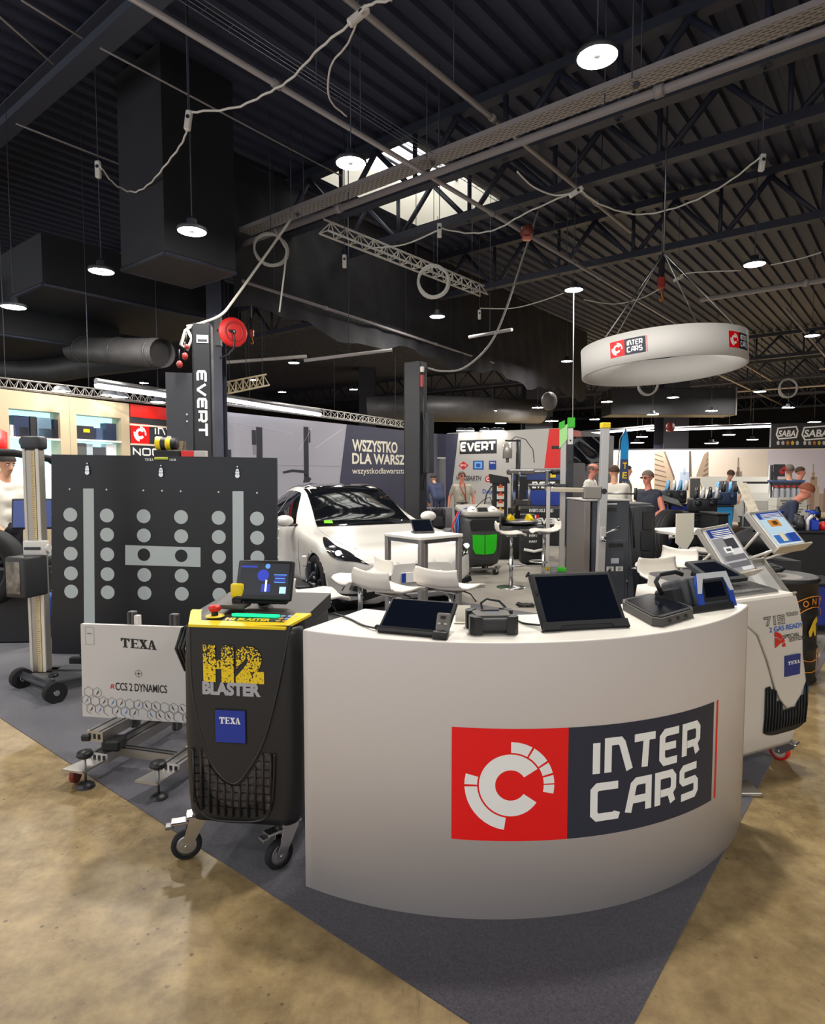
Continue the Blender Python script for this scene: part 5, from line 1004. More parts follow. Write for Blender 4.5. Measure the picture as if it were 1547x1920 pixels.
# ---------------------------------------------------------------- big black target board
def board():
    pl = Plane(97, 5.52, 520, 5.5); a, b = pl.xy(97, 900)[0], pl.xy(520, 900)[0]; L = pl.xy
    t = thing('target_board', 'large black target board with rows of pale dots and bars', 'calibration board', pl.o, math.atan2(pl.d.y, pl.d.x)); off = pl.n
    BM = mat('#10131a', .36); PM = mat('#b9c2c2', .5); q = MB()
    P = [L(97, 1226), L(521, 1231), L(519, 858.5), L(96, 852)]; q.prism(P, 0, .03, BM, 'y'); q.build('board', t)
    f = lambda x, z, e=0.: Vector((x, -.0015 - e, z)); q = MB()
    def cir(px, py, m, r, e=0.): x, z = L(px, py); k_ = MB(); k_.cyl(f(x, z), f(x, z, .0004 + e), r, m, n=36, smooth=False); k_.build('pale_dot', t)
    rows = (965, 1001, 1038, 1075, 1109); cols = (132, 200.5, 269.5, 339.5, 410, 482)
    for i, cx in enumerate(cols):
        for j, cy in enumerate(rows):
            if j == 2 and i in (2, 3): continue
            cir(cx + j * .4, cy + (cx - 132) * .021, PM, .0605)
    q = MB()
    def bar(x0, y0, x1, y1, x2, y2, x3, y3): q.add([f(*L(*p), .0002) for p in ((x0, y0), (x1, y1), (x2, y2), (x3, y3))], [(0, 1, 2, 3)], PM)
    bar(156, 916, 176, 916, 178, 1180, 158, 1180); bar(436, 921, 456.5, 921, 458, 1186, 437, 1186); bar(235, 1022, 376, 1026.5, 376, 1063, 235, 1059); q.build('pale_bars', t)
    q = MB()
    for cx, cy in ((270, 1040), (340, 1042)): x, z = L(cx, cy); q.cyl(f(x, z, .0003), f(x, z, .0012), .055, BM, n=36, smooth=False)
    q.build('black_dots', t)
    q = MB(); SW = mat('#d9d9d9', .4)
    for cx, cy in ((131, 917), (200, 918), (269, 919.5), (304, 920), (339, 921), (410, 922.5), (482, 924)): x, z = L(cx, cy); q.cyl(f(x, z), f(x, z, .003), .008, SW, n=8)
    for cy in (964, 1000, 1036, 1072, 1107):
        for cx in (98.5, 519.5): x, z = L(cx, cy + (9 if cx > 300 else 0)); q.box((x, .01, z), (.025, .016, .01), SW)
    q.build('edge_screws', t)
    for cx, cy in ((165, 880), (303, 884), (446, 886)):
        q = MB()
        for dy, r in ((-11, .006), (0, .018), (6, .02), (-4, .014)): x, z = L(cx, cy + dy); q.cyl(f(x, z), f(x, z, .014), r, CHR, n=10)
        q.build('mounting_hook', t)
    q = MB(); a_ = L(291, 863); b_ = L(316, 858); q.box(((a_[0] + b_[0]) / 2, -.012, (a_[1] + b_[1]) / 2 + .004), (b_[0] - a_[0], .02, .022), mat('#b9c23a', .4), .004); q.build('spirit_level', t)
    q = MB(); k0, k1 = L(272, 864), L(288, 859.5); serif_texa(q, k0[0], k0[1], k1[0], k1[1], WHT, lambda x, z: f(x, z, .001)); k0, k1 = L(318, 864), L(330, 860); text(q, 'CALIB', k0[0], k0[1], k1[0], k1[1], WHT, lambda x, z: f(x, z, .001)); q.build('lettering', t)
    for cx in (160, 470):
        x = L(cx, 1200)[0]; q = MB(); q.box((x, .06, .5), (.05, .05, 1.0), BLK); q.box((x, .2, .02), (.06, .5, .04), BLK, .004); q.build('rear_support', t)
board()
# measuring post with lamp head
def post():
    t = thing('headlight_tester', 'aluminium measuring column with a lamp box on a wheeled base', 'headlight tester', onz(78, 1256, .1) * Vector((1, 1, 0)) if False else Vector((onz(78, 1256, .1).x, onz(78, 1256, .1).y, 0))); p = t.location
    zt = 1.62 + (885 - 842) / 1190 * p.y; q = MB(); q.box((0, 0, (zt + .06) / 2), (.125, .09, zt - .06), mat('#a8a29a', .4, .6), .012); q.box((.052, -.048, (zt + .06) / 2), (.022, .008, zt - .06), mat('#d8d3c8', .4), .002); q.box((-.045, -.048, (zt + .06) / 2), (.018, .008, zt - .06), mat('#c9c3ba', .4)); q.build('column', t)
    q = MB(); q.box((.02, -.048, zt / 2 + .03), (.03, .004, zt - .1), mat('#cdb98c', .5)); K = mat('#4a4640', .5)
    for k in range(110): z = .1 + k * .0157; q.box((.014 + (.004 if k % 5 == 0 else 0), -.0505, z), (.012 if k % 5 else .02, .001, .003), K)
    q.build('scale_tape', t)
    q = MB(); q.box((.005, 0, zt + .045), (.15, .12, .1), DGRY, .02, seg=2); q.cyl((-.09, 0, zt + .055), (-.07, 0, zt + .055), .03, DGRY); q.build('top_cap', t)
    zl = lambda py: 1.62 - (py - 885) / 1190 * p.y
    z0, z1 = zl(1040), zl(1012); q = MB(); q.box((.03, -.06, (z0 + z1) / 2), (.17, .06, z1 - z0), WPL, .01, seg=2); q.box((.02, -.094, (z0 + z1) / 2), (.12, .01, .02), DGRY, .002); q.cyl((.1, -.06, (z0 + z1) / 2), (.13, -.06, (z0 + z1) / 2), .03, WPL); q.build('slide_clamp', t)
    zb, za = zl(1112), zl(1038); hd = MB(); hd.X = Matrix.Translation((.0, -.14, 0)) @ Matrix.Rotation(R(-18), 4, 'Z'); hd.box((0, 0, (za + zb) / 2), (.19, .2, za - zb), mat('#2b2c2f', .55), .015, seg=2); h = hd.build('lamp_box', t)
    q = MB(); q.X = hd.X; q.box((-.012, -.102, (za + zb) / 2), (.13, .004, (za - zb) * .78), mat('#8d8983', .15, .7, noise=.5, nscale=14)); q.build('fresnel_lens', h)
    q = MB(); q.box((.02, .0, .085), (.2, .14, .03), DGRY, .006); q.prism([(-.05, -.08), (.22, -.3), (.42, -.1), (.55, .12), (.55, .22), (.02, .1)], .088, .1, mat('#55565a', .5)); q.build('base_plate', t)
    a, b = onz(40, 1275, .06) - p, onz(103, 1302, .06) - p; q = MB(); q.X = None; d = (b - a).normalized(); q.tube([(a.x, a.y, .1), (b.x, b.y, .1)], .035, DGRY, 4); q.build('axle_bar', t)
    q = MB(); q.box((.3, .32, .08), (.5, .05, .05), BLKR, .004); q.box((.3, -.02, .08), (.5, .04, .05), BLKR, .004); q.build('side_bar', t)
    for v in (a, b):
        n = Vector((-d.y, d.x, 0)) ; w = MB(); s = -d * .025 if v is a else d * .025; w.cyl((v.x - d.x * .03, v.y - d.y * .03, .075), (v.x + d.x * .03, v.y + d.y * .03, .075), .075, RUB, n=24); wo = w.build('wheel', t); h = MB(); h.cyl((v.x - d.x * .034, v.y - d.y * .034, .075), (v.x + d.x * .034, v.y + d.y * .034, .075), .02, CHR, n=12); h.build('hub', wo)
    q = MB(); q.lathe([(0, .03), (.03, .028), (.034, .01), (0, 0)], BLK, 10, ((a.x + b.x) / 2 + .12, (a.y + b.y) / 2, .13)); q.cyl(((a.x + b.x) / 2 + .12, (a.y + b.y) / 2, .08), ((a.x + b.x) / 2 + .12, (a.y + b.y) / 2, .14), .008, STEEL, n=6); q.build('clamp_knob', t)
post()
# wheel balancer at the left edge
def balancer():
    c = onz(10, 1222); t = thing('wheel_balancer', 'black wheel balancer with a car wheel mounted, at the left edge', 'wheel balancer', (c.x - .35, c.y + .55, 0), R(4))
    q = MB(); q.box((0, 0, .36), (1.0, .6, .72), mat('#1c1d21', .5), .02); q.box((.1, .05, .76), (.8, .5, .1), mat('#24252a', .5), .03, seg=2); q.build('cabinet', t)
    q = MB(); q.tube([(-.5, -.35, 1.8), (-.1, -.3, 1.81), (.25, -.2, 1.8), (.5, -.05, 1.75), (.62, .1, 1.6), (.64, .2, 1.3)], .035, BLKR, 8); q.build('wheel_guard', t)
    q = MB(); q.X = Matrix.Translation((.33, .0, 1.21)) @ Matrix.Rotation(R(4), 4, 'Z') @ Matrix.Rotation(R(-6), 4, 'X'); q.box((0, 0, 0), (.42, .06, .3), BLK, .01); m_ = q.build('monitor', t); s = MB(); s.X = q.X; s.box((0, -.032, 0), (.38, .004, .26), mat('#3a4a86', .2, em=.25)); s.build('screen', m_); q = MB(); q.cyl((.3, .05, .75), (.3, .05, 1.12), .03, BLK); q.build('monitor_post', t)
    # the mounted wheel faces the camera
    X = Matrix.Translation((.12, -.52, .76)) @ Matrix.Rotation(R(90), 4, 'X'); w = MB(); w.X = X; r = .36
    w.lathe([(.25, .1), (.3, .115), (r - .02, .1), (r, .07), (r, -.07), (r - .02, -.1), (.3, -.115), (.25, -.1)], RUB, 40); wo = w.build('tyre', t)
    w = MB(); w.X = X; w.lathe([(.25, .1), (.235, .1), (.225, .06), (.225, -.1), (.25, -.1)], BLK, 40)
    for k in range(5):
        a = R(72 * k + 20)
        for s_ in (-.16, .16): w.tube([(.05 * math.cos(a + s_), .05 * math.sin(a + s_), .08), (.235 * math.cos(a + s_ * .7), .235 * math.sin(a + s_ * .7), .07)], .017, BLK, 6)
    w.lathe([(0, .09), (.06, .085), (.07, .05), (0, .04)], BLK, 20); w.build('alloy_rim', wo); w = MB(); w.X = X; w.cyl((0, 0, .06), (0, 0, .2), .03, BLKR); w.lathe([(.018, .215), (.034, .215), (.034, .19), (.018, .19)], CHR, 16); w.build('shaft', t)
    solo(MB().tube([at(92, 1112, 5.9), at(92, 1125, 5.9), at(93, 1150, 5.9), at(94, 1165, 5.95)], .03, mat('#3a62b8', .4), 8), 'blue_hose', 'short blue hose end behind the measuring column', 'hose')
balancer()
# ---------------------------------------------------------------- car lifts
def lift_post(c, rz, H_, label, logo, w=.27):
    t = thing('car_lift_post', label, 'car lift', c, rz); LB = mat('#232428', .45); d = .24
    q = MB(); q.box((0, -d / 2 + .01, H_ / 2), (w, .02, H_), LB, .003); q.box((-w / 2 + .012, 0, H_ / 2), (.024, d, H_), LB, .003); q.box((w / 2 - .012, 0, H_ / 2), (.024, d, H_), LB, .003); q.box((-w / 2 + .05, d / 2 - .01, H_ / 2), (.09, .02, H_), LB); q.box((w / 2 - .05, d / 2 - .01, H_ / 2), (.09, .02, H_), LB); q.build('column', t)
    q = MB(); q.box((0, 0, .012), (.5, .5, .024), LB, .004); q.build('base_plate', t)
    q = MB(); q.box((0, d / 2 + .02, .6), (w + .06, .1, .7), BLKR, .01); q.build('carriage', t)
    return t, d
cpost = at(385, 885, 8.6); Hp = at(385, 610, 8.6).z
t, d = lift_post(Vector((cpost.x, cpost.y, 0)), R(10), Hp, 'dark car lift post with vertical white lettering, left of the car', 1, .24)
q = MB(); n = 5; zz = [at(385, 697, 8.5).z, at(385, 815, 8.5).z]; fnv = lambda x, y, e=0.: Vector((y - .07, -d / 2 - .003, zz[0] - x))
word(q, 'EVERt', 0, 0, zz[0] - zz[1], .13, WHT, fnv, .24, .28); q.build('lettering', t)
q = MB(); a = at(385, 636, 8.5).z; q.box((.015, -d / 2 - .003, a), (.15, .004, .1), mat('#cfcfcf', .5)); q.box((.015, -d / 2 - .006, a - .02), (.12, .003, .03), DGRY); q.build('rating_plate', t)
zb0, zb1 = at(330, 815, 8.4).z, at(330, 698, 8.4).z; q = MB(); q.prism([(-.46, zb0), (-.28, zb0 - .26), (-.125, zb0 - .38), (-.125, zb1), (-.46, zb1)], -.12, .12, mat('#2f3137', .5), 'y'); bx = q.build('motor_cover', t)
q = MB()
for k in range(16): q.box((-.463, -.02, lerp(zb0 + .12, zb1 - .1, k / 15)), (.01, .13, .016), mat('#cfc6b4', .5))
q.build('louvres', bx)
q = MB(); q.box((-.33, -.04, zb0 - .17), (.24, .16, .2), mat('#c9b48c', .5), .01); q.box((-.43, -.06, zb0 - .15), (.05, .18, .26), mat('#aeb6bd', .4), .004); q.box((-.19, -.1, zb0 - .36), (.11, .12, .3), mat('#93a9c6', .4), .01); q.build('control_box', t)
q = MB(); q.cyl((-.2, -.13, lerp(zb0, zb1, .33)), (-.2, -.125, lerp(zb0, zb1, .33)), .012, CHR); q.cyl((-.2, -.13, lerp(zb0, zb1, .22)), (-.2, -.125, lerp(zb0, zb1, .22)), .012, CHR); q.build('indicator_screws', bx)
q = MB(); q.tube([(-.1, -.1, Hp - .02), (-.2, -.1, Hp - .1), (-.26, -.1, Hp - .28), (-.18, -.1, Hp - .35), (-.12, -.1, Hp - .2), (-.18, -.1, Hp - .08)], .022, mat('#c2bdb4', .4), 8); q.build('cable_coil', t)
for k, (px, py, r) in enumerate(((347, 668, .05), (337, 683, .05), (350, 650, .035))):
    p = at(px, py, 8.4); q = MB(); q.ball(tuple(p), (r * .8, r * .7, r), mat('#9c2f2a', .4), 8); q.cyl(p + Vector((0, 0, r)), p + Vector((0, 0, r + .14)), .008, BLK, n=6); solo(q, 'power_plug', ('large red plug hanging at the first lift post', 'lower red plug hanging at the first lift post', 'small red plug hanging highest at the first lift post')[k], 'plug')
p = at(437, 623, 10.6); t = thing('hose_reel', 'red hose reel beside the top of the first lift post', 'hose reel', p); X = Matrix.Rotation(R(90), 4, 'X') @ Matrix.Rotation(R(38), 4, 'Y'); q = MB(); q.X = X
q.lathe([(0, .05), (.06, .055), (.2, .05), (.235, .03), (.24, 0), (.235, -.03), (.2, -.05), (0, -.05)], mat('#c9201f', .45), 28); q.lathe([(.13, .053), (.15, .062), (.17, .053)], mat('#a01616', .5), 28); q.lathe([(0, .07), (.03, .068), (.04, .05)], STEEL, 14); q.build('drum', t)
q = MB(); q.tube([(-.3, .1, .05), (-.1, -.08, .02), (.02, -.1, 0)], .02, BLK, 6); q.tube([(.02, -.1, 0), (.05, -.1, -.12), (.03, -.08, -.28), (-.08, 0, -.36), (-.25, .1, -.4)], .015, BLK, 6); q.build('hose', t); q = MB(); q.box((-.28, .12, .05), (.1, .1, .5), BLK); q.cyl((0, .05, 0), (-.5, 1.0, 0), .03, BLK); q.build('bracket', t)
c2 = at(779, 885, 11.5); H2 = at(779, 680, 11.5).z
t, d = lift_post(Vector((c2.x, c2.y, 0)), R(-32), H2, 'dark car lift post standing behind the white car', 0, .34)
q = MB(); q.box((.24, .05, 2.15), (.14, .18, 1.1), mat('#2a2b30', .5), .01); q.build('cover', t); q = MB(); q.tube([(.2, -.1, H2 - .1), (.24, -.12, 2.6), (.34, -.14, 2.2), (.3, -.16, 1.7), (.24, -.14, 1.3)], .014, BLK, 6); q.build('cable', t); q = MB(); q.box((.2, -.1, H2 - .35), (.05, .06, .22), mat('#a8322c', .4), .01); q.box((.2, -.1, H2 - .15), (.06, .06, .1), CBL, .01); q.build('plug', t)
p = at(313, 832, 7.6); t = thing('cable_reel', 'yellow and black striped reel showing above the target board', 'reel', p); q = MB(); X = Matrix.Rotation(R(90), 4, 'Y')
q.X = X
for k in range(4): q.lathe([(0, -.12 + k * .06), (.075, -.12 + k * .06), (.075, -.06 + k * .06), (0, -.06 + k * .06)], YEL if k % 2 == 0 else BLK, 16)
q.build('drum', t); q = MB(); q.box((.02, 0, -.13), (.3, .16, .1), BLKR, .01); q.cyl((.0, 0, -.15), (0, 0, -p.z), .04, DGRY); q.build('stand', t); q = MB(); q.box((.26, 0, -.13), (.16, .1, .09), REDP, .004); q.box((.4, 0, -.13), (.14, .1, .09), mat('#b9b4ae', .4), .004); q.build('side_boxes', t)
# ---------------------------------------------------------------- the white car
def car():
    t = thing('car', 'white electric hatchback car with black glass roof behind the counter', 'car', (.05, 6.95, 0), R(26))
    ST = [(0, .45, .30, .55, .40, .60, .62), (.08, .66, .22, .64, .55, .68, .70), (.25, .82, .18, .71, .62, .76, .77), (.55, .90, .17, .76, .70, .805, .815), (.84, .92, .17, .82, .72, .855, .865), (1.3, .925, .17, .87, .70, .905, .93), (1.55, .925, .17, .90, .665, .955, .985),
          (1.9, .925, .17, .93, .615, 1.14, 1.19), (2.3, .925, .17, .96, .57, 1.335, 1.38), (2.6, .925, .17, .965, .56, 1.385, 1.43), (3.1, .925, .17, .97, .55, 1.375, 1.44), (3.6, .92, .17, .98, .53, 1.29, 1.36), (4.1, .91, .18, .99, .52, 1.12, 1.17), (4.45, .86, .22, .99, .55, 1.02, 1.05), (4.65, .75, .3, .93, .5, .96, .98), (4.69, .6, .4, .8, .45, .85, .87)]
    def sec(s):
        y, w, zb, zs, xr, zr, zt = s; h = zs - zb
        return [(0, zb), (w * .62, zb), (w * .93, zb + .1 * h), (w * .985, zb + .4 * h), (w, zb + .66 * h), (w * .965, zs), (xr, zr), (xr * .55, lerp(zr, zt, .78)), (0, zt)]
    SE = [sec(s) for s in ST]; YS = [s[0] for s in ST]
    def cr(a, b, c, d, u): return .5 * (2 * b + (c - a) * u + (2 * a - 5 * b + 4 * c - d) * u * u + (3 * b - a - 3 * c + d) * u ** 3)
    def S(y, v, side=1, e=0.):
        i = 0
        while i < len(YS) - 2 and y > YS[i + 1]: i += 1
        u = min(max((y - YS[i]) / (YS[i + 1] - YS[i]), 0), 1); k = [max(i - 1, 0), i, i + 1, min(i + 2, len(YS) - 1)]
        def at_(n):
            n = max(0, min(8, n)); A = [SE[j][n] for j in k]
            # finite-difference tangents for uneven stations
            out = []
            for c_ in (0, 1):
                h = YS[k[2]] - YS[k[1]]; m0 = (A[2][c_] - A[0][c_]) / max(1e-6, YS[k[2]] - YS[k[0]]) * h if k[0] != k[1] else (A[2][c_] - A[1][c_]); m1 = (A[3][c_] - A[1][c_]) / max(1e-6, YS[k[3]] - YS[k[1]]) * h if k[3] != k[2] else (A[2][c_] - A[1][c_])
                out.append((2 * u ** 3 - 3 * u * u + 1) * A[1][c_] + (u ** 3 - 2 * u * u + u) * m0 + (-2 * u ** 3 + 3 * u * u) * A[2][c_] + (u ** 3 - u * u) * m1)
            return out
        j = min(7, int(v)); f = v - j; q = [at_(n) for n in (j - 1, j, j + 1, j + 2)]
        if j == 0: q[0] = [-q[2][0], q[2][1]]
        if j == 7: q[3] = [-q[1][0], q[1][1]]
        x, z = cr(*[a[0] for a in q], f), cr(*[a[1] for a in q], f)
        return Vector((x * side, y, z))
    def SN(y, v, side, e):
        p = S(y, v, side); a = S(min(y + .02, 4.69), v, side) - S(max(y - .02, 0), v, side); b = S(y, min(v + .05, 8), side) - S(y, max(v - .05, 0), side); n = a.cross(b)
        if n.length < 1e-9: return p
        n.normalize()
        if n.dot(p - Vector((0, y, .6))) < 0: n = -n
        return p + n * e
    PNT = mat('#d6d3cd', .2, coat=.7); GL_ = mat('#0a0c10', .06, coat=.5)
    q = MB(); WY = (.845, 3.72); NU, NV = 130, 40
    ys = [4.69 * (i / NU) for i in range(NU + 1)]
    for side in (1, -1):
        def skip(u, v):
            y = 4.69 * u; p = S(y, v * 8, 1)
            return p.x > .5 and any((y - w) ** 2 + (p.z - .33) ** 2 < .365 ** 2 for w in WY) and v * 8 < 5.2 or (1.62 < y < 2.36 and v * 8 > 6.25)
        q.grid(lambda u, v: S(4.69 * u, v * 8, side), NU, NV, PNT, True, None, None, skip)
    for y in (0, 4.69): q.add([S(y, v * .25, 1) for v in range(33)] + [S(y, v * .25, -1) for v in range(31, 0, -1)], [tuple(range(64))], PNT)
    q.build('body', t)
    q = MB()
    for w in WY:
        for s in (1, -1):
            q.tube([(s * (S(w + .365 * math.cos(R(a)), 4, 1).x * .985 - .005), w + .365 * math.cos(R(a)), .33 + .365 * math.sin(R(a))) for a in range(-22, 203, 9)], .016, PNT, 6)
    q.build('arch_lips', t)
    q = MB()
    for w in WY: q.cyl((-.86, w, .36), (.86, w, .36), .385, BLKR, n=28)
    q.box((0, 2.3, .2), (1.5, 3.6, .1), BLKR); q.build('underbody', t)
    def patch(name, y0, y1, v0, v1, m, e, sides=(1, -1), ny=24, nv=8, shape=None):
        q = MB()
        for s in sides:
            def f(u, v):
                y = lerp(y0, y1, u); a, b = (v0, v1) if shape is None else shape(u); return SN(y, lerp(a, b, v), s, e)
            q.grid(f, ny, nv, m)
        return q.build(name, t)
    def ws(u, v):
        a = 2 * u - 1; sp = S(lerp(1.47, 2.46, v), 6.0); ce = S(lerp(1.36, 2.4, v), 8); k = a * a; return (a * sp.x * 1.005, lerp(ce.y, sp.y, k) - .012, lerp(ce.z, sp.z, k) + .014)
    MB().grid(ws, 24, 20, GL_).build('windscreen', t)
    patch('roof_glass', 2.45, 3.95, 6.12, 8, GL_, .006)
    [patch('side_window', 1.72, 2.72, 5.06, 5.8, GL_, .006, (s_,), shape=lambda u: (5.06, lerp(5.12, 5.86, min(1, u * 1.5)))) for s_ in (1, -1)]; [patch('side_window', 2.76, 3.7, 5.06, 5.8, GL_, .006, (s_,), shape=lambda u: (5.06, lerp(5.86, 5.2, max(0, (u - .35) / .65) ** 1.5))) for s_ in (1, -1)]
    for s in (1, -1):
        for y in (1.42, 2.74): tr = MB(); tr.tube([SN(y + .02 * (5 - v), v, s, .002) for v in (1.8, 2.5, 3, 3.5, 4, 4.5, 5)], .004, mat('#8d8b88', .5), 4); tr.build('door_gap', t)
        tr = MB(); tr.tube([SN(y, 6.1 + .25 * (1 - min(1, y / .8)) - .1, s, .001) for y in (.3, .5, .7, .9, 1.1, 1.3, 1.48)], .004, mat('#9d9b96', .5), 4); tr.build('bonnet_gap', t); tr = MB()
        tr.box(tuple(SN(2.5, 4.55, s, .004)), (.02, .2, .03), mat('#d6d3cc', .3, .3), .004); tr.build('door_handle', t)
    def outl(name, pts, s, m, e, rings=5):
        q = MB(); cx = sum(p[0] for p in pts) / len(pts); cv = sum(p[1] for p in pts) / len(pts); P = []
        for i in range(len(pts)):
            a, b, c, d = pts[i - 1], pts[i], pts[(i + 1) % len(pts)], pts[(i + 2) % len(pts)]
            for k in range(5): u = k / 5; P.append((cr(a[0], b[0], c[0], d[0], u), cr(a[1], b[1], c[1], d[1], u)))
        n = len(P); vs = []
        for k in range(rings): f = 1 - k / rings; vs += [SN(lerp(cx, p[0], f), lerp(cv, p[1], f), s, e) for p in P]
        vs.append(SN(cx, cv, s, e)); q.add(vs, [(k * n + i, k * n + (i + 1) % n, (k + 1) * n + (i + 1) % n, (k + 1) * n + i) for k in range(rings - 1) for i in range(n)] + [((rings - 1) * n + i, (rings - 1) * n + (i + 1) % n, rings * n) for i in range(n)], m, True)
        return q.build(name, t)
    for s in (1, -1):
        h = outl('headlight', [(.05, 5.4), (.1, 5.05), (.24, 4.72), (.42, 4.78), (.62, 5.15), (.88, 5.72), (.7, 5.8), (.45, 5.66), (.2, 5.6)], s, mat('#1b1c20', .1, coat=.6), .006)
        q = MB(); c = SN(.3, 5.1, s, .012); q.ball(tuple(c), (.035, .035, .03), mat('#f4f6ff', .2, em=3), 8); c = SN(.48, 5.35, s, .01); q.ball(tuple(c), (.04, .05, .02), mat('#c9ccd2', .15, .6), 8); q.build('lamp_lens', h)
    def strip(name, v0, v1, ym, m, e):
        q = MB(); ys_ = [ym * (1 - i / 10) for i in range(11)]; L = []
        for s in (-1, 1):
            k = ys_ if s == -1 else ys_[::-1]; L += [(SN(y, v0, s, e), SN(y, v1, s, e)) for y in k]
        L = [(a + Vector((0, -e if a.y < .02 else 0, 0)), b + Vector((0, -e if b.y < .02 else 0, 0))) for a, b in L]
        q.add([p for ab_ in L for p in ab_], [(2 * i, 2 * i + 2, 2 * i + 3, 2 * i + 1) for i in range(len(L) - 1)], m, False); return q.build(name, t)
    strip('lower_grille', 1.75, 2.5, .28, BLK, .01); strip('front_lip', 1.0, 1.6, .5, PNT, .02)
    for s in (1, -1): q = MB(); q.prism([(s * .5, .30), (s * .74, .36), (s * .72, .42), (s * .5, .35)], .05, .2, BLK, 'y'); q.build('side_intake', t)
    q = MB(); q.box((.05, -.02, .47), (.5, .015, .11), mat('#e9e9e6', .4), .003); q.box((-.175, -.03, .47), (.05, .006, .1), BLU); q.build('number_plate', t)
    q = MB(); c = SN(.06, 6.4, 1, .002); q.prism([(-.028, .6), (0, .52), (.028, .6), (.02, .61), (-.02, .61)], -.012, -.004, CHR, 'y'); q.build('nose_badge', t)
    for s in (1, -1):
        q = MB(); q.ball((s * 1.03, 1.72, 1.0), (.12, .075, .075), PNT, 10); m_ = q.build('door_mirror', t); q = MB(); q.box((s * .94, 1.72, .945), (.16, .06, .03), BLK, .008); q.build('mirror_foot', m_)
    q = MB(); off_ = Vector((0, -.006, .008)); q.add([Vector(ws(u, v)) + off_ for u, v in ((.07, .07), (.15, .06), (.155, .15), (.08, .15))], [(0, 1, 2, 3)], mat('#6fcf2a', .4)); q.build('green_sticker', t)
    for w in WY:
        for s in (1, -1):
            X = Matrix.Translation((s * .8, w, .335)) @ Matrix.Rotation(R(90 if s > 0 else -90), 4, 'Y'); k = MB(); k.X = X; r = .335
            k.lathe([(.24, .1), (.29, .115), (r - .015, .105), (r, .08), (r, -.08), (r - .015, -.105), (.24, -.1)], RUB, 36); k.lathe([(r + .0005, .06), (r + .0008, .05), (r + .0005, .04)], BLK, 36); o = k.build('tyre', t); k = MB(); k.X = X; k.lathe([(.24, .09), (.23, .1), (.22, .04), (.1, .05), (.05, .07), (0, .07)], mat('#3b3c40', .4, .5), 30)
            for j in range(5): a = R(72 * j); k.tube([(.05 * math.cos(a), .05 * math.sin(a), .07), (.225 * math.cos(a), .225 * math.sin(a), .085)], .025, mat('#6b6c70', .35, .7), 6)
            k.build('wheel_disc', o)
    # alignment clamp on the near front wheel
    c = thing('wheel_clamp', 'black and steel alignment clamp on the near front wheel of the white car', 'wheel clamp', t.location + Vector((0, 0, 0)), R(26)); x = -.98
    k = MB(); k.box((x, .845, .335), (.04, .08, .5), DGRY, .006); k.box((x, .845, .335), (.04, .42, .06), STEEL, .006); k.tube([(x + .02, .7, .48), (x - .02, .845, .34), (x + .02, 1.0, .2)], .018, DGRY, 6); k.tube([(x + .02, 1.0, .48), (x - .02, .845, .34), (x + .02, .7, .2)], .018, STEEL, 6); k.build('frame', c)
    k = MB(); k.box((x - .05, .845, .6), (.05, .06, .12), mat('#cfcac2', .4), .01); k.build('handle', c); k = MB(); k.box((x - .14, .9, .3), (.16, .7, .13), BLK, .015, seg=2); k.box((x - .224, .75, .3), (.004, .03, .06), WHT); k.build('sensor_bar', c)
car()
p = onz(592, 1125); solo(MB().box((0, 0, .05), (1.2, .8, .1), mat('#26262a', .7), .01), 'floor_ramp', 'dark floor plate beside the near front wheel of the white car', 'ramp', (p.x - .35, p.y + .2, .007), R(26))
# ---------------------------------------------------------------- bar table, laptop, stools
def bar_table():
    z = 1.06; P = [onz(x, y, z) for x, y in ((790, 1009), (867, 1002), (797, 991), (721, 1000))]; c = sum(P, Vector()) / 4
    ex = (P[1] - P[0]).normalized(); rz = math.atan2(ex.y, ex.x); s1, s2 = (P[1] - P[0]).length, (P[3] - P[0]).length; s1 = s2 = (s1 + s2) / 2
    t = thing('bar_table', 'white square bar table with steel legs in front of the car', 'table', (c.x, c.y, 0), rz)
    MB().box((0, 0, z - .014), (s1, s2, .028), mat('#e8e4dc', .35), .004).build('tabletop', t)
    q = MB()
    for a in (-1, 1): q.box((0, a * (s2 / 2 - .03), z - .045), (s1 - .06, .03, .035), STEEL); q.box((a * (s1 / 2 - .03), 0, z - .045), (.03, s2 - .06, .035), STEEL)
    q.build('apron', t)
    for a in (-1, 1):
        for b in (-1, 1): q = MB(); q.box((a * (s1 / 2 - .028), b * (s2 / 2 - .028), (z - .03) / 2 + .002), (.045, .045, z - .034), mat('#a9a5a2', .35, .7), .004); q.build('leg', t)
    l = thing('laptop', 'black laptop open on the white bar table', 'laptop', onz(795, 1000, z), R(14)); q = MB(); q.box((0, .05, .008), (.19, .14, .014), BLK, .004); q.build('base', l)
    q = MB(); q.X = Matrix.Translation((-.0, -.01, .014)) @ Matrix.Rotation(R(-25), 4, 'X') @ Matrix.Rotation(R(0), 4, 'Y'); q.prism([(-.1, 0), (.1, 0), (.07, .125), (-.12, .125)], 0, .008, BLK, 'y'); q.build('lid', l); k = MB(); k.X = q.X; k.prism([(-.09, .008), (.088, .008), (.062, .117), (-.11, .117)], -.001, 0, SCREEN, 'y'); k.build('screen', l)
bar_table()
SHELL = mat('#d6d0c8', .4); SEATW = mat('#f0ebe0', .4)
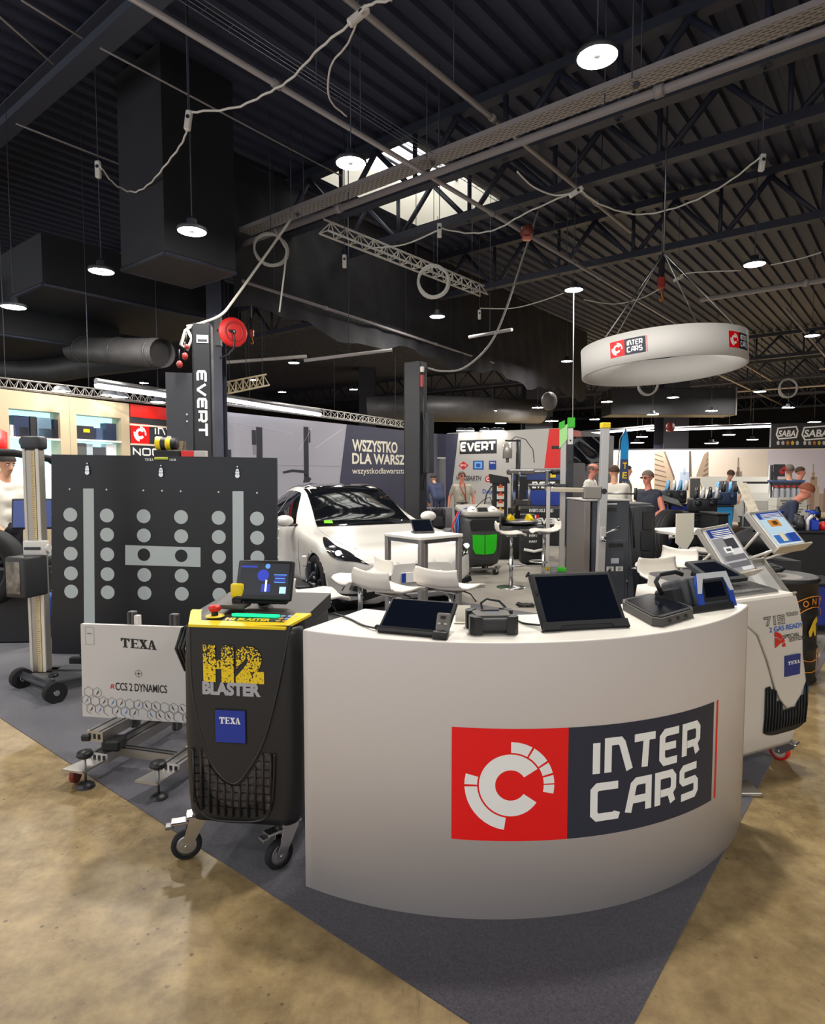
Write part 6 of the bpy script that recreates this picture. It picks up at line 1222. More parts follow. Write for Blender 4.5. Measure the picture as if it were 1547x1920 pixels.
def stool_proto(h, base=True):
    t = thing('bar_stool', 'x', 'stool')
    prof = [(-.19, .15), (-.2, .1), (-.19, .04), (-.16, .005), (-.08, -.012), (.02, -.01), (.1, .0), (.165, -.012), (.185, -.03)]
    q = MB(); w = .2
    def f(u, v, o=0.):
        k = v * (len(prof) - 1); i = min(int(k), len(prof) - 2); y, z = lerp(prof[i][0], prof[i + 1][0], k - i), lerp(prof[i][1], prof[i + 1][1], k - i)
        ww = w * (1 - .1 * abs(2 * v - 1) ** 3); x = (u * 2 - 1) * ww
        return (x, y + (o if v < .3 else 0), h + z + .018 * (2 * u - 1) ** 2 + (-o if v >= .3 else 0) * 1.0)
    q.grid(lambda u, v: f(u, v), 14, 24, SEATW); q.grid(lambda u, v: f(u, v, -.016), 14, 24, SHELL)
    for u in (0, 1): q.grid(lambda a, b: tuple(Vector(f(u, a)).lerp(Vector(f(u, a, -.016)), b)), 24, 1, SHELL)
    for v in (0, 1): q.grid(lambda a, b: tuple(Vector(f(a, v)).lerp(Vector(f(a, v, -.016)), b)), 14, 1, SHELL)
    q.build('seat_shell', t)
    q = MB(); q.cyl((0, 0, .02), (0, 0, h * .6), .028, CHR); q.cyl((0, 0, h * .55), (0, 0, h - .02), .02, CHR); q.box((0, 0, h - .028), (.18, .16, .015), CHR, .004); q.build('column', t)
    q = MB(); q.tube([(.13 * math.sin(R(a)), .03 + .17 * math.cos(R(a)), h * .42) for a in range(-110, 111, 20)], .011, CHR, 8); q.tube([(-.12, -.02, h * .42), (0, 0, h * .42), (.12, -.02, h * .42)], .011, CHR, 8); q.build('footrest', t)
    q = MB(); q.lathe([(0, .04), (.04, .035), (.1, .018), (.2, .012), (.205, 0), (0, 0)], CHR, 28); q.build('base', t)
    q = MB(); q.tube([(.05, .05, h - .03), (.12, .08, h - .05), (.16, .1, h - .11)], .005, BLK, 6); q.build('lift_lever', t)
    return t
st = stool_proto(.76); st.location = (-.16, 4.62, 0); st.rotation_euler.z = R(-44); st['label'] = 'white bar stool with its back to us, nearest the left tablet'
PL = [(.29, 4.72, R(-38), 'white bar stool right of the bar table leg, in front of the car bumper'), (-.66, 4.35, R(-66), 'white bar stool beside the black and yellow machine'), (-.42, 5.05, R(115), 'white bar stool facing us between the car wheel and the bar table')]
for x, y, r, lb in PL: dup(st, (x, y, 0), r, lb)
s2 = onz(958, 1102); dup(st, (s2.x, s2.y, 0), R(-90), 'white bar stool with a chrome base standing alone before the tyre changer')
for x, y, Y, r, lb in ((1248, 1008, 5.75, 120, 'white bar stool right of the grey cabinet, seat edge on'), (1266, 1045, 5.0, 200, 'white bar stool with a low seat beside the grey cabinet'), (1322, 1035, 6.8, 60, 'white bar stool behind the first brochure rack'), (1245, 968, 8.3, 60, 'small white bar stool behind the grey cabinet'), (1020, 990, 9.2, 90, 'white stool half hidden behind the green tipped post')):
    p = at(x, y, Y); dup(st, (p.x, p.y, 0), R(r), lb)
p = at(1250, 1000, 6.3); q = MB(); q.box((0, 0, 1.02), (.6, .5, .03), SEATW, .004); tt = thing('bar_table', 'white bar table with a chrome leg right of the grey cabinet', 'table', (p.x + .22, p.y + .15, 0), R(20)); q.build('tabletop', tt); q = MB(); q.cyl((0, 0, .01), (0, 0, 1.0), .03, CHR); q.lathe([(0, .03), (.22, .012), (.22, 0)], CHR, 24); q.build('pedestal', tt)
pp = MB(); pp.prism([(-.1, .22), (.12, .22), (.12, -.02), (.02, -.16), (-.1, -.06)], -.003, .003, mat('#f2ecd8', .6), 'y'); o = solo(pp, 'paper_sheet', 'large cream sheet hanging over the edge of the white bar table', 'paper', tt.location + Vector((-.12, -.318, 1.0)), R(20))
# green front service station
def green_machine():
    c = (onz(875, 1076) + onz(930, 1084)) / 2; th = R(14); t = thing('air_conditioning_station', 'dark grey service station with a bright green front, behind the stools', 'service machine', (c.x - .02, c.y + .3, 0), th); W_, D = .62, .6
    g = mat('#3a3a3c', .5); m = MB(); loft(m, [[(x * k, y + (o if y < 0 else 0), z) for x, y in rr(W_, D, 8, .18)] for z, k, o in ((.13, .62, .1), (.18, .86, .04), (.3, .98, .01), (.6, 1.02, 0), (.85, 1.0, .01), (.93, .97, .03))], g); m.build('body', t)
    m = MB(); loft(m, [[(x * k, y, z + (.1 * (y + D / 2) / D)) for x, y in rr(W_ * 1.06, D, 8, .18)] for z, k in ((.92, .96), (.95, 1.0), (.99, .96))], mat('#8d8880', .45)); co = m.build('console', t)
    for s in (-1, 1):
        m = MB(); X = Matrix.Translation((s * .17, -.2, 1.015)) @ Matrix.Rotation(R(55), 4, 'X'); m.X = X; m.lathe([(0, .02), (.07, .018), (.08, .005), (.08, -.01)], mat('#e8e6e0', .3), 20); m.box((.01, .01, .022), (.05, .006, .003), BLK); m.build('gauge', co)
    m = MB(); m.X = Matrix.Translation((0, -.2, 1.015)) @ Matrix.Rotation(R(55), 4, 'X'); m.box((0, 0, .005), (.16, .1, .03), BLK, .004); m.build('display', co)
    m = MB(); m.prism([(-.22, .72), (.22, .72), (.24, .85), (.2, .88), (-.2, .88), (-.24, .85)], -D / 2 - .012, -D / 2 + .1, BLK, 'y'); m.build('tool_recess', t)
    GM = mat('#1fb50d', .45)
    for s in (-1, 1): m = MB(); m.prism([(s * .008, .64), (s * .2, .65), (s * .19, .42), (s * .15, .35), (s * .008, .335)], -D / 2 - .02, -D / 2 + .04, GM, 'y'); m.build('green_panel', t)
    for x, y in ((-.24, -.24), (.24, -.24), (-.24, .24), (.24, .24)): caster(t, x, y, .14, .06, R(20), RUB, DGRY, False)
    m = MB(); m.box((0, -.26, .1), (.5, .04, .03), STEEL, .004); m.build('bumper_bar', t)
    m = MB(); m.tube([(-.2, .0, 1.05), (-.34, -.1, 1.0), (-.42, -.12, .8), (-.38, -.1, .62), (-.33, 0, .75), (-.32, .02, .95)], .013, mat('#2c5aa8', .4), 6); m.tube([(-.2, .02, 1.05), (-.37, -.08, .98), (-.46, -.1, .78), (-.4, -.08, .58), (-.33, 0, .7)], .013, REDP, 6); m.tube([(.0, .1, 1.06), (.12, .05, 1.18), (.2, 0, 1.22), (.28, .05, 1.06)], .008, BLK, 6); m.build('hoses', t)
green_machine()
# ---------------------------------------------------------------- people
import numpy as np
SKIN = mat('#d9a183', .55); SKINR = mat('#d98a72', .55)
def person(name, label, loc, rz, k, shirt, trou, hair, skin, lean=0., arms=None, sleeve=.6, head=(0, 0), bald=False, seated=False, glasses=False, vest=None, shoes=None, hairlen=0):
    """one continuous body grown round a posed skeleton; faces -Y when unturned"""
    t = thing(name, label, 'person', loc, rz); shoes = shoes or mat('#222222', .5)
    C = []   # capsules: p0, r0, p1, r1, material, squash of depth
    hip = Vector((0, 0, .95)); LM = Matrix.Translation(hip) @ Matrix.Rotation(R(lean), 4, 'X') @ Matrix.Translation(-hip)
    def up(v): return LM @ Vector(v)
    def cap(a, ra, b, rb, m): C.append((Vector(a), ra, Vector(b), rb, m))
    # legs
    for s in (-1, 1):
        if seated: kn, an = Vector((s * .12, -.44, .52)), Vector((s * .12, -.42, .1)); hp = Vector((s * .09, 0, .55))
        else: hp, kn, an = Vector((s * .09, 0, .9)), Vector((s * .1, -.02, .5)), Vector((s * .11, .02, .1))
        cap(hp, .092, kn, .062, trou); cap(kn, .06, an, .043, trou); cap(an + Vector((0, .02, -.045)), .042, an + Vector((s * .02, -.15, -.062)), .036, shoes)
    if seated: d = -.4
    else: d = 0
    D = Vector((0, 0, d)); U = lambda v: up(v) + D
    cap(U((-.075, 0, .95)), .115, U((.075, 0, .95)), .115, trou); cap(U((-.075, -.01, 1.1)), .112, U((.075, -.01, 1.1)), .112, shirt); cap(U((-.09, 0, 1.25)), .118, U((.09, 0, 1.25)), .118, shirt); cap(U((-.13, .01, 1.38)), .085, U((.13, .01, 1.38)), .085, shirt); cap(U((-.185, .01, 1.42)), .052, U((.185, .01, 1.42)), .052, shirt)
    for s in (-1, 1): cap(U((s * .075, -.005, .97)), .112, U((s * .1, .0, 1.3)), .112, shirt); cap(U((s * .1, 0, 1.28)), .112, U((s * .14, .01, 1.38)), .085, shirt)
    cap(U((0, .01, 1.42)), .058, U((0, -.005, 1.54)), .052, skin)
    # head, turned and nodded
    HB = LM @ Matrix.Translation((0, -.0, 1.54)) @ Matrix.Rotation(R(head[0]), 4, 'Z') @ Matrix.Rotation(R(head[1] - lean * .5), 4, 'X')
    H_ = lambda v: (HB @ Vector(v)) + D
    cap(H_((0, .012, .135)), .082, H_((0, -.02, .14)), .078, skin); cap(H_((0, -.02, .1)), .07, H_((0, -.045, .05)), .05, skin); cap(H_((0, -.05, .03)), .036, H_((0, -.055, .025)), .034, skin); cap(H_((0, -.098, .11)), .012, H_((0, -.113, .078)), .017, skin)
    for s in (-1, 1): cap(H_((s * .08, .005, .12)), .014, H_((s * .082, .012, .09)), .012, skin)
    # arms: elbow and hand given in body space
    arms = arms or {}
    for s in (-1, 1):
        e, h = arms.get(s, ((s * .25, .02, 1.13), (s * .25, -.08, .88))); sh = U((s * .195, .01, 1.41)); e, h = U(e), U(h)
        mid = sh.lerp(e, sleeve if sleeve < 1 else 1); cap(sh, .055, mid, .052, vest or shirt) if not vest else cap(sh, .054, sh.lerp(e, .15), .05, shirt)
        if sleeve < 1 or vest: cap(mid if not vest else sh.lerp(e, .15), .045, e, .04, skin)
        lo = shirt if sleeve >= 1.9 and not vest else skin; cap(e, .041 if lo is skin else .046, h, .028 if lo is skin else .034, lo)
        # palm, four fingers and a thumb
        f = (h - e).normalized(); side = f.cross(Vector((0, 1, 0))); side = side.normalized() if side.length > .1 else Vector((1, 0, 0)); nrm = side.cross(f).normalized()
        pm = h + f * .055; cap(h + side * .016, .022, pm + side * .026, .02, skin); cap(h - side * .016, .022, pm - side * .026, .02, skin)
        for i, ln in enumerate((.062, .075, .07, .055)):
            b = pm + side * (-.033 + .022 * i) + f * .012; m1 = b + f * ln * .55 - nrm * .008; cap(b, .0095, m1, .009, skin); cap(m1, .009, m1 + f * ln * .4 - nrm * ln * .35, .0078, skin)
        tb = h + f * .02 - side * .034; cap(tb, .012, tb + f * .035 - side * .022 - nrm * .012, .0105, skin); cap(tb + f * .035 - side * .022 - nrm * .012, .0105, tb + f * .06 - side * .022 - nrm * .025, .009, skin)
    mb = MB()
    for a, ra, b, rb, m in C:
        mb.cyl(a, b, ra, m, rb, 14); mb.ball(a, ra, m, 7); mb.ball(b, rb, m, 7)
    o = mb.build('body', None); o.data.materials.clear()
    rm = o.modifiers.new('r', 'REMESH'); rm.mode = 'VOXEL'; rm.voxel_size = .0135; rm.use_smooth_shade = True
    sm = o.modifiers.new('s', 'SMOOTH'); sm.factor = .5; sm.iterations = 9
    dg = bpy.context.evaluated_depsgraph_get(); dg.update(); me = bpy.data.meshes.new_from_object(o.evaluated_get(dg)); bpy.data.objects.remove(o)
    ms = [];
    for c in C:
        if c[4] not in ms: ms.append(c[4])
    me.materials.clear()
    for m in ms: me.materials.append(m)
    n = len(me.polygons); ce = np.zeros(n * 3); me.polygons.foreach_get('center', ce); ce = ce.reshape(-1, 3); best = np.full(n, 1e9); idx = np.zeros(n, dtype=np.int32)
    for a, ra, b, rb, m in C:
        a_, d_ = np.array(a), np.array(b - a); L2 = max(float(d_ @ d_), 1e-9); u = np.clip(((ce - a_) @ d_) / L2, 0, 1); q = a_ + u[:, None] * d_; ds = np.linalg.norm(ce - q, axis=1) - (ra + (rb - ra) * u); w = ds < best; best[w] = ds[w]; idx[w] = ms.index(m)
    me.polygons.foreach_set('material_index', idx); me.polygons.foreach_set('use_smooth', np.ones(n, dtype=bool)); me.update()
    o = bpy.data.objects.new('body', me); COL.objects.link(o); o.parent = t
    # hair, eyes, mouth, glasses
    HX = Matrix.Translation(D) @ HB
    if hair is not None:
        q = MB(); q.X = HX
        def hf(u, v):
            a = 2 * math.pi * u; lo = lerp(.42, .66, .5 + .5 * math.sin(a)) if not bald else lerp(.0, .7, max(0, math.sin(a))); st = .0 if not bald else .0
            b = math.pi * (v * lo + .0); return (.09 * math.sin(b) * math.cos(a) , .104 * math.sin(b) * math.sin(a) - .002, .138 + .094 * math.cos(b) + .004 * math.sin(7 * a) * math.sin(b * 3))
        if not bald: q.grid(hf, 28, 10, hair)
        else:
            def hb(u, v): a = R(lerp(-20, 200, u)); b = math.pi * lerp(.42, .66, v); return (.087 * math.sin(b) * math.cos(a), .1 * math.sin(b) * math.sin(a) , .138 + .094 * math.cos(b))
            q.grid(hb, 22, 5, hair)
        q.build('hair', t)
    q = MB(); q.X = HX
    for s in (-1, 1): q.ball((s * .032, -.09, .115), (.012, .008, .008), mat('#e8e4e0', .3), 6); q.ball((s * .032, -.0965, .115), (.006, .004, .006), mat('#2a2320', .3), 5); q.box((s * .033, -.094, .135), (.034, .008, .006), hair if hair is not None else mat('#6b4a3a', .6))
    q.box((0, -.092, .052), (.04, .008, .007), mat('#a8584e', .5), .002); q.build('face_features', t)
    if glasses:
        q = MB(); q.X = HX
        for s in (-1, 1): q.box((s * .036, -.106, .115), (.052, .006, .03), mat('#3a2c2a', .25), .004); q.box((s * .078, -.045, .118), (.005, .12, .006), BLK)
        q.build('glasses', t)
    t.scale = (k, k, k); return t, LM, D
def fl(px, Y): p = at(px, 885, Y); return Vector((p.x, p.y, .004))
WSH = mat('#e9e4d8', .7); JEAN = mat('#2c3550', .7); BRN = mat('#4a3324', .7); GRH = mat('#6e6259', .7); DKH = mat('#2e2622', .7); BLND = mat('#a57f4f', .7); DKT = mat('#22232a', .7)
person('person', 'person in a white shirt and dark trousers behind the wheel balancer at the left edge', fl(5, 7.15), R(62), 1.04, WSH, DKT, DKH, SKIN, 4, {-1: ((-.27, .08, 1.14), (-.18, -.12, 1.0)), 1: ((.26, .02, 1.13), (.2, -.15, .98))}, 2, (0, 12))
t, LM, D_ = person('person', 'person in a beige short sleeved shirt and red lanyard before the white brand wall', fl(866, 14.2), R(4), .92, mat('#a9a291', .7), mat('#2b3046', .7), BRN, SKINR, 0, {-1: ((-.29, .04, 1.14), (-.33, -.03, .86)), 1: ((.29, .05, 1.14), (.31, -.02, .88))}, .62, (12, -2), glasses=True)
q = MB(); q.tube([(-.06, -.045, 1.5), (-.05, -.11, 1.4), (.05, -.13, 1.2), (.09, -.13, 1.02)], .012, mat('#a8382c', .6), 6); q.tube([(.06, -.05, 1.49), (.07, -.11, 1.36), (.08, -.13, 1.15), (.09, -.13, 1.02)], .01, mat('#a8382c', .6), 6); q.build('lanyard', t)
q = MB(); q.tube([(.17 * math.cos(R(a)), -.01 + .125 * math.sin(R(a)), 1.015) for a in range(0, 360, 20)], .014, BLK, 6, True); q.build('belt', t)
person('person', 'person in a dark blue shirt bending over in the storeroom doorway', fl(823, 17.2), R(200), .95, mat('#3b4260', .8), JEAN, DKH, SKIN, 38, {-1: ((-.24, -.2, 1.2), (-.16, -.35, 1.05)), 1: ((.24, -.2, 1.2), (.16, -.35, 1.05))}, 2)
bp = thing('backpack', 'black backpack on a grey chair behind the green fronted station', 'backpack', at(822, 972, 13.2)); q = MB(); q.box((0, 0, 0), (.3, .18, .44), mat('#202024', .8), .07, seg=3); q.build('bag', bp); q = MB(); q.box((0, -.1, -.06), (.22, .06, .22), mat('#29292d', .8), .03, seg=2); q.build('front_pocket', bp); q = MB()
for s in (-1, 1): q.tube([(s * .09, .0, .21), (s * .1, -.1, .2), (s * .12, -.12, 0), (s * .12, -.05, -.18)], .016, BLK, 6)
q.tube([(-.04, 0, .22), (0, 0, .27), (.04, 0, .22)], .01, BLK, 6); q.build('straps', bp)
p = at(822, 972, 13.2); ch = thing('chair', 'grey fabric chair holding the black backpack', 'chair', (p.x - .02, p.y + .08, 0), R(-10)); zc2 = p.z - .22
q = MB(); q.box((-.02, 0, zc2 - .04), (.62, .6, .08), mat('#77757a', .8), .02, seg=2); q.build('seat', ch); q = MB(); q.box((-.05, .3, zc2 + .2), (.66, .06, .46), mat('#77757a', .8), .02, seg=2); q.build('backrest', ch)
for a in (-1, 1):
    for b in (-1, 1): q = MB(); q.cyl((a * .27, b * .26, 0), (a * .27, b * .26, zc2 - .07), .016, CHR, n=8); q.build('leg', ch)
person('person', 'bald person in a white shirt and glasses behind the pole with the yellow cap', fl(1106, 11.6), R(58), 1.01, WSH, DKT, GRH, SKINR, 3, {-1: ((-.26, -.02, 1.14), (-.14, -.24, 1.05)), 1: ((.25, -.05, 1.14), (.1, -.22, 1.02))}, 2, (6, 8), bald=True, glasses=True)
person('person', 'brown haired person in a white shirt seen from behind, right of the bald person', fl(1152, 10.1), R(168), .98, WSH, DKT, BRN, SKIN, 4, {-1: ((-.26, -.06, 1.14), (-.12, -.24, 1.05))}, 2, (0, 10))
person('person', 'dark haired person in a grey top half hidden behind the blue flag', fl(1176, 14.5), R(70), 1.0, mat('#77706a', .8), DKT, DKH, SKIN, 0, None, 2)
person('person', 'person in a dark sleeveless vest and glasses turned left, right of the blue flag', fl(1216, 9.4), R(-62), .93, mat('#252a3a', .7), DKT, GRH, SKINR, 0, {-1: ((-.25, -.0, 1.14), (-.2, -.22, 1.02)), 1: ((.27, .04, 1.14), (.2, -.2, 1.0))}, .1, (0, 4), glasses=True, vest=mat('#252a3a', .7))
person('person', 'person in a grey shirt looking down, before the printed skyline wall', fl(1364, 15.4), R(0), .96, mat('#70717b', .8), DKT, BRN, SKIN, 10, {-1: ((-.28, -.1, 1.16), (-.14, -.3, 1.02)), 1: ((.28, -.1, 1.16), (.14, -.3, 1.02))}, .9, (0, 28))
person('person', 'grey haired person with a dark jacket far right before the printed skyline', fl(1480, 12.6), R(150), 1.0, mat('#26262b', .8), DKT, GRH, SKIN, 0, None, 2)
person('person', 'red cheeked person in black standing beside the grey haired one', fl(1500, 13.9), R(55), .98, mat('#1f1f24', .8), DKT, BRN, SKINR, 0, None, 2)
person('person', 'red haired person in a navy work shirt leaning over the tools at the right edge', fl(1452, 8.3), R(62), .9, mat('#2c344a', .8), DKT, mat('#8a4a30', .7), SKINR, 34, {-1: ((-.3, -.12, 1.16), (-.3, -.38, 1.0)), 1: ((.28, -.15, 1.16), (.2, -.4, 1.0))}, 2, (0, 18))
# ---------------------------------------------------------------- tyre changer and tool wall by the brand stand
def tyre_changer():
    c = onz(985, 1050); t = thing('tyre_changer', 'black tyre changing machine with a tall arm and warning stickers', 'tyre changer', (c.x - .08, c.y + .45, 0), R(6)); K = mat('#1f2023', .5)
    q = MB(); loft(q, [[(x * k, y, z) for x, y in rr(.95, .8, 6, .12)] for z, k in ((.0, 1.), (.5, .98), (.62, .9))], mat('#2b2c30', .5)); q.build('cabinet', t)
    q = MB(); q.lathe([(.0, .72), (.34, .72), (.36, .69), (.34, .66), (.1, .6), (0, .6)], STEEL, 28, (.02, -.1, 0)); tt = q.build('turntable', t)
    for k in range(4):
        a = R(90 * k + 30); q = MB(); q.X = Matrix.Translation((.02 + .24 * math.cos(a), -.1 + .24 * math.sin(a), .72)) @ Matrix.Rotation(a, 4, 'Z'); q.prism([(-.07, 0), (.07, 0), (.07, .04), (.0, .1), (-.05, .05)], -.04, .04, YEL, 'y'); q.build('jaw', tt)
    q = MB(); q.box((-.28, .28, 1.0), (.26, .2, .8), K, .01); q.prism([(-.45, 1.4), (-.1, 1.4), (-.14, 1.52), (-.48, 1.58)], .18, .38, K, 'y'); q.build('tower', t)
    q = MB()
    for k in range(4): z = 1.3 - k * .15; q.box((-.29, .175, z), (.14, .006, .1), mat('#e8e2d4', .5)); q.prism([(-.35, z + .02), (-.23, z + .02), (-.29, z + .1)], .168, .172, mat('#e0561f' if k == 0 else ('#e6a21a' if k == 3 else '#d9491f'), .5), 'y')
    q.build('warning_stickers', t)
    q = MB(); q.cyl((.06, .2, .6), (.06, .2, 2.25), .045, K); q.box((.05, .0, 1.62), (.5, .2, .1), mat('#6d6b69', .4, .5), .02); q.cyl((.0, -.12, .9), (.0, -.12, 1.62), .022, CHR); q.box((.06, -.1, 1.3), (.14, .14, .5), K, .01); q.box((.06, -.12, 1.05), (.3, .2, .12), mat('#4d4b4a', .4, .5), .02); q.cyl((-.13, -.1, .75), (-.13, -.1, 1.6), .016, STEEL); q.build('arm', t)
    q = MB(); q.cyl((-.18, .1, 1.88), (-.18, .1, 2.18), .09, mat('#b9b5b0', .35, .5)); q.cyl((-.18, .1, 1.8), (-.18, .1, 1.88), .03, STEEL); q.box((-.06, .16, 2.22), (.3, .03, .03), K); q.tube([(-.15, .1, 2.2), (0, .16, 2.3), (.2, .2, 2.25), (.35, .2, 2.05), (.38, .2, 1.8)], .008, BLK, 6); q.build('air_tank', t)
    q = MB(); q.cyl((.12, .2, 1.62), (.75, .12, 1.62), .025, STEEL); q.box((.6, .1, 1.5), (.06, .05, .3), STEEL, .006); q.cyl((.6, .06, 1.34), (.6, .02, 1.3), .06, CHR); q.cyl((.7, .1, 1.62), (.84, .1, 1.62), .05, K); q.build('bead_press', t)
    q = MB(); q.tube([(-.46, .2, 1.35), (-.58, .1, 1.2), (-.62, .1, 1.0), (-.52, .1, .88), (-.46, .15, .9)], .014, BLK, 6); q.build('air_hose', t); q = MB(); q.ball((-.38, -.22, .76), (.1, .1, .1), BLK, 8); q.build('soap_pot', t)
    q = MB(); q.box((.16, .3, .55), (.5, .18, .5), mat('#48464a', .5), .01); q.build('side_plate', t)
tyre_changer()
b = thing('tool_trolley_bag', 'black tool trolley case with a white handle before the tyre changer', 'tool case', onz(1000, 1060)); q = MB(); q.box((0, .14, .32), (.42, .3, .58), mat('#1d1e21', .6), .03, seg=2); q.build('case', b); q = MB(); q.tube([(-.17, -.02, .28), (0, -.06, .25), (.17, -.02, .28)], .025, WHITEP, 8); q.build('handle', b); q = MB(); fa = lambda x, z: Vector((x, -.013, z)); text(q, 'EVERT', -.08, .5, .06, .54, WHT, fa); text(q, 'EVERT', -.08, .4, .06, .435, WHT, fa); q.build('lettering', b)
for s in (-1, 1): q = MB(); q.cyl((s * .15 - .02, .05, .03), (s * .15 + .02, .05, .03), .03, RUB); q.build('wheel', b)
p = at(1025, 1035, 10.4); q = MB(); q.prism([(-.05, .3), (.01, .3), (.05, -.02), (-.02, -.02)], -.012, .012, YEL, 'y'); solo(q, 'yellow_pry_bar', 'yellow lever leaning at the right of the tool trolley case', 'tool', (p.x, p.y, .03))
def tool_wall():
    c = at(1015, 900, 14.2); t = thing('workshop_cabinet_wall', 'blue workshop cabinet wall with a grey frame behind the tyre changer', 'cabinet', (c.x, c.y, 0), R(-30) + R(20)); w = 1.35; h = at(1015, 878, 14.2).z
    q = MB(); q.box((0, 0, h / 2), (w, .08, h), mat('#8f8a86', .5), .006); q.build('frame', t)
    q = MB(); z0, z1 = at(1015, 900, 14).z, at(1015, 883, 14).z
    q.box((0, -.06, (z0 + z1) / 2), (w - .08, .06, z1 - z0), mat('#2c3e78', .5), .004); q.build('upper_panel', t); q = MB(); q.box((.25, -.1, (z0 + z1) / 2), (.12, .02, .1), YEL, .003); q.build('yellow_tag', t)
    q = MB(); z2, z3 = at(1015, 948, 14).z, at(1015, 920, 14).z; q.box((0, -.06, (z2 + z3) / 2), (w - .08, .06, z3 - z2), mat('#1f3c98', .5), .004); q.build('blue_panel', t)
    for k in range(2): q = MB(); q.box((-.55 + .0, -.1, lerp(z2, z3, .3 + .4 * k)), (.2, .02, .12), mat('#7d93b8', .5)); q.build('poster', t)
    q = MB(); q.box((0, -.06, (z3 + z0) / 2), (w - .08, .06, .2), mat('#17181c', .5)); text(q, 'EVERT', -.2, (z3 + z0) / 2 - .07, .3, (z3 + z0) / 2 + .08, WHT, lambda x, z: Vector((x, -.094, z)), .05); q.build('name_band', t)
    q = MB(); q.box((0, -.16, z2 / 2 - .02), (w + .1, .3, z2 - .06), mat('#232427', .5), .01); text(q, 'EVERT-X5.5 300D', -.26, z2 - .14, .26, z2 - .07, WHT, lambda x, z: Vector((x, -.313, z)), .03); q.box((-.1, -.314, z2 - .24), (.1, .004, .08), REDP); q.box((-.14, -.316, z2 - .24), (.06, .004, .08), WHT); text(q, 'EVERT', -.1, .48, .5, .62, WHT, lambda x, z: Vector((x, -.313, z)), .06); q.build('lower_cabinet', t)
tool_wall()
# ---------------------------------------------------------------- alignment gantry, poles, cabinets
def gantry():
    p = onz(1062, 1074); t = thing('alignment_gantry', 'tall black perforated post with silver rail and green end caps', 'alignment post', p, R(-12)); zt = at(1062, 800, p.y).z; H_ = zt
    q = MB(); q.box((.03, 0, H_ * .44), (.1, .1, H_ * .88), mat('#26282d', .5), .006); q.build('column', t); q = MB()
    for k in range(12): q.cyl((.03, -.052, .25 + k * .17), (.03, -.056, .25 + k * .17), .03 if k % 3 == 0 else .014, BLK, n=10)
    q.build('holes', t)
    q = MB(); q.box((-.075, 0, H_ / 2), (.09, .07, H_), mat('#b5b1ac', .35, .6), .006); q.build('rail', t); q = MB(); q.box((.03, .0, H_ * .94), (.08, .07, H_ * .12), mat('#c9c6c0', .35, .5)); q.build('rail_head', t)
    G = mat('#35b51e', .45); q = MB(); q.box((.04, -.02, H_ + .06), (.12, .09, .16), G, .01); q.build('end_cap', t); q = MB(); q.prism([(-.14, H_ - .35), (-.02, H_ - .2), (-.02, H_ + .04), (-.14, H_ - .02)], -.05, -.04, mat('#a4dd8e', .4), 'y'); q.prism([(-.15, H_ - .05), (-.06, H_ + .0), (-.06, H_ + .1), (-.15, H_ + .06)], -.06, -.05, G, 'y'); q.build('side_plate', t); q = MB(); q.box((-.05, -.06, .05), (.2, .1, .09), G, .01); q.build('foot', t)
    q = MB(); q.box((-.16, 0, H_ * .86), (.2, .05, .05), BLK, .004); q.build('hook_arm', t); q = MB(); q.box((.0, .1, .02), (.5, .7, .03), DGRY, .004); q.build('base', t)
    q = MB(); z1 = at(1040, 912, p.y).z; q.box((-.3, .12, z1 / 2 + .05), (.06, .5, z1 - .1), mat('#b9b5b0', .4, .3), .004)
    for k in range(6): q.box((-.332, .12, .3 + k * .22), (.004, .36, .09), mat('#6d6c6e', .5))
    q.build('target_panel', t); q = MB(); q.cyl((-.2, -.1, z1 + .02), (-.62, -.1, z1 + .02), .02, STEEL); q.box((-.12, -.08, z1 - .02), (.2, .12, .12), DGRY, .01); q.cyl((-.6, -.1, z1), (-.6, -.1, z1 - .3), .018, STEEL); q.build('cross_arm', t)
gantry()
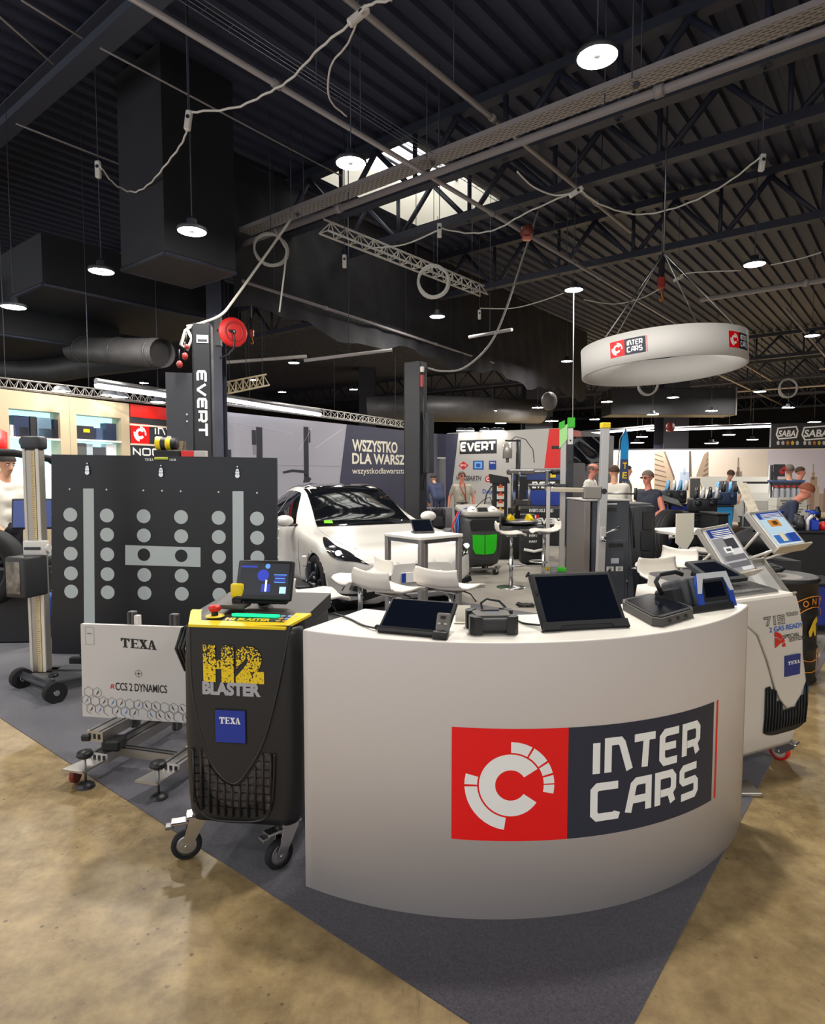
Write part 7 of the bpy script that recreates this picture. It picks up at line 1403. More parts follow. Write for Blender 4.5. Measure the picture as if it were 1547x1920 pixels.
def cabinet_pair():
    Y = 6.1; a, b, c = at(1096, 940, Y), at(1180, 942, Y + .0), at(1222, 950, Y + .0); zt = a.z
    t = thing('equipment_cabinet', 'tall grey equipment cabinet with a silver edge, behind the large tablet', 'cabinet', ((a.x + b.x) / 2, Y + .3, 0), R(4)); w = b.x - a.x; m = mat('#3a3e45', .5)
    q = MB(); q.box((.03, 0, zt / 2), (w - .06, .55, zt), m, .008); q.prism([(w / 2 - .02, 0), (w / 2 + .1, 0), (w / 2, zt - .06), (w / 2 - .02, zt)], -.26, .24, m, 'y'); q.build('body', t); q = MB(); q.box((-w / 2 + .01, -.02, zt / 2), (.06, .54, zt - .01), mat('#8d8783', .3, .8), .004); q.build('silver_edge', t)
    q = MB(); q.box((.0, 0, zt + .008), (w + .04, .57, .016), mat('#a5a19d', .4, .4), .003); q.build('top_plate', t)
    z = lambda py: at(1140, py, Y).z; x = lambda px: at(px, 1000, Y).x - (a.x + b.x) / 2
    q = MB(); q.box((x(1153), -.282, (z(1013) + .02) / 2), (.19, .012, z(1013) - .02), m, .004); d = q.build('door', t); q = MB(); q.tube([(x(1140), -.29, z(1020)), (x(1140), -.31, z(1024)), (x(1165), -.31, z(1024)), (x(1165), -.29, z(1020))], .007, BLK, 6); q.box((x(1153), -.286, z(1022)), (.14, .008, .04), BLK, .003); q.build('handle', d)
    q = MB(); q.box((x(1151), -.29, z(1052)), (.08, .004, .05), mat('#b9bbc4', .4))
    for px in (1142, 1160): q.box((x(px), -.29, z(1067)), (.07, .004, .045), mat('#d6d4cf', .4)); q.box((x(px), -.293, z(1067)), (.03, .002, .03), mat('#8f8d8a', .4))
    q.build('rating_labels', d)
    q = MB(); q.box((x(1141), -.28, z(945)), (.13, .01, .014), mat('#c9c9c9', .3)); q.box((x(1141), -.28, z(956)), (.12, .008, .03), BLK); q.build('drawer_slot', t); q = MB(); q.tube([(x(1182), -.285, z(950)), (x(1184), -.295, z(975)), (x(1188), -.29, z(1028))], .009, BLK, 6); q.build('edge_seal', t)
    q = MB(); q.cyl((x(1180), -.29, z(1066)), (x(1196), -.34, z(1066)), .012, CHR); q.box((x(1192), -.3, z(1065)), (.08, .02, .015), BLK); q.cyl((x(1175), -.285, z(1090)), (x(1175), -.295, z(1090)), .01, CHR); q.build('door_latch', t)
    t = thing('equipment_cabinet', 'black ribbed cabinet standing right of the tall grey cabinet', 'cabinet', ((b.x + c.x) / 2 + .07, Y + .42, 0), R(4)); w = c.x - b.x; h2 = c.z; K = mat('#25262a', .5); q = MB(); q.box((0, 0, h2 / 2), (w + .06, .5, h2), K, .03, seg=2); q.build('body', t)
    q = MB()
    for k in range(6): q.box((.03 + (.015 if k % 2 else 0), -.255, .12 + k * h2 / 6.3), (.1, .02, h2 / 7), mat('#1d1e21', .5), .004)
    q.build('ribs', t); q = MB(); q.box((0, 0, h2 + .005), (w + .03, .4, .03), mat('#3d3e42', .5), .01); q.build('lid', t)
cabinet_pair()
def measuring_pole():
    p = at(1126, 885, 5.72); t = thing('measuring_pole', 'silver measuring pole with a yellow cap before the grey cabinet', 'measuring pole', (p.x, p.y, 0), R(2)); zt = at(1131, 803, 5.72).z; X = Matrix.Rotation(R(1.0), 4, 'Y')
    q = MB(); q.X = X; q.box((0, 0, zt / 2 + .03), (.07, .06, zt - .06), mat('#b7b5b4', .35, .5), .004); q.build('column', t); q = MB(); q.X = X; q.box((0, 0, zt + .025), (.08, .07, .05), YEL, .006); q.build('cap', t)
    zc_ = at(1120, 924, 5.7).z; q = MB(); q.X = X; q.box((-.1, -.0, zc_), (.16, .08, .12), mat('#8d8781', .35, .7), .01); q.box((-.32, 0, zc_ + .02), (.3, .03, .04), mat('#bdb39d', .4), .004); q.cyl((.03, -.02, zc_ - .005), (.3, -.02, zc_ - .005), .008, STEEL, n=8); q.cyl((.29, -.02, zc_ - .06), (.29, -.02, zc_ + .05), .015, BLK, n=10); q.build('slide_clamp', t)
    q = MB(); q.X = X; z2 = at(1125, 1000, 5.7).z; q.box((0, -.04, z2), (.05, .03, .12), mat('#c9c6c2', .3, .6), .004); q.cyl((.02, -.05, z2), (.14, -.06, z2 + .06), .01, CHR); q.cyl((-.02, -.05, z2 - .05), (.02, -.05, z2 - .05), .025, CHR); q.cyl((0, -.036, zt * .72), (0, -.04, zt * .72), .025, BLK); q.build('lock_lever', t); q = MB(); q.box((0, 0, .03), (.4, .4, .05), DGRY, .006); q.build('base', t)
measuring_pole()
# covered machine and flag
p = at(1100, 845, 16); t = thing('covered_screen', 'large screen wrapped in shiny black film on a stand', 'screen', (p.x, p.y, 0)); zz0, zz1 = at(1100, 868, 16).z, at(1100, 819, 16).z; q = MB()
def wrap(u, v): x = lerp(-.34, .34, u); z = lerp(zz0, zz1, v) + .03 * math.sin(u * 9) * (1 - v); return (x, -.07 - .018 * math.sin(u * 8 + v * 5) - .012 * math.sin(v * 9 + u * 4), z)
q.grid(wrap, 40, 24, mat('#0d0d10', .12, coat=.6)); q.box((0, 0, (zz0 + zz1) / 2), (.68, .08, zz1 - zz0), BLK, .02); q.build('wrapped_screen', t); q = MB(); q.cyl((0, 0, .02), (0, 0, zz0 + .05), .03, DGRY); q.box((0, 0, .015), (.6, .5, .03), DGRY); q.build('stand', t)
p = at(1168, 960, 12.2); zf0, zf1 = at(1168, 905, 12.2).z, at(1168, 804, 12.2).z; t = thing('feather_flag', 'narrow blue and dark feather flag with yellow letters', 'flag', (p.x, p.y, 0)); FB, FD = mat('#1c8fd0', .6), mat('#3e4d78', .6); q = MB(); hh = zf1 - zf0
def flg(u, v): w = .085 * (1 - max(0, (v - .75) / .25) ** 2 * .9); return (lerp(-w, w, u) + .06 * v - .03 + .012 * math.sin(v * 5), .02 * math.sin(u * 4 + v * 6), zf0 - .5 + (hh + .5) * v)
q.grid(lambda u, v: flg(u, .62 + .38 * v), 6, 20, FB); q.grid(lambda u, v: flg(u, .62 * v), 6, 20, FD)
for k, ch_ in enumerate('TEXA'): text(q, ch_, -.05, .5 - k * .12, .05, .58 - k * .12, YEL, lambda x, y: Vector(flg(.5 + x * 5, y)) + Vector((0, -.025, 0)), .03)
q.build('banner', t); q = MB(); q.tube([(-.11, .01, .01), (-.12, .01, zf0 + .2), (-.08, .01, zf1 - .2), (0.03, .01, zf1)], .012, STEEL, 6); q.build('pole', t); q = MB(); q.box((-.1, 0, .015), (.4, .4, .03), DGRY); q.build('base', t)
# ---------------------------------------------------------------- brochure racks
MAGS = [('#d8d9de', '#2a3f86', '#55565c'), ('#cfe0ee', '#2b479a', '#d9a24a')]
def rack(BL, BR, TL, label, kind):
    a, b, c = at(*BL), at(*BR), at(*TL); t = thing('brochure_rack', label, 'brochure rack', (a.x, a.y, 0)); e1 = (b - a); w = e1.length; e1.normalize(); e2 = c - a; e2 = e2 - e1 * e2.dot(e1); L = e2.length; e2.normalize(); nr = e1.cross(e2)
    o = t.location.copy(); X = Matrix.Translation(-o) @ Matrix(((e1.x, e2.x, nr.x, a.x), (e1.y, e2.y, nr.y, a.y), (e1.z, e2.z, nr.z, a.z), (0, 0, 0, 1)))
    AL = mat('#bdb8b0', .35, .5)
    def tray(M, nm):
        q = MB(); q.X = M
        for x in (0, w): q.box((x, L / 2, .0), (.014, L + .03, .04), AL, .003)
        for y in (-.01, L): q.box((w / 2, y, .0), (w, .014, .05), AL, .003)
        q.box((w / 2, -.012, .02), (w + .02, .012, .075), mat('#c9c2b4', .35, .3), .003); q.poly([(0, 0, -.012), (w, 0, -.012), (w, L, -.012), (0, L, -.012)], mat('#c4c4c2', .3)); return q.build(nm, t)
    tray(X, 'tray')
    dn = Vector((e2.x, e2.y, 0)).normalized()
    low = X.copy(); low.translation = X.translation + Vector((0, 0, -.34)) + dn * .09; tray(low, 'tray')
    q = MB()
    P = lambda M, x, y: M @ Vector((x, y, 0))
    for x in (-.012, w + .012):
        q.cyl(P(X, x, 0), P(low, x, L), .011, AL, n=6); q.cyl(P(X, x, L), P(low, x, L * .2) + Vector((0, 0, 0)), .009, AL, n=6) if False else None
        f0 = P(low, x, 0); f1 = P(low, x, L); g0 = Vector((f0.x - dn.x * .05, f0.y - dn.y * .05, .012)); g1 = Vector((f1.x + dn.x * .1, f1.y + dn.y * .1, .012)); q.cyl(f1, g0, .011, AL, n=6); q.cyl(f0, g1, .011, AL, n=6); q.cyl(P(X, x, L * .5), P(low, x, L * 1.02), .009, AL, n=6)
    q.build('scissor_frame', t)
    q = MB(); f0 = P(low, w / 2, 0); q.box((f0.x + dn.x * .15, f0.y + dn.y * .15, .008), (.34, .3, .014), AL); q.build('foot', t)
    # magazines lying in the upper tray
    XW = Matrix.Translation(o) @ X
    for i in range(2):
        h = MAGS[kind]; q = MB(); q.X = XW; x0, x1 = (.02, w - .01) if i == 0 else (.035, w - .02); y0, y1 = (.005, L * .985) if i == 0 else (.015, L * .95); z0 = .001 + .014 * i
        q.box(((x0 + x1) / 2, (y0 + y1) / 2, z0 + .006), (x1 - x0, y1 - y0, .012), mat('#dcd9d2' if i == 0 else h[0], .3)); zt = z0 + .0126
        if i == 1:
            def r_(u0, v0, u1, v1, m_, e=0.): q.poly([(lerp(x0, x1, u), lerp(y0, y1, v), zt + e) for u, v in ((u0, v0), (u1, v0), (u1, v1), (u0, v1))], m_)
            r_(0, .8, 1, 1, mat(h[1], .3)); 
            for k in range(4): q.poly([(lerp(x0, x1, u), lerp(y0, y1, v), zt + .0005) for u, v in ((.15, .82 + k * .04), (.95, .8 + k * .045), (.95, .82 + k * .045), (.15, .835 + k * .04))], WHT)
            if kind == 0: r_(0, 0, .5, .78, mat('#8d8f94', .3), .0002); r_(.45, .5, .9, .74, mat('#3d3e44', .3), .0004); r_(.25, .42, .6, .56, mat('#eeeeee', .3), .0006); r_(.33, .46, .52, .52, mat('#55575d', .3), .0008); r_(.1, .08, .95, .36, mat('#6c6d73', .3), .0004); r_(.0, .2, .9, .24, mat('#b9bac0', .3), .0006)
            else: r_(0, .35, 1, .8, mat('#b9d6ea', .3), .0002); r_(.25, .55, .7, .76, mat('#c98a3a', .3), .0004); r_(.4, .6, .6, .72, mat('#5a3a2a', .3), .0006); r_(.05, .05, .6, .3, mat('#3d6fc0', .3), .0004); r_(.6, .05, .98, .32, mat('#2a49a0', .3), .0004); r_(.3, .1, .5, .34, mat('#d8cfae', .3), .0006)
        me_ = q; M0 = frame_of(t)
        solo(q, 'magazine', (('grey magazine on top in the nearer brochure rack', 'lower magazine in the nearer brochure rack'), ('blue covered magazine on top in the farther brochure rack', 'lower magazine in the farther brochure rack'))[kind][1 - i], 'magazine')
rack((1362, 1083, 4.05), (1417, 1071, 4.15), (1288, 1000, 4.2), 'aluminium folding brochure rack behind the battery tester', 0)
rack((1452, 1032, 4.02), (1508, 1024, 4.12), (1400, 966, 4.2), 'aluminium folding brochure rack behind the white climate station', 1)
# oil drum table
def drum():
    c = Vector((2.87, 4.98, 0)); t = thing('oil_drum', 'black oil drum with an orange arched emblem at the right edge', 'oil drum', c); K = mat('#1a1a1c', .5); q = MB(); q.lathe([(0, .0), (.285, 0), (.295, .02), (.285, .04), (.285, .28), (.295, .3), (.285, .32), (.285, .56), (.295, .58), (.285, .6), (.285, .84), (.3, .86), (.285, .885), (.27, .875), (0, .87)], K, 40); q.build('body', t); q = MB(); q.lathe([(0, .872), (.265, .874)], mat('#77716b', .5), 32); q.build('lid', t)
    q = MB(); O = mat('#d8862e', .5); a0 = -62
    fn = lambda x, y, e=0.: Vector(((.298 + e) * math.cos(R(a0) + x / .298), (.298 + e) * math.sin(R(a0) + x / .298), .48 + y))
    for r in (.21, .3): q.tube([fn(r * math.cos(R(a)), r * math.sin(R(a)) - .03, .001) for a in range(35, 150, 5)], .004, O, 5)
    for i, ch_ in enumerate('CONTI'): 
        an = R(128 - i * 19); cx, cy = .255 * math.cos(an), .255 * math.sin(an) - .03; ro = an - R(90); text(q, ch_, -.025, -.025, .025, .03, O, lambda x, y: fn(cx + x * math.cos(ro) - y * math.sin(ro), cy + x * math.sin(ro) + y * math.cos(ro), .002), .02)
    Yl = mat('#d8b42a', .5); q.add([fn(x, y, .001) for x, y in ((-.05, -.02), (.0, .07), (.04, .1), (.06, .06), (.03, .04), (.04, -.06), (.02, -.06), (.0, -.01), (-.02, -.06), (-.04, -.06))], [(0, 1, 8, 9), (1, 2, 3, 4), (1, 4, 7, 8), (4, 5, 6, 7)], Yl)
    for r in (.21, .3): q.tube([fn(r * math.cos(R(a)), r * math.sin(R(a)) - .06, .001) for a in range(215, 325, 5)], .004, O, 5)
    q.build('emblem', t); t.scale = (1.03, 1.03, .92)
drum()
p = Vector((2.87, 4.98, .808)); q = MB(); q.tube([(-.1, -.02, .02), (-.04, .05, .04), (.04, .04, .05), (.1, -.02, .03), (.05, -.08, .03), (-.05, -.07, .02)], .018, BLK, 6, True); q.box((0, 0, .03), (.14, .09, .05), BLKR, .015); solo(q, 'coiled_cable', 'black gadget with coiled cable on the oil drum', 'cable', p + Vector((-.02, .05, .012)))
q = MB(); q.box((0, 0, .003), (.2, .15, .006), mat('#e6e2d6', .5)); solo(q, 'paper_sheet', 'white leaflet on the oil drum', 'paper', p + Vector((-.14, .02, .004)), R(30))
# ---------------------------------------------------------------- tool stands in the right background
def cart(px0, px1, pytop, Y, hx, name, label, depth=.5, drawers=4, cat='tool cart'):
    a, b = at(px0, pytop, Y), at(px1, pytop, Y); w = b.x - a.x; h = a.z; t = thing(name, label, cat, ((a.x + b.x) / 2, Y + depth / 2, 0)); m = mat(hx, .45)
    q = MB(); q.box((0, 0, (h + .1) / 2), (w, depth, h - .1), m, .012); q.build('cabinet', t); q = MB(); q.box((0, 0, h + .01), (w + .03, depth + .03, .025), BLKR, .005); q.build('worktop', t)
    for k in range(drawers):
        hh = (h - .2) / max(1, drawers); q = MB(); q.box((0, -depth / 2 - .006, .15 + hh * (k + .5)), (w - .06, .014, hh - .02), m, .004); d = q.build('drawer', t); q = MB(); q.box((0, -depth / 2 - .018, .15 + hh * (k + .85)), (w - .12, .014, .018), STEEL, .003); q.build('handle', d)
    for x in (-1, 1):
        for y in (-1, 1): q = MB(); q.cyl((x * (w / 2 - .06) - .02, y * (depth / 2 - .06), .05), (x * (w / 2 - .06) + .02, y * (depth / 2 - .06), .05), .05, RUB, n=14); q.build('wheel', t)
    return t, h, w
LBLU = mat('#7cc0ea', .4); DBL = '#1e2f8a'
t1, h1, w1 = cart(1245, 1290, 947, 10.2, DBL, 'tool_cart', 'dark blue tool cart behind the car tyre', .6)
t2, h2, w2 = cart(1328, 1375, 950, 12.0, '#2f9fe0', 'tool_cart', 'bright blue cabinet in the middle of the tool stand', .6, 0)
t3, h3, w3 = cart(1345, 1367, 966, 8.6, '#1b1c1f', 'tool_cart', 'black flight case cart with silver edges', .5, 0)
t4, h4, w4 = cart(1292, 1342, 965, 9.2, '#232428', 'tool_cart', 'black tool cart loaded with pullers and clamps', .5)
t5, h5, w5 = cart(1522, 1600, 1098, 6.2, '#1b2f86', 'tool_cart', 'blue steel cabinet on wheels at the right edge', .5, 0)
t6, h6, w6 = cart(1440, 1640, 1000, 7.2, '#1d1e22', 'display_counter', 'long black display counter covered with tools at the right', .6, 0, 'counter')
t7, h7, w7 = cart(1425, 1560, 975, 9.6, '#2a2b30', 'display_counter', 'dark display counter behind the red haired person', .6, 0, 'counter')
rng = random.Random(11)
def model(px, py, Y, s, label, cols, seed, z0=None):
    """a cutaway machine model: block, tubes and rings"""
    p = at(px, py, Y); z = z0 if z0 is not None else p.z; r_ = random.Random(seed); t = thing('cutaway_model', label, 'machine model', (p.x, p.y, z)); q = MB(); q.box((0, 0, s * .25), (s * .9, s * .5, s * .5), mat(cols[0], .4), s * .06, seg=2); q.build('block', t)
    for k in range(4):
        x = s * (-.35 + .24 * k); q = MB(); q.tube([(x, -.1 * s, .4 * s), (x + .05 * s, -.2 * s, .7 * s), (x + .15 * s, 0, .85 * s), (x + .2 * s, .1 * s, .5 * s)], s * .06, mat(cols[1 + k % 2], .35), 8); q.build('pipe', t)
    for k in range(2): q = MB(); q.X = Matrix.Translation((s * (-.25 + .5 * k), -.28 * s, .32 * s)) @ Matrix.Rotation(R(90), 4, 'X'); q.lathe([(0, .02), (s * .1, .02), (s * .11, 0), (s * .1, -.02), (0, -.02)], mat(cols[3], .3, .5), 18); q.build('pulley', t)
    return t
model(1262, 938, 10.4, .42, 'cutaway engine model painted light blue on the dark blue tool cart', ('#30343c', '#6fb8ea', '#e8e8e6', '#44464c'), 1, h1 + .025)
model(1355, 945, 12.2, .5, 'cutaway engine model with light blue pipes on the bright blue cabinet', ('#2a3c5a', '#6fb8ea', '#22242a', '#3a4c6a'), 2, h2 + .025)
model(1316, 962, 9.4, .42, 'black and chrome puller set on the black tool cart', ('#1d1e22', '#2c2d31', '#c9c9cb', '#2a2b30'), 3, h4 + .025)
# car tyre on a stand
p = at(1246, 1004, 8.1); t = thing('tyre_display', 'car tyre standing upright right of the black cabinet', 'tyre', (p.x + .08, p.y, 0), R(35)); q = MB(); q.X = Matrix.Translation((0, 0, p.z)) @ Matrix.Rotation(R(90), 4, 'X'); q.lathe([(.2, .1), (.26, .12), (.3, .11), (.33, .08), (.33, -.08), (.3, -.11), (.26, -.12), (.2, -.1)], RUB, 36); q.build('tyre', t); q = MB(); q.X = Matrix.Translation((0, 0, p.z)) @ Matrix.Rotation(R(90), 4, 'X')
for e in (-.05, 0, .05): q.lathe([(.3305, e - .004), (.3315, e), (.3305, e + .004)], mat('#3a3a3c', .7), 36)
q.build('tread_grooves', t); q = MB(); q.box((0, 0, (p.z - .33) / 2), (.4, .3, p.z - .33), BLKR, .01); q.build('stand', t)
# upright grey screen on a pole
p = at(1303, 915, 9.8); t = thing('monitor_stand', 'grey upright screen on a pole before the printed buildings', 'screen', (p.x, p.y, 0)); q = MB(); q.box((0, 0, p.z), (.15, .03, .3), mat('#5c5a59', .4), .004); q.build('screen', t); q = MB(); q.cyl((0, .03, .02), (0, .03, p.z), .02, DGRY); q.box((0, .03, .015), (.4, .4, .03), DGRY); q.build('pole', t)
# cream seats behind
for px, Y, lb in ((1325, 13.5, 'cream padded chair back left of the grey shirted person'), (1342, 14.5, 'small cream chair back beside the blue engine model')):
    p = at(px, 935, Y); t = thing('chair', lb, 'chair', (p.x, p.y, 0)); q = MB(); q.lathe([(0, .2), (.1, .19), (.2, .1), (.22, -.1), (0, -.12)], mat('#e6dfcc', .6), 18, (0, 0, p.z)); q.build('backrest', t); q = MB(); q.box((0, -.15, p.z - .2), (.42, .42, .08), mat('#e6dfcc', .6), .03, seg=2); q.build('seat', t)
    for a in (-1, 1):
        for b in (-1, 1): q = MB(); q.cyl((a * .17, -.15 + b * .17, 0), (a * .17, -.15 + b * .17, p.z - .23), .015, CHR, n=6); q.build('leg', t)
# white parked van front behind the grey shirted person
p = at(1400, 900, 17.5); t = thing('car', 'white car roof showing behind the grey shirted person', 'car', (p.x - .3, p.y + .6, 0), R(75)); q = MB(); W1 = mat('#e6e2d8', .3)
q.prism([(-2.1, .35), (2.1, .35), (2.1, .8), (1.9, .98), (1.1, 1.05), (.5, 1.48), (-1.2, 1.5), (-1.9, 1.1), (-2.1, .9)], -.85, .85, W1, 'y'); q.build('body', t); q = MB()
for s in (-1, 1): q.prism([(1.0, 1.06), (.45, 1.42), (-1.1, 1.42), (-1.6, 1.08)], s * .855 - .004, s * .855 + .004, GLS, 'y')
q.prism([(-.75, 1.08), (.75, 1.08), (.65, 1.42), (-.65, 1.42)], .0, .01, GLS, 'x', X=Matrix.Translation((.8, 0, 0))); q.build('windows', t)
for x in (-1.35, 1.35):
    for s in (-1, 1): q = MB(); q.cyl((x, s * .7, .32), (x, s * .87, .32), .32, RUB, n=24); q.build('wheel', t)
# shelf with hanging bottles
p = at(1465, 930, 8.8); zt, zb = at(1465, 905, 8.8).z, at(1465, 940, 8.8).z; t = thing('fluid_rack', 'white rack for fluid bottles on a silver post', 'rack', (p.x, p.y, 0)); q = MB(); q.cyl((-.13, .05, .0), (-.13, .05, at(1452, 872, 8.8).z), .025, ALU); q.build('post', t); q = MB(); q.box((.06, 0, zt + .02), (.46, .12, .03), mat('#4a5c8a', .4), .005); q.build('shelf', t); q = MB(); q.box((.06, 0, zb - .012), (.46, .14, .02), mat('#c9c6c0', .3, .3)); q.build('shelf', t); q = MB(); q.box((-.03, .02, at(1462, 882, 8.8).z), (.16, .01, .17), mat('#3b3b3f', .5)); emblem(q, .02, at(1462, 882, 8.8).z, .07, mat('#d8302a', .5), lambda x, y, e=0.: Vector((x, .01, y))); q.build('sign', t); q = MB(); q.box((0, 0, .02), (.5, .4, .04), DGRY); q.build('base', t)
bt = thing('fluid_bottle', 'x', 'bottle'); q = MB(); q.lathe([(0, 0), (.03, 0), (.032, .03), (.032, .16), (.02, .19), (.0, .19)], mat('#a9acb2', .25), 14); q.build('tube', bt); q = MB(); q.lathe([(0, .22), (.025, .22), (.028, .19), (0, .19)], mat('#c03a30', .4), 12); q.build('cap', bt)
for k in range(5):
    o = bt if k == 0 else dup(bt, (0, 0, 0), 0); o.location = (p.x - .08 + k * .08, p.y - .02, zb + .002); o['label'] = 'clear bottle with a red cap hanging in the white fluid rack'; o['group'] = 'bottles in the fluid rack'
p2 = at(1460, 965, 8.9); bxp = None
for i in range(2):
    for j in range(3):
        q = MB(); q.box((0, 0, 0), (.2, .2, .115), mat(('#ddd8cb', '#d3cec2')[(i + j) % 2], .6), .004); q.box((0, -.1015, .02), (.1, .002, .02), mat('#8a877f', .6)); q.box((0, -.1015, -.015), (.05, .002, .015), mat('#6a675f', .6))
        o = solo(q, 'carton', 'white carton in the stack under the fluid rack', 'box', (p2.x - .12 + i * .215, p2.y - .22, h7 + .025 + .0595 + j * .1165), 0, 'cartons under the fluid rack')
p = at(1430, 905, 9.4); q = MB(); q.box((0, 0, 0), (.52, .03, .03), DGRY); t = thing('clothes_rail', 'dark bar on two posts before the skyline print', 'rail', (p.x - .05, p.y, 0)); q = MB(); q.box((0, 0, p.z), (.48, .04, .03), DGRY, .005)
q.build('bar', t)
for s in (-1, 1): q = MB(); q.cyl((s * .22, 0, 0), (s * .22, 0, p.z), .015, STEEL); q.build('post', t)
q = MB(); q.box((.22, -.02, p.z + .05), (.06, .04, .22), mat('#44474f', .5), .005); q.build('sensor_head', t)
# slanted perforated chute
a, b, c = at(1385, 905, 7.0), at(1400, 905, 7.0), at(1418, 985, 6.6); q = MB(); n = Vector((.3, -.9, .3)); w = Vector((.09, 0, 0)); q.add([a, b, c + w, c, a + Vector((0, .05, 0)), b + Vector((0, .05, 0)), c + w + Vector((0, .05, 0)), c + Vector((0, .05, 0))], [(0, 1, 2, 3), (7, 6, 5, 4), (0, 4, 5, 1), (1, 5, 6, 2), (2, 6, 7, 3), (3, 7, 4, 0)], mat('#cfc6b3', .4, noise=.2, nscale=20)); q.cyl(c + w * .5, Vector((c.x, c.y + .03, 0)), .02, ALU, n=8); solo(q, 'leaflet_stand', 'tall slanted pale leaflet stand behind the far brochure rack', 'stand')
# tools on the counters: each one a thing
def tools(n, xr_, yr, z, seed, names, grp):
    r_ = random.Random(seed)
    for k in range(n):
        x, y = r_.uniform(*xr_), r_.uniform(*yr); kind = k % 5; q = MB(); hx = ('#c9c9cb', '#1d3fb0', '#e8e4da', '#1d1e22', '#8d8a86')[r_.randrange(5)]; m = mat(hx, .35, .4 if hx in ('#c9c9cb', '#8d8a86') else 0)
        if kind == 0: q.box((0, 0, .04), (.16, .1, .08), m, .01); q.box((0, 0, .085), (.1, .05, .012), BLK, .003); nm = 'tool_box'
        elif kind == 1: q.lathe([(0, 0), (.05, 0), (.05, .1), (.03, .14), (.03, .17), (0, .17)], m, 14); nm = 'tool_bottle'
        elif kind == 2: q.tube([(-.1, 0, .015), (-.03, .02, .015), (.04, 0, .015), (.1, .03, .015)], .015, m, 6); q.cyl((.1, .03, .002), (.1, .03, .035), .03, STEEL, n=10); nm = 'wrench'
        elif kind == 3: q.box((0, 0, .02), (.22, .14, .04), m, .006); q.box((0, 0, .042), (.18, .1, .006), DGRY); nm = 'tool_tray'
        else: q.box((0, 0, .06), (.08, .08, .12), m, .01); q.cyl((0, 0, .12), (0, 0, .2), .015, STEEL, n=8); q.cyl((-.05, 0, .2), (.05, 0, .2), .015, m, n=8); nm = 'press_tool'
        solo(q, nm, names[kind], 'tool', (x, y, z), r_.uniform(0, 6), grp)
N1 = ['small tool case on the long black display counter', 'small bottle shaped tool on the long black display counter', 'wrench lying on the long black display counter', 'flat tool tray on the long black display counter', 'small press tool on the long black display counter']
def grid_tools(c, w, d, z, nx, ny, seed, names, grp):
    r_ = random.Random(seed); k = 0
    for i in range(nx):
        for j in range(ny):
            x = c[0] - w / 2 + w * (i + .5) / nx; y = c[1] - d / 2 + d * (j + .5) / ny; tools(1, (x - .01, x + .01), (y - .01, y + .01), z, seed + 17 * k, [names[(k + s) % 5] if False else names[s] for s in range(5)], grp) if False else one_tool(k % 5, x, y, z, r_, names[k % 5], grp); k += 1
def one_tool(kind, x, y, z, r_, label, grp):
    q = MB(); hx = ('#c9c9cb', '#1d3fb0', '#e8e4da', '#2a2b30', '#8d8a86')[r_.randrange(5)]; m = mat(hx, .35, .4 if hx in ('#c9c9cb', '#8d8a86') else 0)
    if kind == 0: q.box((0, 0, .04), (.16, .1, .08), m, .01); q.box((0, 0, .085), (.1, .05, .012), BLK, .003)
    elif kind == 1: q.lathe([(0, 0), (.05, 0), (.05, .1), (.03, .14), (.03, .17), (0, .17)], m, 14)
    elif kind == 2: q.tube([(-.08, 0, .015), (-.03, .02, .015), (.04, 0, .015), (.08, .03, .015)], .015, m, 6); q.cyl((.08, .03, .0), (.08, .03, .035), .028, STEEL, n=10)
    elif kind == 3: q.box((0, 0, .02), (.18, .12, .04), m, .006); q.box((0, 0, .042), (.15, .09, .006), DGRY)
    else: q.box((0, 0, .06), (.08, .08, .12), m, .01); q.cyl((0, 0, .12), (0, 0, .2), .015, STEEL, n=8); q.cyl((-.05, 0, .2), (.05, 0, .2), .015, m, n=8)
    solo(q, ('tool_box', 'tool_bottle', 'wrench', 'tool_tray', 'press_tool')[kind], label, 'tool', (x, y, z), r_.uniform(-.4, .4), grp + ': ' + ('cases', 'bottles', 'wrenches', 'trays', 'presses')[kind])
l6 = t6.location; grid_tools((l6.x, l6.y), w6 * .9, .5, h6 + .0235, 7, 3, 5, N1, 'tools on the long counter')
l7 = t7.location; grid_tools((l7.x + .2, l7.y), w7 * .6, .4, h7 + .0235, 4, 2, 9, [s.replace('long black display counter', 'dark counter behind the red haired person') for s in N1], 'tools on the rear counter')
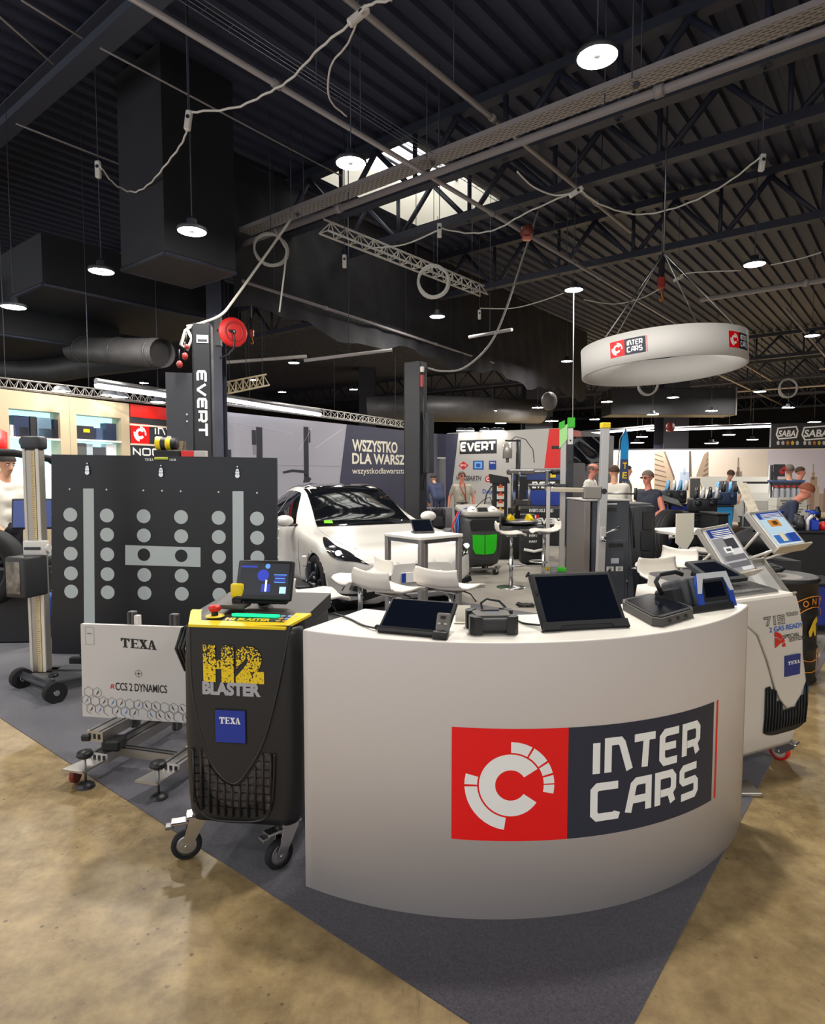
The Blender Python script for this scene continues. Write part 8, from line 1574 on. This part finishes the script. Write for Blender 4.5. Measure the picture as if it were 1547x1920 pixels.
# glass funnel-like red item, phone stand
p = at(1540, 985, 7.4); q = MB(); q.lathe([(0, 0), (.05, 0), (.06, .04), (.05, .09), (0, .1)], REDP, 16); solo(q, 'red_gauge', 'round red gauge on the long black display counter at the right edge', 'gauge', (p.x, p.y - .05, h6 + .024))
q = MB(); q.tube([(-.06, 0, 0), (-.06, 0, .12), (0, 0, .17), (.06, 0, .12), (.06, 0, 0)], .02, WHITEP, 8); solo(q, 'white_arch_handle', 'white arched handle beside the red gauge', 'handle', (p.x - .14, p.y - .05, h6 + .024), R(10))
# black bag and cable heap
p = at(1430, 1026, 5.8); q = MB()
def bag(u, v): a = 2 * math.pi * u; r = .2 * math.sin(math.pi * (.15 + .85 * v)) * (1 + .12 * math.sin(3 * a)); return (r * math.cos(a) * 1.2, r * math.sin(a), p.z - .1 + .26 * (1 - v) + .02 * math.sin(5 * a))
q.grid(bag, 28, 12, mat('#131316', .8)); b_ = thing('bag', 'black soft bag between the two brochure racks', 'bag', (p.x, p.y, 0)); q.build('sack', b_); q = MB(); q.box((0, 0, (p.z - .1) / 2), (.5, .4, p.z - .1), mat('#2a2b2f', .6), .01); o = solo(q, 'plinth', 'dark plinth under the black soft bag', 'plinth', (p.x, p.y, 0))
p = onz(1000, 1146, .0) if False else onz(985, 1138); q = MB(); r_ = random.Random(4); q.tube([(p.x + .12 * math.cos(i * 1.1) * r_.uniform(.5, 1), p.y + .1 * math.sin(i * 1.3) * r_.uniform(.5, 1), .02 + .02 * r_.random()) for i in range(40)], .008, BLK, 5); solo(q, 'cable_heap', 'heap of black cable on the carpet left of the large tablet', 'cable')
# open bonnet tray left of the tool stand
p = at(1248, 938, 9.6); q = MB(); q.box((0, 0, 0), (.34, .3, .03), BLK, .006, X=Matrix.Rotation(R(18), 4, 'Y') @ Matrix.Rotation(R(20), 4, 'X')); t = thing('lectern_screen', 'large black screen tilted on a stand right of the vest wearing person', 'screen', (p.x, p.y - .15, 0)); o = q.build('screen', t); o.location = (0, 0, p.z); q = MB(); q.cyl((0, 0, .02), (0, 0, p.z), .025, DGRY); q.box((0, 0, .015), (.4, .4, .03), DGRY); q.build('stand', t)
